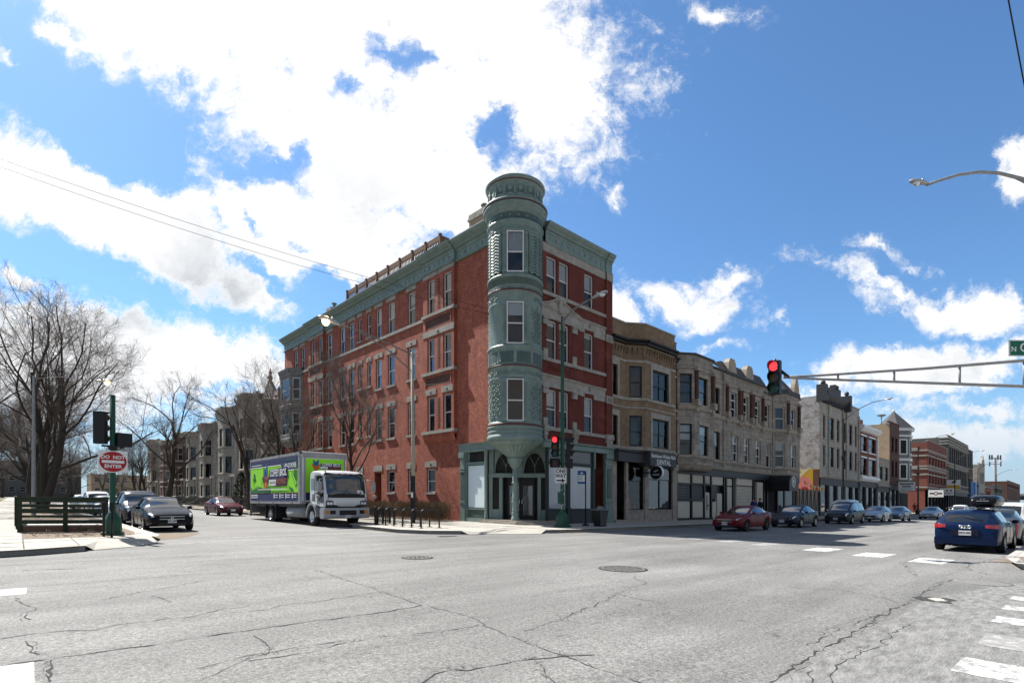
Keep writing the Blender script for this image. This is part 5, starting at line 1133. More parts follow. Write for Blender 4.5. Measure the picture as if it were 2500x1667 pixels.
# ------------------------------------------------------------------ vehicles
def pchip(P):
    P = sorted(P); X = [p[0] for p in P]; Y = [p[1] for p in P]; n = len(P)
    h = [X[i+1]-X[i] for i in range(n-1)]; d = [(Y[i+1]-Y[i])/h[i] for i in range(n-1)]; m = [d[0]]+[0]*(n-2)+[d[-1]]
    for i in range(1, n-1):
        if d[i-1]*d[i] > 0: w1, w2 = 2*h[i]+h[i-1], h[i]+2*h[i-1]; m[i] = (w1+w2)/(w1/d[i-1]+w2/d[i])
    def f(x):
        if x <= X[0]: return Y[0]
        if x >= X[-1]: return Y[-1]
        i = max(k for k in range(n-1) if X[k] <= x); t = (x-X[i])/h[i]
        return Y[i]*(1+2*t)*(1-t)**2+h[i]*m[i]*t*(1-t)**2+Y[i+1]*t*t*(3-2*t)+h[i]*m[i+1]*t*t*(t-1)
    return f
SEDAN = dict(W=1.76, wr=.315, xf=1.34, xr=-1.30, top=[(2.25,.46),(2.235,.58),(2.16,.68),(1.95,.765),(1.5,.87),(1.0,.955),(.88,1.0),(.25,1.335),(-.1,1.425),(-.5,1.44),(-.9,1.40),(-1.2,1.30),(-1.75,1.07),(-2.05,1.03),(-2.19,.95),(-2.23,.72),(-2.25,.5)],
    belt=[(2.25,.45),(2.18,.62),(1.9,.715),(1.3,.81),(.9,.88),(0,.92),(-1.2,.965),(-1.8,.98),(-2.15,.88),(-2.25,.5)], ws=(.90,.22), rg=(-1.72,-1.16), sg=[(.78,-.02),(-.10,-.86),(-.92,-1.32)], roof=.56)
HATCH = dict(W=1.78, wr=.325, xf=1.30, xr=-1.28, top=[(2.12,.46),(2.1,.6),(2.0,.70),(1.75,.79),(1.3,.90),(.95,.98),(.82,1.03),(.2,1.33),(-.15,1.41),(-.7,1.43),(-1.3,1.39),(-1.62,1.32),(-1.70,1.27),(-1.98,1.0),(-2.06,.92),(-2.10,.74),(-2.12,.48)],
    belt=[(2.12,.45),(2.0,.64),(1.7,.74),(1.2,.84),(.8,.90),(-.5,.955),(-1.3,.985),(-1.8,.97),(-2.0,.90),(-2.12,.48)], ws=(.84,.17), rg=(-1.97,-1.68), sg=[(.68,-.02),(-.10,-.80),(-.88,-1.40)], roof=.60)
VAN = dict(W=1.88, wr=.325, xf=1.50, xr=-1.42, top=[(2.45,.5),(2.43,.70),(2.33,.83),(2.05,.93),(1.75,1.02),(1.55,1.10),(.75,1.58),(.35,1.70),(-.3,1.745),(-1.2,1.74),(-1.95,1.68),(-2.15,1.58),(-2.32,1.1),(-2.40,.9),(-2.44,.5)],
    belt=[(2.45,.5),(2.33,.76),(2.0,.86),(1.5,.94),(.5,1.0),(-1,1.03),(-2.1,1.04),(-2.35,.9),(-2.44,.5)], ws=(1.55,.68), rg=(-2.30,-2.14), sg=[(1.30,.42),(.34,-.66),(-.74,-1.98)], roof=.64)
SUVB = dict(W=1.86, wr=.36, xf=1.42, xr=-1.34, top=[(2.35,.55),(2.33,.75),(2.25,.90),(1.8,.99),(1.2,1.06),(1.05,1.1),(.45,1.56),(.1,1.68),(-.6,1.72),(-1.5,1.69),(-1.95,1.62),(-2.2,1.15),(-2.3,.95),(-2.34,.55)],
    belt=[(2.35,.55),(2.2,.84),(1.7,.93),(1.0,.99),(0,1.03),(-1.5,1.06),(-2.1,1.04),(-2.25,.9),(-2.34,.55)], ws=(1.06,.42), rg=(-2.17,-1.97), sg=[(.88,.12),(.04,-.74),(-.82,-1.72)], roof=.62)
CIVIC = dict(SEDAN, top=[(2.2,.44),(2.19,.55),(2.12,.63),(1.9,.72),(1.4,.82),(.95,.90),(.82,.95),(.15,1.28),(-.15,1.36),(-.55,1.375),(-.95,1.33),(-1.25,1.22),(-1.75,1.02),(-2.02,.98),(-2.14,.92),(-2.18,.7),(-2.2,.46)], W=1.70, wr=.30)
plates = {}
def car(label, paint, x, y, ang, spec, name='parked_car', rim='rim', cat='car', group=None, plate='', tail=False, simple=False, grille='chrome', face='', tint=None, orange=False):
    t = thing(name, label, cat, x, y, 0, ang, group)
    W, wr, xf, xr = spec['W'], spec['wr'], spec['xf'], spec['xr']; top, belt = pchip(spec['top']), pchip(spec['belt'])
    xF, xR = max(p[0] for p in spec['top']), min(p[0] for p in spec['top'])
    Ra = wr+.055
    step = .10 if simple else .055
    xs = {xF, xR, xF-.015, xR+.015, xF-.04, xR+.04}; k = xR
    while k < xF: xs.add(round(k, 4)); k += step
    for a, b in spec['sg']+[spec['ws'], spec['rg']]: xs |= {a, b}
    for c in (xf, xr):
        for q in (-1, -.97, -.9, -.8, -.6, -.3, 0, .3, .6, .8, .9, .97, 1): xs.add(c+q*Ra)
    xs = sorted(xs); xs = [q for i, q in enumerate(xs) if i == 0 or q-xs[i-1] > .004]
    def half(q):
        h = W/2
        if q > xF-1.0: h *= 1-.20*((q-xF+1.0)/1.0)**2.4
        if q < xR+.9: h *= 1-.13*((xR+.9-q)/.9)**2.4
        return h
    def ring(q):
        h = half(q); zt, zb_ = top(q), belt(q); zt = max(zt, zb_+.004)
        cl = .20+.10*max(0, (abs(q)-xF+.55)/.55)
        c = min(1, max(0, (zt-zb_-.10)/.22)); c = c*c*(3-2*c)
        yr = h*(spec['roof']/ (W/2)*1.0)
        ar = 0
        for w in (xf, xr):
            if abs(q-w) < Ra-1e-6: ar = wr+sqrt(Ra*Ra-(q-w)**2)*1.0
        zl = cl+.04; zm = cl+.5*(zb_-cl)
        a1, a2 = max(zl, min(ar, zb_-.10)), max(zm, min(ar+.025, zb_-.08))
        hood = [(.93*h, zb_+(zt-zb_)*.35), (.84*h, zb_+(zt-zb_)*.66), (.62*h, zb_+(zt-zb_)*.88), (.34*h, zb_+(zt-zb_)*.97), (0, zt)]
        cabn = [(.925*h, zb_+.03), (yr+.045, zt-.085), (yr*.94, zt-.030), (yr*.5, zt-.006), (0, zt)]
        up = [(a[0]*(1-c)+b[0]*c, a[1]*(1-c)+b[1]*c) for a, b in zip(hood, cabn)]
        flare = .012*h if ar else 0
        lower = [(0, cl), (.76*h, cl), (.955*h+flare, a1), (.995*h+flare, max(a2, (a1+a2)/2)), (h*.99, max(zb_-.13, a2+.01)), (.96*h, zb_)]
        return lower+up
    R = [ring(q) for q in xs]; n = len(R[0])
    groups = {}
    def put(key, quad, smooth=True): groups.setdefault(key, MB()).add(quad, [(0,1,2,3)], 0, smooth)
    full = {}
    for i in range(len(xs)-1):
        xm = (xs[i]+xs[i+1])/2; tall = top(xm)-belt(xm)
        for j in range(n-1):
            key = 'body'
            if j == 0 or (j == 1 and True): key = 'under'
            if j == 6 and tall > .14 and any(b < xm < a for a, b in spec['sg']): key = 'side_window'
            if j in (8, 9) and spec['ws'][1] < xm < spec['ws'][0]: key = 'windshield'
            if j in (8, 9) and spec['rg'][0] < xm < spec['rg'][1]: key = 'rear_window'
            if not simple or True:
                if xm > xF-.36 and xm < xF-.03 and j in (5, 6) : key = 'headlight'
                if xm < xR+.20 and j in (4, 5) and not tail: key = 'tail_light'
            for s in (1, -1):
                q = [(xs[i+a], s*R[i+a][j+b][0], R[i+a][j+b][1]) for a, b in ((0,0),(1,0),(1,1),(0,1))]
                if s > 0: q = q[::-1]
                kk = key
                if key in ('side_window','headlight','tail_light'): kk = (key, s)
                full.setdefault(kk, {}); put(kk, q)
    for i in (0, len(xs)-1):
        ringp = [(xs[i], y_, z_) for y_, z_ in R[i]]+[(xs[i], -y_, z_) for y_, z_ in reversed(R[i][1:-1])]
        groups['body'].add(ringp, [tuple(range(len(ringp)))] if i else [tuple(reversed(range(len(ringp))))])
    def weld(m):
        idx, vs = {}, []; mp = []
        for v in m.v:
            k_ = tuple(round(c, 4) for c in v)
            if k_ not in idx: idx[k_] = len(vs); vs.append(v)
            mp.append(idx[k_])
        fs, ms, ss = [], [], []
        for f, mi, s_ in zip(m.f, m.m, m.sm):
            g = []
            for i_ in f:
                if mp[i_] not in g: g.append(mp[i_])
            if len(g) > 2: fs.append(tuple(g)); ms.append(mi); ss.append(s_)
        m.v, m.f, m.m, m.sm = vs, fs, ms, ss; return m
    mt = {'body': paint, 'under': 'plastic', 'side_window': 'car_glass', 'windshield': 'car_glass', 'rear_window': 'car_glass', 'headlight': 'lens', 'tail_light': 'tail_lens'}
    body = None
    for kk in sorted(groups, key=str):
        nm = kk[0] if isinstance(kk, tuple) else kk
        if nm == 'under': nm_ = 'underbody'
        else: nm_ = nm
        o = weld(groups[kk]).build(nm_, mt[nm], t, world=False)
    # wheels
    for wx in (xf, xr):
        for s in (1, -1):
            w = MB(); yo = s*(W/2-.10); c = (wx, yo, wr)
            pr = [(wr-.10,-.10),(wr-.03,-.105),(wr,-.08),(wr,.08),(wr-.03,.105),(wr-.10,.10)]
            w.lathe([(r, s*d) for r, d in pr], c, 28, 0, axis='y'); wo = w.build('wheel', 'tyre', t, world=False)
            r_ = MB(); d = s*.075
            r_.lathe([(wr-.095,s*.098),(wr-.11,s*.06),(wr-.12,s*.02)], c, 28, 0, axis='y'); r_.lathe([(wr-.12,s*.02),(.001,s*.02)], c, 20, 1, axis='y', smooth=False)
            for q in range(7):
                th = 2*pi*q/7; r_.bar((wx+.03*cos(th), yo+d, wr+.03*sin(th)), (wx+(wr-.10)*cos(th), yo+d, wr+(wr-.10)*sin(th)), .05, .03, 0, up=(0,1,0))
            r_.lathe([(.055,d),(.05,d+s*.02),(.001,d+s*.02)], c, 10, 0, axis='y'); r_.build('rim', [rim, 'plastic'], wo, world=False)
    zf = belt(xF-.1)
    g = MB(); hw = half(xF)*.62
    g.box(xF-.05, xF+.012, -hw, hw, zf-.13, zf-.03, 0); g.box(xF-.05, xF+.006, -hw*1.1, hw*1.1, .25, .36, 0); 
    if grille == 'chrome':
        for z in (zf-.14, zf-.03): g.box(xF-.05, xF+.02, -hw, hw, z, z+.016, 1)
    if not simple: g.tube([(xF+.012,.0+.05*cos(a), zf-.08+.035*sin(a)) for a in [k*pi/6 for k in range(13)]], .007, 5, 1)
    if face == 'H':
        for q in (-.035, .035): g.box(xF+.012, xF+.022, q-.009, q+.009, zf-.125, zf-.045, 1)
        g.box(xF+.012, xF+.022, -.035, .035, zf-.092, zf-.077, 1)
    g.build('grille', ['plastic', 'chrome'], t, world=False)
    if face == 'smile':
        g = MB(); g.tube([(xF-.02+.02*cos(a*1.2), .58*a, zf-.02-.10*cos(a*1.3)) for a in [-1+k/6 for k in range(13)]], .016, 6); g.build('bumper_trim', 'chrome', t, world=False)
    for s in (1, -1):
        m = MB(); mx = spec['ws'][0]-.22; m.ball((mx, s*(half(mx)*.96+.10), belt(mx)+.075), (.06,.105,.07), 10); m.build('mirror', paint, t, world=False)
    b = MB()     # shut lines, handles, sill
    hd = []
    for a, b_ in spec['sg'][:2]:
        for s in (1, -1):
            rr = ring(b_-.03); q = b_-.03; b.tube([(q, s*(yy+.001), zz) for yy, zz in rr[2:7]], .006, 4)
            hx = b_+.16; rr = ring(hx); b.box(hx-.09, hx+.09, s*(rr[4][0])-.015, s*(rr[4][0])+.015, rr[4][1]+.02, rr[4][1]+.045)
    for s in (1, -1):
        q = spec['sg'][0][0]+.12; rr = ring(q); b.tube([(q, s*(yy+.001), zz) for yy, zz in rr[2:6]], .006, 4)
    b.build('door_seam', 'plastic', t, world=False)
    # number plates
    for e, s in ((xF, 1), (xR, -1)):
        p = MB(); zc = .43 if s > 0 else .66
        X0 = e+s*.008 if s > 0 else e-.014
        p.box(min(e, X0+s*.012), max(e, X0+s*.012), -.155, .155, zc-.075, zc+.075, 0)
        fx = X0+s*.0125
        fn = (lambda u, v: (fx+.002, u, zc+v)) if s > 0 else (lambda u, v: (fx-.002, -u, zc+v))
        if not simple: text_bm(p, plate or 'L84 2190', .10, fn, 1, sx=.78, bold=.003)
        p.build('licence_plate', ['sign_white', 'sign_black'], t, world=False)
    return t
car('black sedan with chrome grille parked nose out at the left kerb', 'car_black', 4.62, 27.5, radians(-90), SEDAN, plate='D01 2490', face='H')
car('dark SUV parked behind the black sedan at the left kerb', 'car_navy', 4.6, 33.4, radians(-90), SUVB, name='parked_suv')
grp = 'cars parked in a row along the left kerb'
for k, (p, sp, lb) in enumerate((('car_white', SEDAN, 'white car parked along the left kerb behind the green fence'), ('car_silver', HATCH, 'silver hatchback parked further along the left kerb'), ('car_white', SUVB, 'white tall car parked beyond the silver hatchback on the left kerb'), ('car_slate', SEDAN, 'slate grey car parked deep in the tree lined left street'), ('car_silver', SEDAN, 'silver sedan, farthest of the row on the left kerb'))):
    car(lb, p, 4.55, 39.6+k*6.3, radians(-90), sp, simple=True, group=grp)
car('plum red sedan parked right behind the moving truck', 'car_plum', 11.7, 45.4, radians(-88), SEDAN, simple=True)
car('dark red sedan waiting first in line at the red light', 'car_maroon', 29.85, 13.1, radians(180), CIVIC, name='sedan_car', rim='dark_rim', plate='N24 3018')
car('black sedan with silver grille bar waiting behind the dark red sedan', 'car_navy', 37.9, 13.15, radians(180), SEDAN, name='sedan_car', plate='R77 4120', face='smile')
car('dark green minivan third in the queue at the light', 'car_green', 49.0, 13.2, radians(180), VAN, name='minivan', cat='minivan', plate='S10 5277')
car('silver hatchback between the minivan and the grey sedan', 'car_silver', 57.4, 13.0, radians(180), HATCH, name='hatchback_car')
car('slate grey sedan queueing behind the silver hatchback', 'car_slate', 63.3, 12.6, radians(180), SEDAN, name='sedan_car')
car('silver grey sedan farther back, straight beyond the gap in the queue', 'car_silver', 78.0, 12.2, radians(180), SEDAN, name='sedan_car', simple=True)
car('black sedan parked at the far kerb near the person in red', 'car_black', 76.5, 15.2, radians(180), SEDAN, name='sedan_car', simple=True)
car('white van with a roof rack parked behind the dark minivan', 'car_white', 56.5, 15.3, radians(180), dict(VAN, top=[(a, b*1.14) for a, b in VAN['top']]), name='parked_van', cat='van', simple=True)
car('white car far down the street beside the banded building', 'car_white', 97, 12.0, radians(180), SUVB, name='sedan_car', simple=True)
car('grey car far down the street behind the white car', 'car_slate', 108, 12.2, radians(180), SEDAN, name='sedan_car', simple=True)
# blue hatchback with a roof box, seen from behind
a = car('blue hatchback parked at the right kerb under a black roof box', 'car_blue', 24.85, 2.62, radians(-1.5), dict(HATCH), name='hatchback_car', plate='DPX-095', grille='none', tail=True)
def audi_extras(t):
    sp = HATCH; xR = -2.12
    m = MB()
    for k in range(4): m.tube([(xR-.01, -.105+.07*k+.046*cos(q), .86+.046*sin(q)) for q in [j*pi/7 for j in range(15)]], .008, 5)
    m.build('ring_emblem', 'chrome', t, world=False)
    m = MB(); m.box(xR-.015, xR+.05, -.34, .34, .565, .76, 0); m.build('plate_recess', 'car_navy', t, world=False)
    p = [o for o in t.children if o.name.startswith('licence_plate')][1]
    for v in p.data.vertices: v.co.x -= .012
    m = MB(); m.box(xR-.03, xR+.2, -.80, .80, .28, .50, 0); m.build('bumper_skirt', 'car_blue', t, world=False)
    m = MB()
    for q in (.38, .50): m.lathe([(.045,-.06),(.045,.1),(.02,.1)], (xR-.0, q, .27), 12, 0, axis='x')
    m.build('exhaust', 'dark_rim', t, world=False)
    m = MB(); m.tube([(xR+.28,.05,1.20),(xR+.17,-.42,1.08)], .012, 5); m.build('rear_wiper', 'plastic', t, world=False)
    for s in (1, -1):
        m = MB(); n = 8; vs = []
        for i in range(n+1):
            u = i/n; yy = s*(.50+.32*u); xx = xR-.012+.16*u**3; vs += [(xx, yy, .835-.03*u), (xx+.01, yy, .935+.015*u)]
        m.add(vs, [(2*i,2*i+2,2*i+3,2*i+1) for i in range(n)], 0, True); m.build('tail_lamp', 'tail_lens', t, world=False)
    m = MB()
    for s in (1, -1): m.tube([(.15,s*.60,1.43),(.1,s*.60,1.47),(-1.35,s*.60,1.46),(-1.42,s*.60,1.41)], .018, 6)
    m.build('roof_rail', 'black_paint', t, world=False)
    m = MB()
    for q in (-.15, -.95): m.box(q-.04, q+.04, -.62, .62, 1.46, 1.495)
    m.build('cross_bar', 'galvanised', t, world=False)
audi_extras(a)
# roof box: rides on the bars of the blue car
t = thing('roof_box', 'glossy black roof box strapped on the blue hatchback', 'roof box', 24.55, 2.30, 1.50, radians(-1.5))
m = MB(); prof = [(-1.0,.02,.16),(-.97,.05,.26),(-.85,.0,.34),(-.5,.0,.40),(.2,.0,.40),(.7,.02,.34),(.98,.06,.24),(1.08,.12,.16)]
vs = []; n = 24
for X, zb, zt in prof:
    zt = zt; w = .40*(1-.35*(abs(X)/1.08)**4)
    for k in range(n):
        th = 2*pi*k/n; c_, s_ = cos(th), sin(th); e = .55
        vs.append((X, w*abs(c_)**e*(1 if c_ > 0 else -1), zb+(zt-zb)*(.5+.5*abs(s_)**e*(1 if s_ > 0 else -1))))
m.add(vs, [(i*n+k, i*n+(k+1)%n, (i+1)*n+(k+1)%n, (i+1)*n+k) for i in range(len(prof)-1) for k in range(n)]+[tuple(reversed(range(n))), tuple((len(prof)-1)*n+k for k in range(n))], 0, True)
m.build('shell', 'car_black', t, world=False)
m = MB(); m.tube([(-1.0,-.36,.17),(-.4,-.405,.17),(.6,-.40,.17)], .012, 5); m.box(-1.008,-.99,-.16,.16,.19,.215); m.box(-1.004,-.99,-.06,-.02,.25,.275); m.box(-1.004,-.99,.02,.06,.25,.275); m.build('seam', 'galvanised', t, world=False)
car('dark grey car parked just ahead of the blue hatchback', 'car_grey', 30.6, 2.55, 0, SEDAN, name='parked_car', grille='none')
car('white minivan parked ahead of the dark grey car', 'car_white', 36.8, 2.6, 0, VAN, name='minivan', cat='minivan', simple=True)
car('silver car, third ahead of the blue hatchback at the right kerb', 'car_silver', 43.2, 2.55, 0, SEDAN, simple=True)

# ------------------------------------------------------------------ moving truck (front towards -Y, built in its own frame: x forward)
def truck():
    t = thing('moving_truck', 'white cab-over moving truck with a lime green box body parked at the kerb', 'truck', 12.42, 25.95, 0, radians(-90))
    # frame: local x forward, origin at the front bumper; local y to the left of the driver = world +x side
    def rbox(m, x0, x1, y0, y1, z0, z1, r=.05, mi=0, seg=4):
        poly = []
        for cx, cz, a in ((x1-r, z1-r, 0), (x0+r, z1-r, pi/2), (x0+r, z0+r, pi), (x1-r, z0+r, 3*pi/2)):
            poly += [(cx+r*cos(a+pi/2*k/seg), cz+r*sin(a+pi/2*k/seg)) for k in range(seg+1)]
        m.prism(poly, lambda a, b, d: (a, d, b), y0, y1, mi)
    bx0, bx1, bz0, bz1, hw = -11.15, -2.55, 1.17, 3.98, 1.28
    m = MB(); m.box(bx0, bx1, -hw+.03, hw-.03, bz0+.1, bz1-.03); m.build('cargo_box', 'box_white', t, world=False)
    m = MB()   # aluminium rails
    for y0, y1 in ((-hw, -hw+.05), (hw-.05, hw)):
        m.box(bx0, bx1, y0, y1, bz0, bz0+.14); m.box(bx0, bx1, y0, y1, bz1-.14, bz1); m.box(bx0, bx0+.10, y0, y1, bz0+.14, bz1-.14)
    for s in (-1, 1):
        m.lathe([(.22,bz0),(.22,bz1-.1)], (bx1-.2, s*(hw-.2), 0), 8, 0, a0=0 if s > 0 else -pi/2, a1=pi/2 if s > 0 else 0)
        m.box(bx1-.42, bx1-.2, s*(hw+.02)-.01, s*(hw+.02)+.01, bz0, bz1-.1)
    rbox(m, bx1-.35, bx1+.02, -hw, hw, bz1-.38, bz1+.02, .12)
    m.build('corner_rail', 'galvanised', t, world=False)
    m = MB()
    for s in (-1, 1):
        m.box(bx1-.36, bx1-.26, s*hw-.03, s*hw+.03, bz1-.28, bz1-.2)
        for q in (-4, -7, -9.5): m.box(q, q+.18, s*hw-.012, s*hw+.012, bz0+.03, bz0+.09)
        for q in (-3.4, -6, -9): m.box(q, q+.12, s*hw-.012, s*hw+.012, bz1-.1, bz1-.05)
    m.build('marker_light', 'tail_lens', t, world=False)
    # side banner (driver's right = world -x side is local -y)
    ys = -hw-.004; x0, x1 = bx0+.16, bx1-.50; Lx = x1-x0; z0, z1 = bz0+.17, bz1-.18; Hz = z1-z0
    def side(k): return lambda u, v: (x0+u, ys-k*.0035, z0+v)
    g = MB()
    def poly(P, mi, k): f = side(k); g.add([f(a, b) for a, b in P], [tuple(range(len(P)))], mi)
    G_, NV, WH, MR, OR, BL, DG, FO, BK = range(9)
    poly([(0,0),(Lx,0),(Lx,Hz),(0,Hz)], G_, 0)
    poly([(0,0),(Lx,0),(Lx,.40),(0,.40)], NV, 1); poly([(0,.40),(Lx,.40),(Lx,.46),(0,.46)], MR, 1)
    poly([(0,Hz-.38),(Lx-2.55,Hz-.38),(Lx-2.35,Hz-.72),(Lx,Hz-.72),(Lx,Hz),(0,Hz)], NV, 2); poly([(0,Hz-.43),(Lx-2.58,Hz-.43),(Lx-2.38,Hz-.77),(Lx,Hz-.77),(Lx,Hz-.72),(Lx-2.35,Hz-.72),(Lx-2.55,Hz-.38),(0,Hz-.38)], WH, 3)
    text_bm(g, '1-800-627-MOVER', .36, lambda u, v: side(4)(Lx-1.16+u, Hz-.50+v), WH, sx=.66, bold=.012)
    for k in range(16): poly([(.25+k*.12,Hz-.30),(.34+k*.12,Hz-.30),(.34+k*.12,Hz-.23),(.25+k*.12,Hz-.23)], WH, 4)
    for k in range(14): poly([(Lx-2.1+k*.13,Hz-.20),(Lx-2.0+k*.13,Hz-.20),(Lx-2.0+k*.13,Hz-.14),(Lx-2.1+k*.13,Hz-.14)], DG, 4)
    # badge: shield, ribbon bands and lettering
    bx, bz = 2.75, 1.35
    poly([(bx-.55,bz+.1),(bx-.2,bz+.25),(bx,bz),(bx+.35,bz+.25),(bx+.75,bz+.1),(bx+.4,bz-.35),(bx+.1,bz-.85),(bx-.25,bz-.35)], OR, 4); poly([(bx-.55,bz+.1),(bx-.25,bz-.35),(bx+.1,bz-.15),(bx-.05,bz+.05)], MR, 5); poly([(bx+.1,bz-.15),(bx+.75,bz+.1),(bx+.4,bz-.35)], MR, 5)
    poly([(bx-.3,bz+.15),(bx-.28,bz+.85),(bx-.12,bz+.55),(bx+.15,bz+.6),(bx+.35,bz+.95),(bx+.42,bz+.25),(bx+.1,bz-.1)], BL, 6); poly([(bx-.05,bz+.15),(bx-.02,bz+.42),(bx+.18,bz+.42),(bx+.2,bz+.15)], G_ if 0 else NV, 7)
    for k in range(3): poly([(bx-.95,bz-.05-k*.13),(bx-.45,bz-.03-k*.13),(bx-.4,bz-.09-k*.13)], FO, 5)
    poly([(bx+.66,bz+.06),(bx+.76,bz+.50),(bx+3.75,bz+.58),(bx+3.72,bz-.02),(bx+3.56,bz-.50),(bx+1.9,bz-.52),(bx+.66,bz-.46)], NV, 5)
    poly([(bx+.72,bz-.46),(bx+1.85,bz-.46),(bx+1.9,bz-.1),(bx+.72,bz-.1)], WH, 6)
    for k in range(4): poly([(bx+.9+k*.25,bz-.34),(bx+1.02+k*.25,bz-.34),(bx+1.02+k*.25,bz-.22),(bx+.9+k*.25,bz-.22)], MR, 7)
    poly([(bx+1.95,bz-.47),(bx+3.50,bz-.46),(bx+3.62,bz-.05),(bx+1.95,bz-.05)], MR, 6)
    text_bm(g, 'COFFEY BROS.', .56, lambda u, v: side(8)(bx+2.24+u, bz+.26+v), WH, sx=.74, bold=.02, shear=.08); text_bm(g, 'MOVING', .40, lambda u, v: side(8)(bx+2.76+u, bz-.26+v), G_+9, sx=.92, bold=.02)
    for k in range(26): poly([(bx+.5+k*.13,bz-.86),(bx+.59+k*.13,bz-.86),(bx+.59+k*.13,bz-.78),(bx+.5+k*.13,bz-.78)], FO, 4)
    # shamrocks, skyline, sword-like grass
    def clover(cx, cz, s):
        for a in (pi/2, pi/2+2.1, pi/2-2.1):
            for q in (-.35, .35):
                ox, oz = cx+s*.55*cos(a+q*.6), cz+s*.55*sin(a+q*.6); poly([(ox+s*.36*cos(2*pi*k/10), oz+s*.42*sin(2*pi*k/10)) for k in range(10)], DG, 4+(q > 0))
        poly([(cx-.03,cz),(cx+.05,cz),(cx-s*.5,cz-s*1.6),(cx-s*.66,cz-s*1.5)], DG, 4)
    clover(.75, 1.42, .30); clover(Lx-1.62, 1.50, .34)
    rs = random.Random(8); q = 0
    while q < 3.6:
        w = rs.uniform(.08,.22); h = rs.uniform(.05,.40)*(1-.25*abs(q-1.9)/1.9); poly([(q,.46),(q+w,.46),(q+w,.46+h+.05),(q+w*.5,.49+h+.12),(q,.46+h+.05)], FO, 3+(int(q*10) % 2)); q += w
    for k in range(3): poly([(Lx-1.5,.56+k*.14),(Lx-.6,.50),(Lx-.7,.58+k*.05)], FO, 3+k % 2)
    poly([(Lx-.95,1.5),(Lx-.30,.72),(Lx-.08,.95),(Lx-.72,1.62)], FO, 3); poly([(Lx-.86,1.5),(Lx-.30,.82),(Lx-.16,.96),(Lx-.73,1.55)], G_, 4)
    for a, h in ((Lx-.55,2.0),(Lx-.38,2.25),(Lx-.2,2.1)): poly([(a,1.1),(a+.10,1.1),(a+.10,h-.1),(a+.05,h+.1),(a,h-.1)], FO, 3)
    poly([(.12,.16),(1.35,.16),(1.35,.38),(.12,.38)], WH, 4)
    for k in range(7): poly([(.2+k*.16,.22),(.3+k*.16,.22),(.3+k*.16,.32),(.2+k*.16,.32)], NV, 5)
    for k in range(4):
        a = Lx-3.7+k*.95; poly([(a,.14),(a+.16,.14),(a+.16,.40),(a,.40)], WH, 4)
        for j in range(2): poly([(a+.26,.18+j*.12),(a+.66,.18+j*.12),(a+.66,.23+j*.12),(a+.26,.23+j*.12)], WH, 4)
    for k in range(36): poly([(1.5+k*.13,.64),(1.59+k*.13,.64),(1.59+k*.13,.72),(1.5+k*.13,.72)], WH, 6)
    g.build('side_banner', ['graphic_green','graphic_navy','sign_white','graphic_maroon','graphic_orange','graphic_blue','graphic_dark_green','graphic_forest','sign_black','tactile'], t, world=False)
    # front banner above the cab
    fx = bx1+.006; g = MB()
    def front(k): return lambda u, v: (fx+k*.004, u, v)     # u to the viewer's right (world +x = local +y)
    def fp(P, mi, k): f = front(k); g.add([f(a, b) for a, b in P], [tuple(range(len(P)))], mi)
    fp([(-hw+.22,bz0+.2),(hw-.22,bz0+.2),(hw-.22,bz1-.36),(-hw+.22,bz1-.36)], 0, 0); fp([(-hw+.22,bz0+.2),(hw-.22,bz0+.2),(hw-.22,bz0+.62),(-hw+.22,bz0+.62)], 1, 1)
    c, z = -.52, 3.26
    fp([(c-.25,z+.08),(c,z+.0),(c+.27,z+.08),(c+.15,z-.18),(c+.02,z-.36),(c-.12,z-.18)], 4, 1); fp([(c-.15,z+.05),(c-.14,z+.32),(c,z+.2),(c+.17,z+.34),(c+.17,z+.05),(c+.02,z-.05)], 5, 2)
    fp([(c+.22,z-.18),(c+.28,z+.13),(c+1.45,z+.13),(c+1.43,z-.22),(c+.75,z-.22)], 1, 3); fp([(c+.25,z-.17),(c+.68,z-.17),(c+.68,z-.06),(c+.25,z-.06)], 2, 4); fp([(c+.7,z-.2),(c+1.42,z-.2),(c+1.44,z-.05),(c+.7,z-.05)], 3, 4)
    text_bm(g, 'COFFEY BROS', .235, lambda u, v: front(5)(c+.86+u, z+.045+v), 2, sx=.72, bold=.008); text_bm(g, 'MOVING', .16, lambda u, v: front(5)(c+1.06+u, z-.125+v), 6, sx=.9, bold=.006)
    g.build('front_banner', ['graphic_green','graphic_navy','sign_white','graphic_maroon','graphic_orange','graphic_blue','tactile'], t, world=False)
    # cab: rounded shell with raked windscreen
    cw = 1.16
    prof = [(.10,1.05),(.12,1.35),(.10,1.62),(-.02,2.2),(-.13,2.62),(-.24,2.76),(-.45,2.86),(-.9,2.90),(-1.5,2.90),(-1.68,2.84),(-1.74,2.70),(-1.76,1.40),(-1.70,1.30),(-.35,1.05)]
    m = MB(); n = len(prof)
    lay = [(-cw+.0,.90,.06),(-cw+.0,1,0),(cw,1,0)]
    Ys = [(-cw,.10),(-cw+.03,.05),(-cw+.10,.012),(-.6,-.03),(0,-.045),(.6,-.03),(cw-.10,.012),(cw-.03,.05),(cw,.10)]
    vs = []
    for yy, ins in Ys:
        for (px, pz) in prof:
            cxm, czm = -.85, 1.95
            fxs = px-(ins if px > -.4 else -ins*.3 if px < -1.4 else 0); fz = pz-(ins*.8 if pz > 2.6 else 0); vs.append((fxs, yy, fz))
    k_ = len(Ys); m.add(vs, [(i*n+j, i*n+(j+1)%n, (i+1)*n+(j+1)%n, (i+1)*n+j) for i in range(k_-1) for j in range(n)], 0, True)
    m.add(vs, [tuple(reversed(range(n))), tuple((k_-1)*n+j for j in range(n))], 0)
    cab = m.build('cab', 'truck_white', t, world=False)
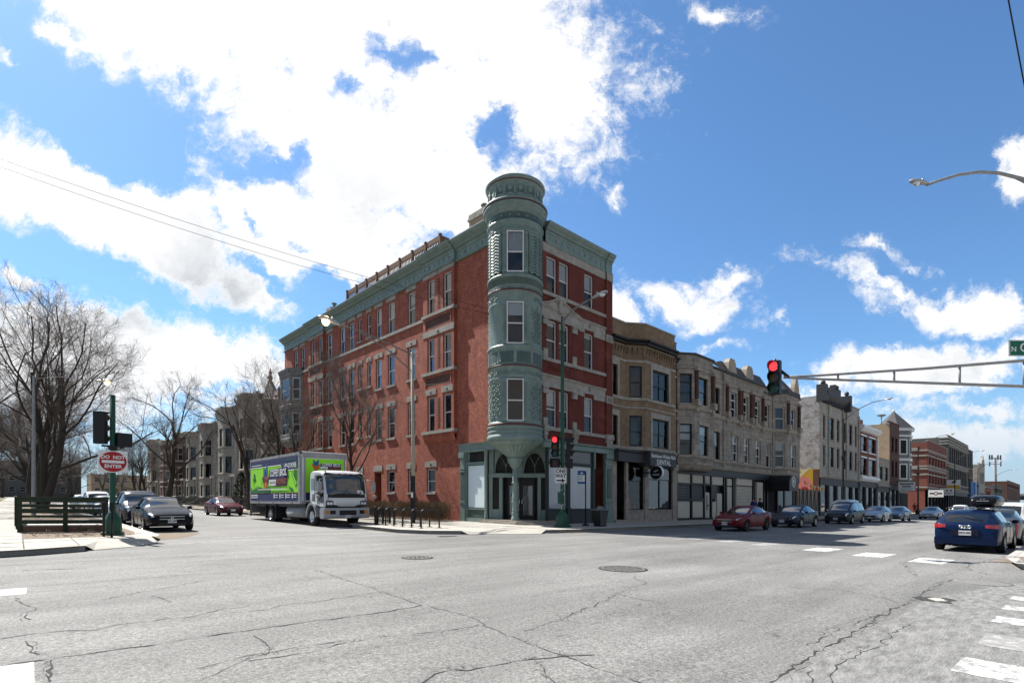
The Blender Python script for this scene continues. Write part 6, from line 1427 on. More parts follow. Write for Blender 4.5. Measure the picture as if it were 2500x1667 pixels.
    # windscreen: slightly proud curved pane with a black surround
    def wsp(yy, z, o=.0):
        f = pchip([(1.05,.10),(1.35,.12),(1.62,.10),(2.2,-.02),(2.62,-.13),(2.76,-.24)]); ins = -.045+.12*(abs(yy)/1.1)**3
        return (f(z)-ins+o, yy, z)
    def patch(nm, mt, y0, y1, z0, z1, o, par, rnd=.16):
        q = MB(); A, Bz = 20, 12; V = []
        for i in range(A+1):
            for j in range(Bz+1):
                yy = y0+(y1-y0)*i/A; zz = z0+(z1-z0)*j/Bz
                # rounded corners
                ex = max(0, abs(yy-(y0+y1)/2)-((y1-y0)/2-rnd)); ez = max(0, abs(zz-(z0+z1)/2)-((z1-z0)/2-rnd)); r = sqrt(ex*ex+ez*ez)
                if r > rnd:
                    f = rnd/r; yy = (y0+y1)/2+math.copysign((y1-y0)/2-rnd+ex*f, yy-(y0+y1)/2); zz = (z0+z1)/2+math.copysign((z1-z0)/2-rnd+ez*f, zz-(z0+z1)/2)
                V.append(wsp(yy, zz, o))
        q.add(V, [(i*(Bz+1)+j, (i+1)*(Bz+1)+j, (i+1)*(Bz+1)+j+1, i*(Bz+1)+j+1) for i in range(A) for j in range(Bz)], 0, True); return q.build(nm, mt, par, world=False)
    patch('windscreen_surround', 'black_paint', -1.10, 1.10, 1.50, 2.77, .040, t); patch('windshield', 'car_glass', -1.06, 1.06, 1.64, 2.68, .052, t)
    m = MB()
    for q in (-.3, 0, .3): m.box(-.13,-.055,q-.09,q+.09,2.70,2.735)
    m.build('roof_marker', 'tail_lens', t, world=False); m = MB()
    for q in (-.95, .95): m.ball((-.35,q,2.86), (.06,.05,.05), 8)
    m.build('clearance_lamp', 'amber_lens', t, world=False)
    m = MB()
    for q in (-.55, .35): m.tube([wsp(q,1.60,.065),wsp(q+.30,1.72,.07),wsp(q+.62,1.98,.07)], .012, 5)
    m.build('wiper', 'plastic', t, world=False)
    m = MB()
    for q in (-1.02, 1.02): m.tube([wsp(q,1.38,.10),wsp(q,1.52,.10)], .015, 5)
    m.box(.128,.136,-1.08,1.08,1.345,1.36); m.box(.115,.135,-.012,.012,1.36,1.55); m.build('panel_gap', 'plastic', t, world=False)
    # side doors with glass
    for s in (-1, 1):
        d = MB(); ysd = s*(cw+.006); P = [(-.22,2.55),(-.34,2.62),(-1.02,2.62),(-1.08,2.5),(-1.08,1.86),(-.10,1.86)]; d.add([(a, ysd, b) for a, b in P], [tuple(range(6))])
        P = [(-.08,1.80),(-.95,1.80),(-.60,1.30),(-.36,1.22),(-.10,1.22)]; d.add([(a, ysd, b) for a, b in P], [tuple(range(5))]); P = [(-1.22,2.5),(-1.6,2.5),(-1.62,1.9),(-1.2,1.9)]; d.add([(a, ysd, b) for a, b in P], [tuple(range(4))])
        d.build('side_window', 'car_glass', t, world=False)
        d = MB(); d.tube([(-.06,ysd,1.12),(-.03,ysd,1.85),(-.18,ysd,2.6),(-.34,ysd,2.68),(-1.05,ysd,2.68),(-1.14,ysd,2.6),(-1.14,ysd,1.3)], .010, 4); d.box(-1.08,-.92,min(ysd,ysd+s*.03),max(ysd,ysd+s*.03),1.70,1.75)
        d.build('door_seam', 'plastic', t, world=False)
        d = MB(); d.tube([(-.25,s*cw,2.45),(.18,s*(cw+.30),2.42),(.18,s*(cw+.30),1.72),(-.2,s*cw,1.75)], .018, 6); d.box(.12,.20,s*(cw+.30)-.11,s*(cw+.30)+.11,1.78,2.32); d.ball((.2,s*(cw+.38),1.55), (.05,.11,.10), 8); d.build('mirror', 'galvanised', t, world=False)
        # wheel arch
        d = MB(); A = MB(); c0 = -1.40; arc = [(c0+.66*cos(a), .52+.74*sin(a)) for a in [pi*k/12 for k in range(13)]]
        inner = [(c0+.56*cos(a), .52+.62*sin(a)) for a in [pi*k/12 for k in range(13)]]; pol = arc+inner[::-1]
        d.prism(pol, lambda a, b, q: (a, q, b), s*(cw-.28), s*(cw+.10)); d.build('fender', 'truck_grey', t, world=False)
    m = MB()
    for k in range(4): m.box(-1.45+k*.0-.02*k, -1.15, -cw-.012, -cw-.006, 1.62-k*.09, 1.67-k*.09)
    m.add([(-.75+.12*cos(2*pi*k/9)*(1 if k % 2 else .6), -cw-.01, 1.62+.10*sin(2*pi*k/9)) for k in range(9)], [tuple(range(9))])
    for k in range(4): m.box(-.85,-.55,-cw-.012,-cw-.006,1.45-k*.08,1.49-k*.08)
    m.build('door_lettering', 'sign_black', t, world=False)
    m = MB(); rbox(m, -.32, .16, -1.24, 1.24, .44, 1.00, .10); bp = m.build('bumper', 'truck_grey', t, world=False)
    m = MB()
    for y0, y1 in ((-.92,-.62),(-.42,.50),(.68,.95)): rbox(m, .12, .168, y0, y1, .66 if y1-y0 < .5 else .60, .86, .02)
    m.build('air_intake', 'black_paint', bp, world=False)
    m = MB()
    for s in (-1, 1): m.box(.12,.172,s*1.05-.11,s*1.05+.07,.68,.84)
    m.build('turn_lamp', 'amber_lens', bp, world=False)
    m = MB(); m.box(.16,.175,-.10,.20,.47,.61,0); text_bm(m, '152 904 H', .085, lambda u, v: (.177,.05+u,.54+v), 1, sx=.8, bold=.003); m.build('licence_plate', ['sign_white','sign_black'], bp, world=False)
    m = MB(); m.box(.05,.135,-1.10,1.10,1.04,1.33); m.build('grille', 'black_paint', t, world=False)
    for s in (-1, 1):
        m = MB()
        for q in (.66, .84, 1.0): m.box(.13,.150,s*q-.07,s*q+.06,1.14,1.27)
        m.build('headlight', 'lens', t, world=False)
    m = MB(); m.box(.136,.145,-.3,-.2,1.5,1.5); 
    m = MB(); m.box(-.11,-.10,.60,.92,1.78,1.93) if False else m.add([wsp(.55,1.72,.058),wsp(.93,1.68,.058),wsp(.88,1.86,.058),wsp(.55,1.90,.058)], [(0,1,2,3)]); m.build('dashboard_paper', 'sign_white', t, world=False)
    # wheels
    for wx, dual in ((-1.40, 0), (-7.55, 1)):
        for s in (-1, 1):
            for k in range(1+dual):
                w = MB(); yc = s*(cw-.10-.30*k); wr = .52
                w.lathe([(wr-.24,s*.13),(wr-.05,s*.14),(wr,s*.10),(wr,-s*.10),(wr-.05,-s*.14),(wr-.24,-s*.13)], (wx,yc,wr), 32, 0, axis='y'); wo = w.build('wheel', 'tyre', t, world=False)
                r_ = MB(); ins = s*(.13 if not dual else .02)
                r_.lathe([(.285,s*.135),(.27,s*.10),(.24,ins*.5)], (wx,yc,wr), 28, 0, axis='y'); r_.lathe([(.24,ins*.5),(.10,ins*.5),(.09,s*.16),(.001,s*.17)], (wx,yc,wr), 24, 0, axis='y')
                for q in range(8): a_ = 2*pi*q/8; r_.ball((wx+.17*cos(a_), yc+ins*.5+s*.03, wr+.17*sin(a_)), .03, 6)
                r_.build('rim', 'chrome' if not dual else 'rim', wo, world=False)
    # chassis, tank, steps, lift gate
    m = MB(); m.box(-11.0,-.4,-.45,-.30,.62,.9); m.box(-11.0,-.4,.30,.45,.62,.9); m.box(-11.0,bx1,-1.1,1.1,1.0,1.16); m.box(-8.1,-7,-.9,.9,.45,.6); m.box(-1.5,-1.3,-.9,.9,.42,.56); m.box(-1.7,-.3,-1.0,1.0,.9,1.2); m.build('chassis', 'black_paint', t, world=False)
    m = MB(); m.lathe([(.001,-1.2),(.33,-1.2),(.33,1.2),(.001,1.2)], (-4.0,-.82,.72), 20, 0, axis='x'); m.build('fuel_tank', 'galvanised', t, world=False)
    m = MB(); m.box(-6.8,-6.74,-1.2,-.5,.3,1.1); m.box(-8.5,-8.44,-1.2,-.45,.25,1.1); m.box(-8.5,-8.44,.45,1.2,.25,1.1); m.build('mud_flap', 'plastic', t, world=False)
    m = MB(); m.box(-11.3,-11.15,-1.25,1.25,.55,1.3); m.box(-11.3,-11.2,-1.25,-1.15,.35,2.0); m.box(-12.2,-11.3,-1.1,1.1,.42,.50); m.tube([(-11.2,-1.0,.9),(-11.9,-1.0,.45)], .04, 6); m.tube([(-11.2,1.0,.9),(-11.9,1.0,.45)], .04, 6); m.box(-9.6,-9.5,-1.2,1.2,.5,.6); m.build('lift_gate', 'iron', t, world=False)
truck()
# ------------------------------------------------------------------ street furniture
def lens(mb, c, d, r, mi):
    """round signal lens facing the unit vector d"""
    d = Vector(d); a = d.orthogonal().normalized() if abs(d.z) > .9 else Vector((0,0,1)).cross(d).normalized(); b = d.cross(a)
    mb.add([tuple(Vector(c)+(a*cos(2*pi*k/16)+b*sin(2*pi*k/16))*r) for k in range(16)], [tuple(range(16))], mi)
def signal_head(parent, x, y, ztop, ang, lit=True, world=True):
    """three-light vehicle head, ztop above the local ground"""
    d = (cos(ang), sin(ang)); p = (-d[1], d[0]); m = MB(); g = MB()
    def P(a, b, z): return (x+d[0]*a+p[0]*b, y+d[1]*a+p[1]*b, ztop-z)
    m.hexa([P(-.1,-.17,1.06),P(.1,-.17,1.06),P(.1,.17,1.06),P(-.1,.17,1.06),P(-.1,-.17,0),P(.1,-.17,0),P(.1,.17,0),P(-.1,.17,0)])
    for k in range(3):
        zc = .18+.35*k; vs = []
        for i in range(13):
            t = -.35*pi/2+ (pi+.35*pi)*i/12; ln = .26*(.55+.45*max(0, sin(t)))
            for aa in (.1, .1+ln): vs.append(P(aa, .155*cos(t), zc-.155*sin(t)))
        m.add(vs, [(2*i,2*i+2,2*i+3,2*i+1) for i in range(12)], 0, True)
    o = m.build('signal_head', 'black_paint', parent, world=world)
    for k, q in enumerate(('red_lamp' if lit else 'dead_red_lamp', 'dead_amber_lamp', 'dead_green_lamp')):
        g = MB(); lens(g, P(.112, 0, .18+.35*k), (d[0], d[1], 0), .14, 0); g.build('lens', q, o, world=world)
    m = MB(); m.tube([P(-.1,0,.95), P(-.32,0,.95)], .03, 6); m.tube([P(-.1,0,.12), P(-.32,0,.12)], .03, 6)
    return o
def ped_head(parent, x, y, zt, ang, lit):
    d = (cos(ang), sin(ang)); p = (-d[1], d[0]); m = MB()
    def P(a, b, z): return (x+d[0]*a+p[0]*b, y+d[1]*a+p[1]*b, zt-z)
    m.hexa([P(-.1,-.22,.46),P(.1,-.22,.46),P(.1,.22,.46),P(-.1,.22,.46),P(-.1,-.22,0),P(.1,-.22,0),P(.1,.22,0),P(-.1,.22,0)])
    for q in ((-.22,-.20),(.20,.22)): m.hexa([P(.1,q[0],.46),P(.24,q[0],.46),P(.24,q[1],.46),P(.1,q[1],.46),P(.1,q[0],0),P(.24,q[0],0),P(.24,q[1],0),P(.1,q[1],0)])
    m.hexa([P(.1,-.22,.02),P(.24,-.22,.02),P(.24,.22,.02),P(.1,.22,.02),P(.1,-.22,0),P(.24,-.22,0),P(.24,.22,0),P(.1,.22,0)])
    o = m.build('pedestrian_signal', 'black_paint', parent)
    g = MB()
    if lit:
        for k in range(4): g.hexa([P(.105,-.09+k*.045,.24),P(.112,-.09+k*.045,.24),P(.112,-.06+k*.045,.24),P(.105,-.06+k*.045,.24),P(.105,-.09+k*.045,.10),P(.112,-.09+k*.045,.10),P(.112,-.06+k*.045,.10),P(.105,-.06+k*.045,.10)])
        g.hexa([P(.105,-.09,.36),P(.112,-.09,.36),P(.112,.10,.36),P(.105,.10,.36),P(.105,-.09,.24),P(.112,-.09,.24),P(.112,.10,.24),P(.105,.10,.24)]); g.build('hand_light', 'dead_red_lamp' , o)
    return o
def cobra(parent, p, d, s=1.0, lit=None, world=True):
    """cobra-head luminaire at p pointing along d (unit, horizontal), tilted a little upwards"""
    m = MB(); d = Vector((d[0], d[1], .16)).normalized(); r = Vector((0,0,1)).cross(d).normalized(); u = d.cross(r); p = Vector(p); V = []
    prof = [(0,.05,.05),(.12,.09,.08),(.35,.15,.11),(.62,.17,.11),(.80,.12,.08),(.88,.02,.02)]
    for a, w, h in prof:
        for k in range(12):
            t = 2*pi*k/12; q = p+d*a*s+r*(w*cos(t))*s+u*(h*(sin(t) if sin(t) > 0 else .45*sin(t)))*s; V.append(tuple(q))
    m.add(V, [(i*12+k, i*12+(k+1)%12, (i+1)*12+(k+1)%12, (i+1)*12+k) for i in range(5) for k in range(12)]+[tuple(range(12)), tuple(60+k for k in range(12))], 0, True)
    q = p+d*.3*s+u*.12*s; m.tube([tuple(q), tuple(q+u*.07*s)], .05*s, 8)
    o = m.build('lamp_head', 'lamp_shell', parent, world=world)
    m = MB(); c = p+d*.55*s-u*(.05*s); m.ball(tuple(c), (.15*s,.15*s,.11*s if not lit else .20*s), 12); m.build('lamp_glass', lit or 'lens', o, world=world)
def flared_base(mb, x, y, r0, r1, h, mi=0, n=8):
    mb.lathe([(r0*1.25,.15),(r0*1.25,.25),(r0,.27),(r0*.95,.15+h*.7),(r1*1.25,.15+h),(r1,.17+h)], (x,y,0), n, mi, smooth=False)

# green combination pole at the corner of the red building
gx, gy = 20.55, 18.3
t = thing('traffic_light_pole', 'tall green corner pole with two traffic signals and a ONE WAY sign', 'traffic light', gx, gy)
m = MB(); m.lathe([(.108,.9),(.105,3.2),(.092,8),(.078,10.95),(.001,10.97)], (gx,gy,0), 14); flared_base(m, gx, gy, .36, .14, .75)
for z in (2.9, 3.4, 4.95, 4.5): m.lathe([(.14,z-.03),(.145,z),(.14,z+.03)], (gx,gy,0), 14)
m.build('pole', 'green_pole', t)
m = MB(); m.tube([(gx,gy-.05,10.75),(gx+.08,gy-.6,11.15),(gx+.18,gy-1.25,11.4),(gx+.25,gy-1.75,11.5)], [.05,.045,.04,.035], 8); m.tube([(gx,gy-.1,10.2),(gx,gy-.05,10.9)], .06, 8); m.build('arm', 'iron', t); cobra(t, (gx+.25,gy-1.75,11.5), (.1,-.99))
signal_head(t, gx-.30, gy+.22, 4.80, atan2(-.45,-.9), True); signal_head(t, gx+.42, gy-.02, 4.80, atan2(-.75,.66), False)
ped_head(t, gx-.32, gy+.20, 3.66, atan2(-.45,-.9), True); ped_head(t, gx+.42, gy-.02, 3.66, atan2(-.75,.66), False)
m = MB()
for z in (4.65, 3.85, 3.42): m.bar((gx-.3,gy+.2,z),(gx+.42,gy,z), .05, .05)
m.build('bracket', 'black_paint', t)
def sign_face(name, parent, c, d, w, h, mats, draw, border=True, th=.006, backmat=None):
    """flat rectangular sign centred at c whose face looks along d; draw(mb, fn) adds lettering"""
    d = Vector((d[0], d[1], 0)).normalized(); r = Vector((0,0,1)).cross(d); m = MB(); c = Vector(c)
    def fn(k): return lambda u, v: tuple(c+r*u+Vector((0,0,v))+d*(th/2+.0035*k))
    f, b = fn(0), lambda u, v: tuple(c+r*u+Vector((0,0,v))-d*th/2)
    q = [(-w/2,-h/2),(w/2,-h/2),(w/2,h/2),(-w/2,h/2)]
    m.hexa([b(*q[0]),b(*q[1]),f(*q[1]),f(*q[0]),b(*q[3]),b(*q[2]),f(*q[2]),f(*q[3])], 0)
    draw(m, fn); return m.build(name, mats, parent)
def oneway(m, fn):
    f = fn(1); B = .29; H = .385
    for a in ((-B,-H,B,-H+.018),(-B,H-.018,B,H),(-B,-H,-B+.018,H),(B-.018,-H,B,H)): m.add([f(a[0],a[1]),f(a[2],a[1]),f(a[2],a[3]),f(a[0],a[3])], [(0,1,2,3)], 1)
    text_bm(m, 'ONE', .28, lambda u, v: f(u, .22+v), 1, sx=.85, bold=.010); text_bm(m, 'WAY', .28, lambda u, v: f(u, -.02+v), 1, sx=.80, bold=.010)
    m.add([f(-.21,-.29),f(.06,-.29),f(.06,-.36),f(.23,-.25),f(.06,-.14),f(.06,-.21),f(-.21,-.21)], [(0,1,2,3,4,5,6)], 1)
sign_face('one_way_sign', t, (gx-.22,gy-.08,2.78), (-.72,-.70), .62, .80, ['sign_white','sign_black'], oneway)
m = MB(); m.box(gx+.14, gx+.36, gy-.2, gy-.185, 2.40, 3.15); m.build('sign_back', 'sign_black', t)
rs = random.Random(4); m = MB()
for k in range(26):
    a = atan2(-gy,-gx)+rs.uniform(-1.1,.9); z = rs.uniform(.95,2.4); h, w = rs.uniform(.03,.08), rs.uniform(.15,.5); r = .111
    m.add([(gx+r*cos(a),gy+r*sin(a),z),(gx+r*cos(a+w),gy+r*sin(a+w),z),(gx+r*cos(a+w),gy+r*sin(a+w),z+h),(gx+r*cos(a),gy+r*sin(a),z+h)], [(0,1,2,3)])
m.build('stickers', 'sign_white', t)
m = MB(); m.box(gx-.26,gx-.1,gy-.12,gy+.1,1.35,1.95); m.build('control_box', 'green_pole', t)

# bus stop and litter bin
t = thing('bus_stop_sign', 'blue and white bus stop panel on a thin black post', 'bus stop', 22.72, 18.55)
m = MB(); m.tube([(22.72,18.55,.15),(22.72,18.55,3.12)], .035, 8); m.lathe([(.22,.15),(.18,.22),(.04,.30)], (22.72,18.55,0), 10); m.build('post', 'black_paint', t)
def bus(m, fn):
    f = fn(1); m.add([f(-.17,-.24),f(.17,-.24),f(.17,.12),f(-.17,.12)], [(0,1,2,3)], 1)
    f = fn(2); m.add([f(-.06,.19),f(.07,.19),f(.07,.25),f(-.06,.25)], [(0,1,2,3)], 1)
    for k in range(7): m.add([f(-.13,.06-k*.04),f(.11-.05*(k % 3),.06-k*.04),f(.11-.05*(k % 3),.075-k*.04),f(-.13,.075-k*.04)], [(0,1,2,3)], 2)
sign_face('sign_panel', t, (22.56,18.70,2.80), (-.7,-.71), .42, .72, ['sign_blue','sign_white','sign_black'], bus)
t = thing('litter_bin', 'black litter bin on the shaded pavement beside the bus stop', 'bin', 22.95, 17.75)
m = MB(); m.hexa([(22.72,17.52,.15),(23.18,17.52,.15),(23.18,17.98,.15),(22.72,17.98,.15),(22.64,17.44,1.02),(23.26,17.44,1.02),(23.26,18.06,1.02),(22.64,18.06,1.02)]); m.build('bin_body', 'black_paint', t)
m = MB()
for k in range(9): m.bar((22.72+k*.0575,17.515,.2),(22.64+k*.0775,17.435,1.0), .02, .02)
m.box(22.6,23.3,17.40,18.1,1.02,1.08); m.lathe([(.20,1.08),(.18,1.18),(.08,1.24),(.001,1.24)], (22.95,17.75,0), 14); m.build('bin_rim', 'iron', t)

# bike racks: six hoops
hoop = None
for k in range(6):
    y0 = 20.62+.80*k
    t = thing('bike_rack', ['black bike hoop nearest the street corner', 'black bike hoop, second from the street corner', 'black bike hoop, third from the street corner', 'black bike hoop, fourth from the street corner', 'black bike hoop, fifth from the street corner', 'black bike hoop farthest from the street corner, beside the truck'][k], 'bike rack', 14.0, y0, 0, 0, 'bike hoops on the corner pavement') if hoop is None else copy_tree(hoop)
    if hoop is None:
        hoop = t; m = MB(); P = [(-.5,0,.15),(-.5,0,.82)]+[(-.32+.18*cos(pi-pi/2*i/5),0,.82+.18*sin(pi/2*i/5)) for i in range(1,6)]+[(.32+.18*cos(pi/2-pi/2*i/5),0,.82+.18*sin(pi/2-pi/2*i/5)) for i in range(6)]+[(.5,0,.15)]
        m.tube(P, .038, 10); m.build('hoop', 'black_paint', t, world=False)
        for q in (-.5, .5):
            m = MB(); m.lathe([(.12,.15),(.12,.165),(.04,.17)], (q,0,0), 12); m.build('foot', 'black_paint', t, world=False)
    else:
        t.location = (14.0, y0, G(14.0, y0)); t['label'] = ['', 'black bike hoop, second from the street corner', 'black bike hoop, third from the street corner', 'black bike hoop, fourth from the street corner', 'black bike hoop, fifth from the street corner', 'black bike hoop farthest from the street corner, beside the truck'][k]
# low iron fence round the tree bed beside the truck
t = thing('iron_fence', 'low black iron picket fence between the truck and the hedge', 'fence', 14.6, 25.5)
m, pk = MB(), MB(); A, Bq, C_ = (13.35,24.55), (14.75,25.6), (14.75,40)
for a, b in ((A, Bq), (Bq, C_)):
    L = sqrt((b[0]-a[0])**2+(b[1]-a[1])**2); n = int(L/.12)
    for z in (.3, .85): m.bar((a[0],a[1],z),(b[0],b[1],z), .03, .03)
    for k in range(n): q = (a[0]+(b[0]-a[0])*k/n, a[1]+(b[1]-a[1])*k/n); pk.bar((q[0],q[1],.18),(q[0],q[1],.88), .016, .016)
m.build('rail', 'black_paint', t); o = pk.build('pickets', 'black_paint', t); o['kind'] = 'stuff'
for k, (q, w) in enumerate(((A,.1),((14.05,25.08),.07),(Bq,.1),((14.75,30),.07),((14.75,34),.07))):
    m = MB(); m.box(q[0]-w/2,q[0]+w/2,q[1]-w/2,q[1]+w/2,.15,1.0); m.lathe([(w*.8,1.0),(w*.8,1.03),(.001,1.1)], (q[0],q[1],0), 4); m.build('post', 'black_paint', t)

# weathered utility pole with a lit sodium lamp
wx, wy = 16.10, 25.4
t = thing('street_lamp', 'weathered wooden lamp pole with a lit sodium lamp over the side street', 'street lamp', wx, wy)
m = MB(); m.tube([(wx,wy,.1),(wx+.0,wy,5),(wx-.06,wy,9.6)], [.115,.10,.08], 12); m.build('pole', 'grey_wood', t)
m = MB(); m.lathe([(.128,.15),(.122,2.75)], (wx,wy,0), 14); m.box(wx-.16,wx+.06,wy-.24,wy-.14,.35,.95); m.build('black_wrap', 'black_paint', t)
m = MB(); m.box(wx-.175,wx-.09,wy-.15,wy-.10,1.55,1.85); m.build('notice', 'sign_white', t)
m = MB(); m.tube([(wx,wy,9.45),(wx-1.5,wy,9.78),(wx-3.2,wy,10.08),(wx-4.4,wy,10.16)], .04, 8); m.tube([(wx,wy,8.5),(wx-1.6,wy,9.45),(wx-3.1,wy,10.0)], .032, 8); m.tube([(wx,wy,9.3),(wx+.2,wy-.1,9.7)], .02, 5); m.build('arm', 'iron', t)
cobra(t, (wx-4.3,wy,10.12), (-1,0), 1.25, 'sodium_glow')
m = MB(); m.tube([(wx,wy,9.3),(wx+.5,wy+.3,9.6),(wx+.9,wy+.6,9.0),(wx+.8,wy+.8,8.3),(wx+1.6,wy+1.0,8.2),(20.2,27.2,8.9)], .015, 5); m.build('service_cable', 'galvanised', t)

# signal pole at the left corner
lx, ly = 2.33, 22.05
t = thing('traffic_light_pole', 'short green pole with dark signals and a round red DO NOT ENTER sign', 'traffic light', lx, ly)
m = MB(); m.lathe([(.085,.9),(.078,4.8),(.001,4.82)], (lx,ly,0), 12); flared_base(m, lx, ly, .26, .10, .75); m.build('pole', 'green_pole', t)
signal_head(t, lx-.32, ly+.05, 4.22, atan2(.9,.55), False); ped_head(t, lx+.30, ly+.02, 3.56, atan2(.95,-.3), False)
m = MB(); m.bar((lx-.32,ly,4.2),(lx,ly,4.2), .05, .05); m.bar((lx-.3,ly,3.1),(lx+.3,ly,3.1), .06, .06); m.box(lx-.12,lx+.12,ly-.1,ly+.12,2.98,3.12); m.build('bracket', 'black_paint', t)
def dne(m, fn):
    f = fn(1); m.add([f(.365*cos(2*pi*k/48), .335*sin(2*pi*k/48)) for k in range(48)], [tuple(range(48))], 1)
    f = fn(2); m.add([f(-.30,-.045),f(.30,-.045),f(.30,.045),f(-.30,.045)], [(0,1,2,3)], 2)
    text_bm(m, 'DO  NOT', .155, lambda u, v: f(u, .145+v), 2, sx=.95, bold=.005); text_bm(m, 'ENTER', .155, lambda u, v: f(u, -.155+v), 2, sx=1.0, bold=.005)
sign_face('do_not_enter_sign', t, (lx+.0,ly-.11,2.58), (-.03,-1), .78, .72, ['sign_white','sign_red','sign_white'], dne)
for q, lb in (((2.02,21.3),'slim dark post just left of the green signal pole'), ((2.18,20.85),'slim dark post in front of the green signal pole')):
    t = thing('post', lb, 'post', q[0], q[1]); m = MB(); m.tube([(q[0],q[1],.15),(q[0],q[1],1.15)], .035, 8); m.build('shaft', 'black_paint', t); m = MB(); m.box(q[0]-.06,q[0]+.06,q[1]-.04,q[1]+.04,1.0,1.25); m.build('cap', 'black_paint', t)

# mast arm with hanging signal, street name sign and lamp (its pole stands out of frame on the right)
def wp(u, v, t_): k = (u-CX)/FPX; return (t_*(FW[0]+k*RT[0]), t_*(FW[1]+k*RT[1]), H0+t_*(CY-v)/FPX)
TD = 17.0
px_, py_, _ = wp(2690, 1200, TD)
t = thing('mast_arm_signal', 'grey truss mast arm with a red traffic signal and green street name sign', 'traffic light', px_, py_)
gz = G(px_, py_)
def MP(u, v): p = wp(u, v, TD); return (p[0], p[1], p[2]-G(p[0], p[1]))
m = MB(); m.lathe([(.19,.9),(.15,5.5),(.10,9.7)], (px_,py_,0), 14); flared_base(m, px_, py_, .38, .2, .75); m.build('pole', 'green_pole', t)
m = MB(); m.tube([MP(1912,920),MP(1990,917),MP(2250,900),MP(2500,880),MP(2690,866)], [.034,.038,.045,.052,.055], 10); m.tube([MP(1912,921),MP(1990,925),MP(2250,934),MP(2500,943),MP(2690,950)], [.034,.038,.045,.052,.055], 10)
for u, a, b in ((2046,913,927),(2183,905,931),(2343,893,937),(2500,881,943)): m.tube([MP(u,a),MP(u,b)], .034, 8)
m.build('arm', 'galvanised', t)
sx_, sy_, sz_ = MP(1892, 882); signal_head(t, sx_, sy_, sz_, atan2(-RT[1]*-.62-FW[1]*.78, -RT[0]*.62-FW[0]*.78) if False else atan2(-FW[1]*.70-RT[1]*.72, -FW[0]*.70-RT[0]*.72), True)
m = MB(); q = MP(1906, 905); m.tube([q, MP(1925, 920)], .05, 8); m.tube([MP(1893,882),MP(1893,876)], .03, 6); m.build('bracket', 'black_paint', t)
c0 = MP(2572, 851)
def nsign(m, fn):
    f = fn(1); w, h = 1.42, .26
    for a in ((-w,-h,w,-h+.03),(-w,h-.03,w,h),(-w,-h,-w+.03,h),(w-.03,-h,w,h)): m.add([f(a[0],a[1]),f(a[2],a[1]),f(a[2],a[3]),f(a[0],a[3])], [(0,1,2,3)], 1)
    text_bm(m, 'N', .22, lambda u, v: f(-1.27+u, -.04+v), 1, bold=.006); text_bm(m, 'O', .40, lambda u, v: f(-.92+u, v+.01), 1, bold=.008)
sign_face('street_name_sign', t, c0, (-FW[0], -FW[1]), 2.86, .52, ['sign_green','sign_white'], nsign)
m = MB(); m.tube([(px_,py_,9.3),MP(2600,470),MP(2500,438),MP(2440,423),MP(2390,420),MP(2340,427),MP(2290,442),MP(2262,452)], [.07,.06,.055,.05,.048,.045,.04,.04], 10); m.tube([(px_,py_,8.2),MP(2560,475),MP(2475,433)], .03, 6); m.build('lamp_arm', 'galvanised', t)
p0 = MP(2268, 450); cobra(t, p0, (-RT[0], -RT[1]), .72)
lh = [o for o in t.children if o.name.startswith('lamp_head')][0]

# lamp posts far along the main street
lam = None
for k, (xx, yy, lb) in enumerate(((63.6, 17.3, 'dark slim street lamp beyond the stone building, nearest of its row'), (100.5, 17.3, 'dark street lamp in front of the turret house'), (134.0, 17.3, 'dark street lamp before the banded brick block'), (167, 17.3, 'dark street lamp before the grey loft block'), (205, 17.3, 'dark street lamp farthest down the main street'))):
    if lam is None:
        lam = t = thing('street_lamp', lb, 'street lamp', xx, yy, 0, 0, 'street lamps along the far kerb')
        m = MB(); m.lathe([(.12,.9),(.09,5),(.06,10.5)], (0,0,0), 10); flared_base(m, 0, 0, .3, .15, .8); m.lathe([(.2,6.2),(.2,6.6)], (0,0,0), 10); m.build('pole', 'black_paint', t, world=False)
        m = MB(); m.tube([(0,0,10.3),(.0,-1.2,11.3),(0,-2.6,11.9),(0,-3.6,12.0)], [.05,.04,.035,.03], 8); m.build('arm', 'charcoal', t, world=False); cobra(t, (0,-3.6,12.0), (0,-1), .9, None, False)
    else:
        t = copy_tree(lam); t.location = (xx, yy, G(xx, yy)); t['label'] = lb
# lit lamp between the trees, grey pole
t = thing('street_lamp', 'grey metal lamp pole among the left trees with an orange lit lamp', 'street lamp', .75, 44.5)
m = MB(); m.lathe([(.12,.15),(.09,5),(.06,8.8)], (.75,44.5,0), 10); m.build('pole', 'galvanised', t)
m = MB(); m.tube([(.75,44.5,8.6),(2,44.5,8.95),(3.8,44.5,8.9)], .022, 6); m.build('arm', 'galvanised', t); cobra(t, (3.8,44.5,8.95), (1,0), 1.1, 'sodium_glow')
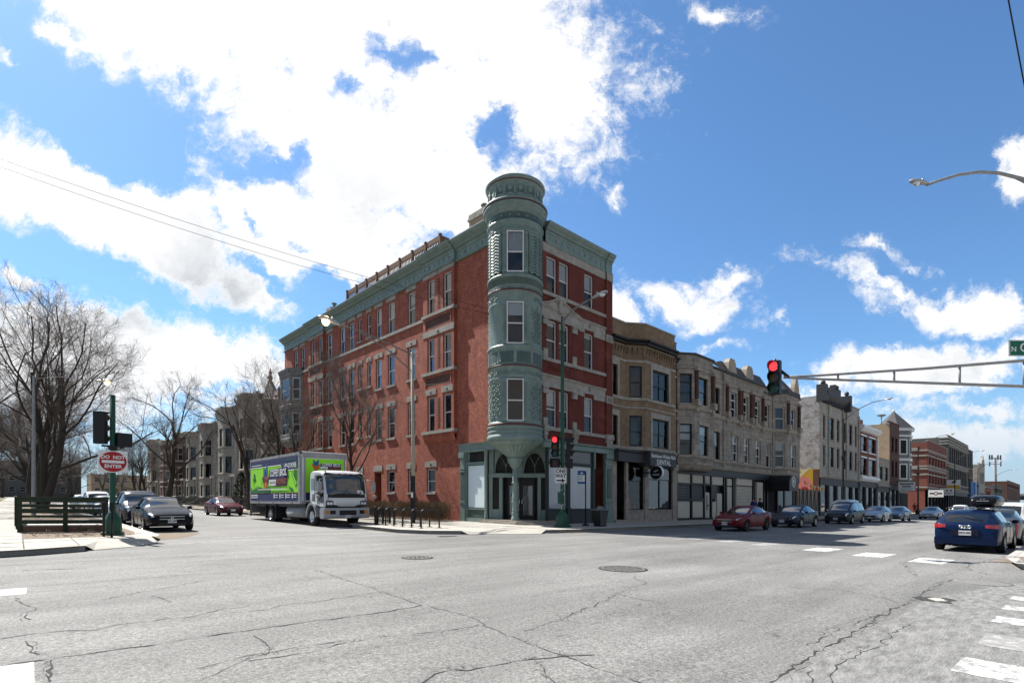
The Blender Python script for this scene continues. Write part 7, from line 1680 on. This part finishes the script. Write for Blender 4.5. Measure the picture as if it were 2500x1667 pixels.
# cell tower and the overpass at the end of the street
cx_, cy_ = 309.5, 26.4
t = thing('cell_tower', 'tall slim mobile phone mast with antennas at the end of the street', 'tower', cx_, cy_)
m = MB(); m.lathe([(.75,0),(.4,22.6)], (cx_,cy_,0), 12); m.build('mast', 'galvanised', t)
m = MB(); m.bar((cx_-1.9,cy_+1.7,20.0),(cx_+1.9,cy_-1.7,20.0), .25, .25); m.bar((cx_-1.7,cy_+1.5,22.6),(cx_+1.7,cy_-1.5,22.6), .3, .3); m.build('platform', 'galvanised', t)
for q in (-1.9, -1.1, .9, 1.8):
    m = MB(); m.box(cx_+q-.25,cx_+q+.25,cy_-q*.87-.25,cy_-q*.87+.25,21.8,23.9); m.build('antenna', 'charcoal', t)
for q in (-1.9, 1.9):
    m = MB(); m.box(cx_+q-.2,cx_+q+.2,cy_-q*.87-.2,cy_-q*.87+.2,19.0,21.0); m.build('antenna', 'charcoal', t)
B = thing('overpass', 'dark concrete overpass with pale parapet crossing the end of the street', 'bridge', 450, 10)
m = MB(); m.hexa([(440,60,6),(446,60,6),(470,-60,6),(464,-60,6),(440,60,8.4),(446,60,8.4),(470,-60,8.4),(464,-60,8.4)]); m.hexa([(438,60,8.4),(439,60,8.4),(463,-60,8.4),(462,-60,8.4),(438,60,9.6),(439,60,9.6),(463,-60,9.6),(462,-60,9.6)], 1); m.build('deck', ['charcoal','concrete'], B)
for q in (45, 20, -5, -30):
    m = MB(); xx = 452-q*.2; m.box(xx-1.5,xx+1.5,q-1,q+1,0,6.0); m.build('pier', 'charcoal', B)
for k, (xx, yy, w, d, h, mt, lb) in enumerate(((395, 2, 26, 10, 9, 'far_red_brick', 'low red building in front of the overpass'), (560, -6, 60, 60, 17, 'slate', 'wide dark roofed block behind the overpass'), (350, -9, 20, 16, 6.5, 'sign_white', 'low white shop building before the overpass'))):
    B = thing('distant_building', lb, 'building', xx, yy); m = MB(); m.box(xx,xx+w,yy-d,yy+d*.2,0,h); m.box(xx-.3,xx+w+.3,yy-d-.3,yy+d*.2+.3,h,h+.5); m.build('wall', mt, B)
    m = MB()
    for j in range(4): m.box(xx-.05,xx,yy-d+1.0+j*(d*1.2-1.5)/4,yy-d+1.0+j*(d*1.2-1.5)/4+d*.15,1.2,h*.7)
    m.build_pieces('window', 'interior', B)
# projecting shop signs far along the main street (they face the crossing)
def far_sign(lb, x, z, w, h, mats, draw):
    t = thing('projecting_sign', lb, 'sign', x, 19.6); sign_face('sign_panel', t, (x, 20.6-w/2, z), (-1, 0), w, h, mats, draw, th=.2)
    m = MB(); m.bar((x, 20.8, z+h/2+.1), (x, 20.6-w, z+h/2+.1), .06, .06); m.bar((x, 20.7, z+h/2+.1), (x, 20.7, z-h/2), .06, .06); m.build('bracket', 'black_paint', t)
def rows(m, fn, P, mi=1):
    f = fn(1)
    for a, b, c, d in P: m.add([f(a,b),f(c,b),f(c,d),f(a,d)], [(0,1,2,3)], mi)
far_sign('pale grey hanging sign with two dark lines of writing by the turret house', 104.5, 4.6, 2.3, 1.5, ['oriel_metal','sign_black','sign_white'], lambda m, fn: (rows(m, fn, [(-1.1,-.7,1.1,.7)], 2) or rows(m, lambda k: fn(2), [(-.9+.2*i,.25,-.75+.2*i,.5) for i in range(9)]+[(-.6+.2*i,-.15,-.45+.2*i,.1) for i in range(6)]+[(-.8,-.4,.8,-.36),(-.8,-.55,.7,-.51)])))
def s2(m, fn):
    f = fn(2); rows(m, fn, [(-.95,-.14,.95,.14)]); m.add([f(.34*cos(2*pi*k/16), .34*sin(2*pi*k/16)) for k in range(16)], [tuple(range(16))], 2); f = fn(3); m.add([f(.2*cos(2*pi*k/16), .2*sin(2*pi*k/16)) for k in range(16)], [tuple(range(16))], 0)
far_sign('white shop sign with a dark band and round emblem', 129.0, 3.9, 2.3, 1.35, ['sign_white','sign_black','graphic_maroon'], s2)
def s3(m, fn):
    for q, mi in ((-.6,1),(0,2),(.6,3)): f = fn(1); m.add([f(q+.2*cos(2*pi*k/12), .25+.2*sin(2*pi*k/12)) for k in range(12)], [tuple(range(12))], mi)
    rows(m, fn, [(-.9+.18*i,-.4,-.78+.18*i,-.2) for i in range(10)], 4)
far_sign('white shop sign with three coloured dots over a line of writing', 141.0, 4.5, 2.4, 1.5, ['sign_white','yellow_sign','sign_blue','sign_red','sign_black'], s3)
far_sign('white and yellow stacked sign above the three dot sign', 149.0, 6.2, 2.3, 2.1, ['sign_white','yellow_sign','graphic_maroon'], lambda m, fn: (rows(m, fn, [(-1.1,-1.0,1.1,-.1)]) or rows(m, fn, [(-.3,.3,.3,.7)], 2)))
t = thing('wall_banner', 'big blue and white banner panels on the ornate building', 'banner', 190, 20.5); m = MB(); s_ = Seg((184,20.75),(203,20.75)); s_.box(m, 0, 6, 4.2, 8.2, 0, .3); s_.box(m, 8, 17, 4.8, 8.2, 0, .3, 1); s_.box(m, 8.2, 16.8, 3.0, 4.6, 0, .3, 2); m.build('panel', ['awning_blue','sign_blue','graphic_orange'], t)
# overhead wires
def wire(P, lb, r=.016, sag=.6):
    (a, b) = P; m = MB(); n = 24
    m.tube([tuple(a[i]+(b[i]-a[i])*k/n-(sag*4*(k/n)*(1-k/n) if i == 2 else 0) for i in range(3)) for k in range(n+1)], r, 5)
    tag(m.build('overhead_wire', 'black_paint', at=(a[0], a[1])), lb, 'wire')
def U(u, v, t_): p = wp(u, v, t_); return (p[0], p[1], p[2]-G(p[0], p[1]))
wire((U(-420,235,19), U(1188,752,31)), 'upper black wire running from the turret across the left sky', .010, .5)
wire((U(-420,250,19), U(1188,765,31)), 'lower black wire running from the turret across the left sky', .010, .62)
wire((U(640,960,52), U(180,1055,60)), 'thin wire crossing behind the left trees', .02, .8)
wire((U(2440,-120,12), U(2545,430,15)), 'black cable dropping through the upper corner of the sky', .016, .1)

# green timber corner fence with its platform
t = thing('timber_fence', 'dark green timber rail fence round a low platform at the corner', 'fence', 1.2, 24.6)
A, Bm, Cc, Dd = (.06,24.95), (1.25,24.58), (2.36,24.22), (-.02,29.6)
def post(q, h=1.40, w=.13): m = MB(); m.box(q[0]-w/2,q[0]+w/2,q[1]-w/2,q[1]+w/2,.15,h); m.build('post', 'green_wood', t)
for q in (A, Bm, Cc, Dd, (.02,27.2)): post(q)
for z0, z1, w in ((1.19,1.34,.05),(1.02,1.12,.05),(.81,.97,.05),(.66,.74,.05),(.44,.58,.05)):
    for a, b in ((A,Cc),(A,Dd)):
        m = MB(); m.bar((a[0],a[1]-.05,(z0+z1)/2),(b[0],b[1]-.05,(z0+z1)/2), w, z1-z0); m.build('rail', 'green_wood', t)
m = MB(); m.bar((A[0]-.1,A[1],1.36),(Cc[0]+.1,Cc[1],1.36), .16, .04); m.bar((A[0],A[1],1.36),(Dd[0],Dd[1],1.36), .16, .04); m.build('top_rail', 'green_wood', t)
m = MB()
for k in range(16):
    f = k/16; a0, a1 = .12+2.15*f, .12+2.15*(f+.93/16); y0 = 24.97-.70*f; m.hexa([(a0,y0,.36),(a1,y0-.03,.36),(a1,29.4,.36),(a0,29.4,.36),(a0,y0,.40),(a1,y0-.03,.40),(a1,29.4,.40),(a0,29.4,.40)])
m.build('platform_boards', 'deck_board', t)
m = MB(); m.bar((A[0],A[1]+.02,.26),(Cc[0],Cc[1]+.02,.26), .05, .20); m.build('platform_skirt', 'wood_brown', t)
m = MB(); rs = random.Random(9)
for k in range(40):
    x0, y0 = rs.uniform(.3,2.8), rs.uniform(21.4,24.0); a = rs.uniform(0,6.3); L = rs.uniform(.1,.45); m.tube([(x0,y0,.17),(x0+L*cos(a),y0+L*sin(a),.17+rs.uniform(0,.12))], .007, 4)
for k in range(7): m.tube([(1.3+rs.uniform(0,.3),24.2,.18),(1.6+rs.uniform(0,.5),23.6,.25+rs.uniform(0,.2))], .012, 4)
m.build('dead_twigs', 'hedge_twig', kind='stuff')

# ------------------------------------------------------------------ people (small, far away)
def person(label, x, y, ang, shirt, trousers, h=1.74, z=.15):
    t = thing('person', label, 'person', x, y, z, ang); k = h/1.74
    J = dict(pel=(0,0,.95,.15), ch=(.01,0,1.28,.155), nk=(.02,0,1.47,.055), hd=(.04,0,1.62,.095), tp=(.03,0,1.72,.05), nose=(.15,0,1.60,.012),
        ls=(0,.19,1.41,.06), le=(-.04,.26,1.13,.045), lw=(.10,.24,.92,.032), lh=(.13,.23,.84,.035), rs=(0,-.19,1.41,.06), re=(-.02,-.26,1.13,.045), rw=(.14,-.23,.93,.032), rh=(.17,-.22,.85,.035),
        lp=(0,.09,.88,.09), lk=(.08,.10,.50,.06), la=(-.02,.10,.08,.042), lt=(.16,.11,.04,.035), rp=(0,-.09,.88,.09), rk=(.02,-.10,.50,.06), ra=(-.12,-.10,.09,.042), rt=(.05,-.11,.04,.035))
    E_ = [('pel','ch'),('ch','nk'),('nk','hd'),('hd','tp'),('hd','nose'),('ch','ls'),('ls','le'),('le','lw'),('lw','lh'),('ch','rs'),('rs','re'),('re','rw'),('rw','rh'),('pel','lp'),('lp','lk'),('lk','la'),('la','lt'),('pel','rp'),('rp','rk'),('rk','ra'),('ra','rt')]
    keys = list(J); me = bpy.data.meshes.new('body'); me.from_pydata([tuple(c*k for c in J[q][:3]) for q in keys], [(keys.index(a), keys.index(b)) for a, b in E_], [])
    ob = bpy.data.objects.new('skin', me); COL.objects.link(ob); s = ob.modifiers.new('s', 'SKIN'); ob.modifiers.new('d', 'SUBSURF').levels = 1
    sv = me.skin_vertices[0].data
    for i, q in enumerate(keys): sv[i].radius = (J[q][3]*k,)*2; sv[i].use_root = (q == 'pel')
    dg = bpy.context.evaluated_depsgraph_get(); m2 = bpy.data.meshes.new_from_object(ob.evaluated_get(dg)); bpy.data.objects.remove(ob)
    m2.materials.clear()
    for q in ('skin', shirt, trousers, 'dark_cloth'): m2.materials.append(MATS[q])
    for p in m2.polygons:
        c = p.center/k; p.use_smooth = True
        p.material_index = 0 if c.z > 1.46 or (abs(c.y) > .2 and c.z < .93 and c.z > .75) else 1 if c.z > .93 else 2 if c.z > .10 else 3
    o = bpy.data.objects.new('body', m2); COL.objects.link(o); o.parent = t
    m = MB(); m.ball((.02*k,0,1.665*k), (.105*k,.098*k,.095*k), 12); m.build('hair', 'hair', t, world=False)
person('person in a red top walking on the far pavement', 101.5, 17.9, radians(200), 'red_cloth', 'dark_cloth', 1.80)
person('person in dark blue jacket behind the dark red sedan', 43.8, 18.3, radians(180), 'blue_cloth', 'dark_cloth', 1.78)
person('person in black coat standing by the black awning', 45.3, 18.4, radians(150), 'dark_cloth', 'dark_cloth', 1.80)
# ------------------------------------------------------------------ houses of the tree-lined side street (facing -X)
def row_house(label, name, y0, y1, z, wallm, xw=20.4, bay=(.15,.6), sidem=None, gable=False, floors=((7.9,10.2),(4.5,6.6),(1.5,3.3)), trim='limestone', cut=None):
    B = thing(name, label, 'house', xw, (y0+y1)/2); L = y1-y0
    w, tr = MB(), MB(); m = Seg((xw,y1),(xw,y0))      # s from far to near
    fl = [(a*z/13, b*z/13) for a, b in floors]
    b0, b1 = y0+L*bay[0], y0+L*bay[1]; pj = 1.0
    F1, F2, F3 = Seg((xw,b1),(xw-pj,b1-.9)), Seg((xw-pj,b1-.9),(xw-pj,b0+.9)), Seg((xw-pj,b0+.9),(xw,b0))
    wins = []
    for s in (F1, F2, F3):
        ops = [(s.L*.2, s.L*.8, a, b) for a, b in fl] if s is not F2 else [(s.L*.5-.55, s.L*.5+.55, a, b) for a, b in fl]
        s.wall(w, 0, s.L, 0, z, ops, rev=.15); wins += [(s, *o) for o in ops]
        s.prof(tr, -.05, s.L+.05, [(0,z-.9),(.1,z-.85),(.2,z-.5),(.3,z-.3),(.3,z-.1),(0,z)])
        for a, b in fl: tr.cut(); s.prof(tr, 0, s.L, [(0,a-.25),(.1,a-.2),(.1,a-.05),(0,a)]); s.box(tr, s.L*.12, s.L*.88, b, b+.25, -.02, .05)
    ra = [(y1-(b1+.25+q), y1-(b1+.25+q)+.8) for q in ()]
    ops = []
    s0, s1 = (0.0, y1-b1)
    if s1-s0 > 1.4:
        c = (s0+s1)/2; ops = [(c-.5, c+.5, a, b) for a, b in fl[:2]]+[(c-.55, c+.55, 1.2, 3.7)]
    m.wall(w, 0, y1-b1, 0, z, ops, rev=.18); m.wall(w, y1-b0, L, 0, z, [], 0); wins += [(m, *o) for o in ops[:2]]
    m.prof(tr, 0, y1-b1, [(0,z-.8),(.15,z-.5),(.3,z-.2),(.3,z),(0,z+.05)]); m.prof(tr, y1-b0, L, [(0,z-.8),(.15,z-.5),(.3,z-.2),(.3,z),(0,z+.05)])
    if ops:
        o = ops[2]; d = MB(); m.box(d, o[0], o[1], 1.2, 3.7, -.25, -.2); d.build('door', 'wood_brown', B)
        st = MB(); n = 7
        for k in range(n): m.box(st, o[0]-.25, o[1]+.25, .1, 1.2-k*.155, .02+k*.3, .02+(k+1)*.3)
        st.build('stoop', 'limestone', B); r = MB()
        for q in (o[0]-.25, o[1]+.25): r.tube([m.pt(q,.05,2.1), m.pt(q,2.1,1.05), m.pt(q,2.1,.2)], .03, 5)
        for k in range(6): r.tube([m.pt(o[0]-.25,.1+k*.38,2.08-k*.19), m.pt(o[0]-.25,.1+k*.38,1.2-k*.19)], .015, 4)
        r.build('stair_rail', 'black_paint', B)
        pc = MB(); m.box(pc, o[0]-.5, o[1]+.5, 3.9, 4.2, -.1, 1.1)
        for q in (o[0]-.4, o[1]+.4): p = m.pt(q, .95, 0); pc.lathe([(.14,1.1),(.11,1.3),(.10,3.7),(.16,3.9)], (p[0],p[1],0), 10)
        pc.build('porch', trim, B)
    w.build('front_wall', wallm, B); tr.build_pieces('stone_trim', trim, B)
    for s, a, b, c, d in wins: s.window(B, a, b, c, d, 'black_frame' if wallm != 'far_brown_brick' else 'white_frame', inset=.12, fw=.07, room=.3)
    sd = MB(); sd.box(xw+.02, xw+16, y0, y0+.3, 0, z-.2); sd.box(xw+.02, xw+16, y1-.3, y1, 0, z-.2); sd.box(xw+.02,xw+16,y0+.3,y1-.3,z-1.0,z-.9); sd.build('side_wall', sidem or wallm, B)
    if gable:
        g = MB(); fn = lambda a, b, d: m.pt(a, d, b); g.prism([(L*.15,z),(L*.75,z),(L*.75,z+.4),(L*.45,z+2.3),(L*.15,z+.4)], fn, -.4, .1); c = m.pt(L*.45, -.15, 0)
        g.lathe([(.28,z+2.1),(.16,z+2.4),(.30,z+2.6),(.10,z+3.0),(.18,z+3.15),(.001,z+3.8)], (c[0],c[1],0), 10); q = m.pt(L*.86, -.1, 0); g.lathe([(.22,z),(.12,z+.7),(.26,z+.9),(.001,z+1.3)], (q[0],q[1],0), 8); g.build('gable', wallm, B)
    return B
row_house('grey stone gabled house with pointed finials just behind the red building', 'gabled_house', 57.6, 64.6, 12.0, 'grey_block', sidem='far_brown_brick', gable=True)
row_house('tall grey brick row house left of the gabled house', 'row_house', 64.7, 73.0, 13.6, 'grey_block', sidem='far_grey_brick')
row_house('pale grey stone row house with canted bay in the side street', 'row_house', 73.1, 82.4, 13.0, 'pale_block')
row_house('lower pale stone row house with a deep cornice behind the plum sedan', 'row_house', 82.5, 92.0, 11.9, 'pale_block', bay=(.2,.62))
row_house('cream stone row house with twin tall windows at the end of the stone row', 'row_house', 92.1, 100.0, 11.4, 'pale_block')
row_house('dark red brick house beyond the stone row houses', 'row_house', 101.0, 110, 12.0, 'far_brown_brick')
row_house('brown brick house behind the leaning street tree', 'row_house', 111, 122, 11.5, 'far_brown_brick')
row_house('grey stone house farthest along the side street', 'row_house', 123, 136, 12.5, 'grey_block')
t = thing('yard_fence', 'black iron yard fence before the stone row houses', 'fence', 17.2, 75)
m = MB()
for z in (.35, 1.15): m.bar((17.2,57,z),(17.2,135,z), .04, .04)
m.build('rail', 'black_paint', t); m = MB(); k = 57.
while k < 110: m.bar((17.2,k,.15),(17.2,k,1.3), .022, .022); k += .16
o = m.build('pickets', 'black_paint', t); o['kind'] = 'stuff'
for k, (xx, yy, w, d, h, mt, lb) in enumerate(((-6, 262, 24, 14, 13, 'far_grey_brick', 'grey block closing the view at the end of the side street'), (20, 250, 22, 16, 9, 'tan_brick', 'tan building at the end of the side street'))):
    B = thing('distant_building', lb, 'building', xx+w/2, yy); s = Seg((xx,yy),(xx+w,yy)); m = MB(); ops = [(1+j*2.8, 2.6+j*2.8, z0, z0+1.8) for j in range(int(w/2.8)-1) for z0 in (2, 6)]
    s.wall(m, 0, w, 0, h, ops); m.box(xx, xx+.3, yy+.02, yy+d, 0, h-.01); m.box(xx+w-.3, xx+w, yy+.02, yy+d, 0, h-.01); m.box(xx, xx+w, yy+d-.3, yy+d, 0, h-.01); m.build('wall', mt, B)
    for o in ops: s.window(B, *o, frame='white_frame', room=.3)

# ------------------------------------------------------------------ bare trees
def stick(mb, p, q, r0, r1, mi=0):
    dx, dy, dz = q[0]-p[0], q[1]-p[1], q[2]-p[2]; L = sqrt(dx*dx+dy*dy+dz*dz) or 1e-6; dx /= L; dy /= L; dz /= L
    if abs(dz) < .9: ax, ay, az = dy, -dx, 0.
    else: ax, ay, az = 0., dz, -dy
    n = sqrt(ax*ax+ay*ay+az*az); ax /= n; ay /= n; az /= n
    bx, by, bz = dy*az-dz*ay, dz*ax-dx*az, dx*ay-dy*ax; o = len(mb.v)
    for c, r in ((p, r0), (q, r1)):
        for ca, sa in ((1., 0.), (-.5, .866), (-.5, -.866)): mb.v.append((c[0]+(ax*ca+bx*sa)*r, c[1]+(ay*ca+by*sa)*r, c[2]+(az*ca+bz*sa)*r))
    mb.f += [(o,o+1,o+4,o+3),(o+1,o+2,o+5,o+4),(o+2,o,o+3,o+5)]; mb.m += [mi]*3; mb.sm += [True]*3
def grow_tree(name, label, x, y, H, r0, seed, stems=1, fork=.2, spread=.75, group=None, lean=(0,0), twigs=1., limbs=6, droop=0., tr_mat='bark'):
    R = random.Random(seed); t = thing(name, label, 'tree', x, y, 0, 0, group); T, C_ = MB(), MB()
    def rnd_dir(d, ang):
        d = Vector(d).normalized(); a = d.orthogonal().normalized(); a.rotate(Matrix.Rotation(R.uniform(0, 2*pi), 3, d)); return (d*cos(ang)+a*sin(ang)).normalized()
    def branch(p, d, L, r, lev, maxlev):
        n = 5 if lev < 2 else 4 if lev < maxlev else 3; pts = [Vector(p)]; dd = Vector(d)
        for i in range(n):
            j = .10+.06*lev; dd = (dd+Vector((R.gauss(0,j), R.gauss(0,j), R.gauss(0,j)+(.10 if lev < 2 else .05)-droop*lev*.05))).normalized(); pts.append(pts[-1]+dd*(L/n))
        rr = [r*(1-.62*i/n) for i in range(n+1)]
        if lev <= 1: (T if lev == 0 else C_).tube(pts, rr, 9 if lev == 0 else 6, 0 if lev == 0 else 1)
        else:
            for i in range(n): stick(C_, pts[i], pts[i+1], rr[i], rr[i+1], 0)
        if lev >= maxlev: return
        k = [limbs, 7, 7, 5][lev] if lev < 4 else 3
        k = int(k*(twigs if lev > 1 else 1)+.5)
        for c in range(k):
            f = (.30 if lev else fork*1.0)+(1-(.30 if lev else fork))*((c+R.uniform(.2,.9))/k); f = min(f, .98); i = min(n-1, int(f*n)); q = pts[i].lerp(pts[i+1], f*n-i)
            base = (pts[i+1]-pts[i]).normalized(); ang = R.uniform(.45,.95)*(spread if lev < 1 else .8); nd = rnd_dir(base, ang)
            if lev < 2 and nd.z < .15: nd = (nd+Vector((0,0,.5))).normalized()
            ln = L*R.uniform(.42,.66)*(1.15-.45*f) if lev else L*R.uniform(.55,.8)*(1.15-.35*f)
            branch(q, nd, ln, max(.0045, rr[i]*R.uniform(.36,.55)), lev+1, maxlev)
    for s in range(stems):
        a = 2*pi*s/max(1,stems)+R.uniform(0,1); off = .28*r0*3 if stems > 1 else 0
        d = Vector((lean[0]+(.22*cos(a) if stems > 1 else 0), lean[1]+(.22*sin(a) if stems > 1 else 0), 1)).normalized()
        branch((off*cos(a), off*sin(a), .05), d, H*.72, r0, 0, 4)
    # flare at the foot
    T.build('trunk', tr_mat, t, world=False); C_.build('crown', ['twig', 'bark'], t, world=False)
    return t
g1, g2, g3 = 'street trees on the left tree lawn', 'street trees before the row houses', 'trees along the left pavement'
big = grow_tree('bare_tree', 'huge bare tree with a dark twin trunk behind the green fence', 1.2, 49.5, 13.6, .28, 11, stems=3, fork=.28, spread=1.05, limbs=9, group=g1, twigs=1.5)
T1 = grow_tree('bare_tree', 'slender bare tree rising behind the truck before the red brick wall', 16.6, 33.7, 9.2, .15, 21, fork=.40, spread=.80, limbs=11, group=g2, twigs=1.5)
T2 = grow_tree('bare_tree', 'bushy bare tree behind the truck box before the far red brick bays', 16.3, 45.0, 10.8, .17, 33, stems=2, fork=.25, spread=.8, limbs=8, group=g2, twigs=1.35)
T3 = grow_tree('bare_tree', 'dark bare tree left of the truck before the gabled stone house', 16.6, 55.5, 11.8, .26, 41, fork=.26, spread=.95, limbs=8, group=g2, twigs=1.3)
T4 = grow_tree('bare_tree', 'leaning bare tree with a thick dark trunk before the stone row houses', 14.6, 84, 16.0, .40, 57, fork=.24, spread=1.05, limbs=9, lean=(.20,.02), group=g2, twigs=1.45)
def again(src, x, y, rot, s, lb, group, name=None):
    c = copy_tree(src); c.location = (x, y, G(x, y)); c.rotation_euler = (0, 0, rot); c.scale = (s, s, s); c['label'] = lb; c['group'] = group; return c
again(T4, 1.7, 66, 2.0, .74, 'bare tree second along the left tree lawn, beyond the twin trunk tree', g1)
again(T3, 1.8, 80, 4.0, .95, 'bare tree third along the left tree lawn', g1)
again(big, 2.0, 98, 1.2, .95, 'bare tree fourth along the left tree lawn', g1)
again(T4, 1.9, 118, 5.1, 1.0, 'bare tree fifth along the left tree lawn', g1)
again(T3, 2.0, 142, 2.6, 1.25, 'bare tree sixth and farthest along the left tree lawn', g1)
again(big, 14.9, 106, 3.3, .72, 'bare tree before the dark red brick house', g2)
again(T3, 15.0, 140, .4, 1.0, 'bare tree before the farthest stone house of the side street', g2)
again(T4, -3.6, 58, 3.6, .95, 'bare tree left of the left pavement, nearest the crossing', g3)
again(T3, -3.8, 76, .9, 1.15, 'bare tree left of the left pavement, second from the crossing', g3)
again(T4, -4.0, 96, 5.6, 1.05, 'bare tree left of the left pavement, third from the crossing', g3)
again(big, -4.0, 122, 2.2, .95, 'bare tree left of the left pavement, fourth from the crossing', g3)
again(T3, -4.4, 150, 4.2, 1.4, 'bare tree left of the left pavement, fifth from the crossing', g3)
for k, (x_, y_) in enumerate(((9, 175), (4, 190), (17, 182), (-3, 200), (12, 210), (24, 205))):
    again([T4, big, T3][k % 3], x_, y_, k*1.7, 1.0, ['bare tree standing in the middle of the hazy far end of the side street', 'bare tree at the far left end of the side street', 'bare tree at the far right end of the side street', 'bare tree beyond the far end of the left pavement', 'bare tree deep behind the end of the side street', 'bare tree behind the last houses of the side street'][k], 'trees closing the side street')
# clipped bare hedge along the red wall
R = random.Random(6); t = thing('hedge', 'clipped brown leafless hedge along the red brick wall', 'hedge', 19.1, 33); m = MB()
for k in range(9500):
    yy = 26.75+14.5*R.random()**1.35; xx = R.uniform(18.55, 19.75); z0 = R.uniform(.15, 1.15); top = 1.38+.05*sin(yy*2.2)+R.gauss(0,.05)
    dx, dy, dz = R.gauss(0,.11), R.gauss(0,.11), R.uniform(.10,.42); z1 = min(z0+dz, top)
    stick(m, (xx,yy,z0), (xx+dx,yy+dy,z1), .007, .004)
m.build('branches', 'hedge_twig', t)
# dark evergreen shrub by the stone houses
R = random.Random(12); t = thing('evergreen_shrub', 'dark green conical evergreen shrub beside the truck tail', 'shrub', 17.9, 62.5); m = MB()
for k in range(2600):
    z = 3.9*R.random()**1.2; r = (1.35*(1-z/4.2)**.8)*sqrt(R.random()); a = R.uniform(0,6.28); p = (17.9+r*cos(a), 62.5+r*sin(a), .2+z); q = (p[0]+R.gauss(.05*cos(a),.09), p[1]+R.gauss(.05*sin(a),.09), p[2]+R.uniform(-.1,.16)); u = (p[0]+R.gauss(0,.07), p[1]+R.gauss(0,.07), p[2]+R.gauss(0,.07))
    m.add([p, q, u], [(0,1,2)])
m.build('foliage', 'evergreen', t); m = MB(); m.tube([(17.9,62.5,.1),(17.9,62.5,3.2)], [.1,.03], 6); m.build('stem', 'bark', t)
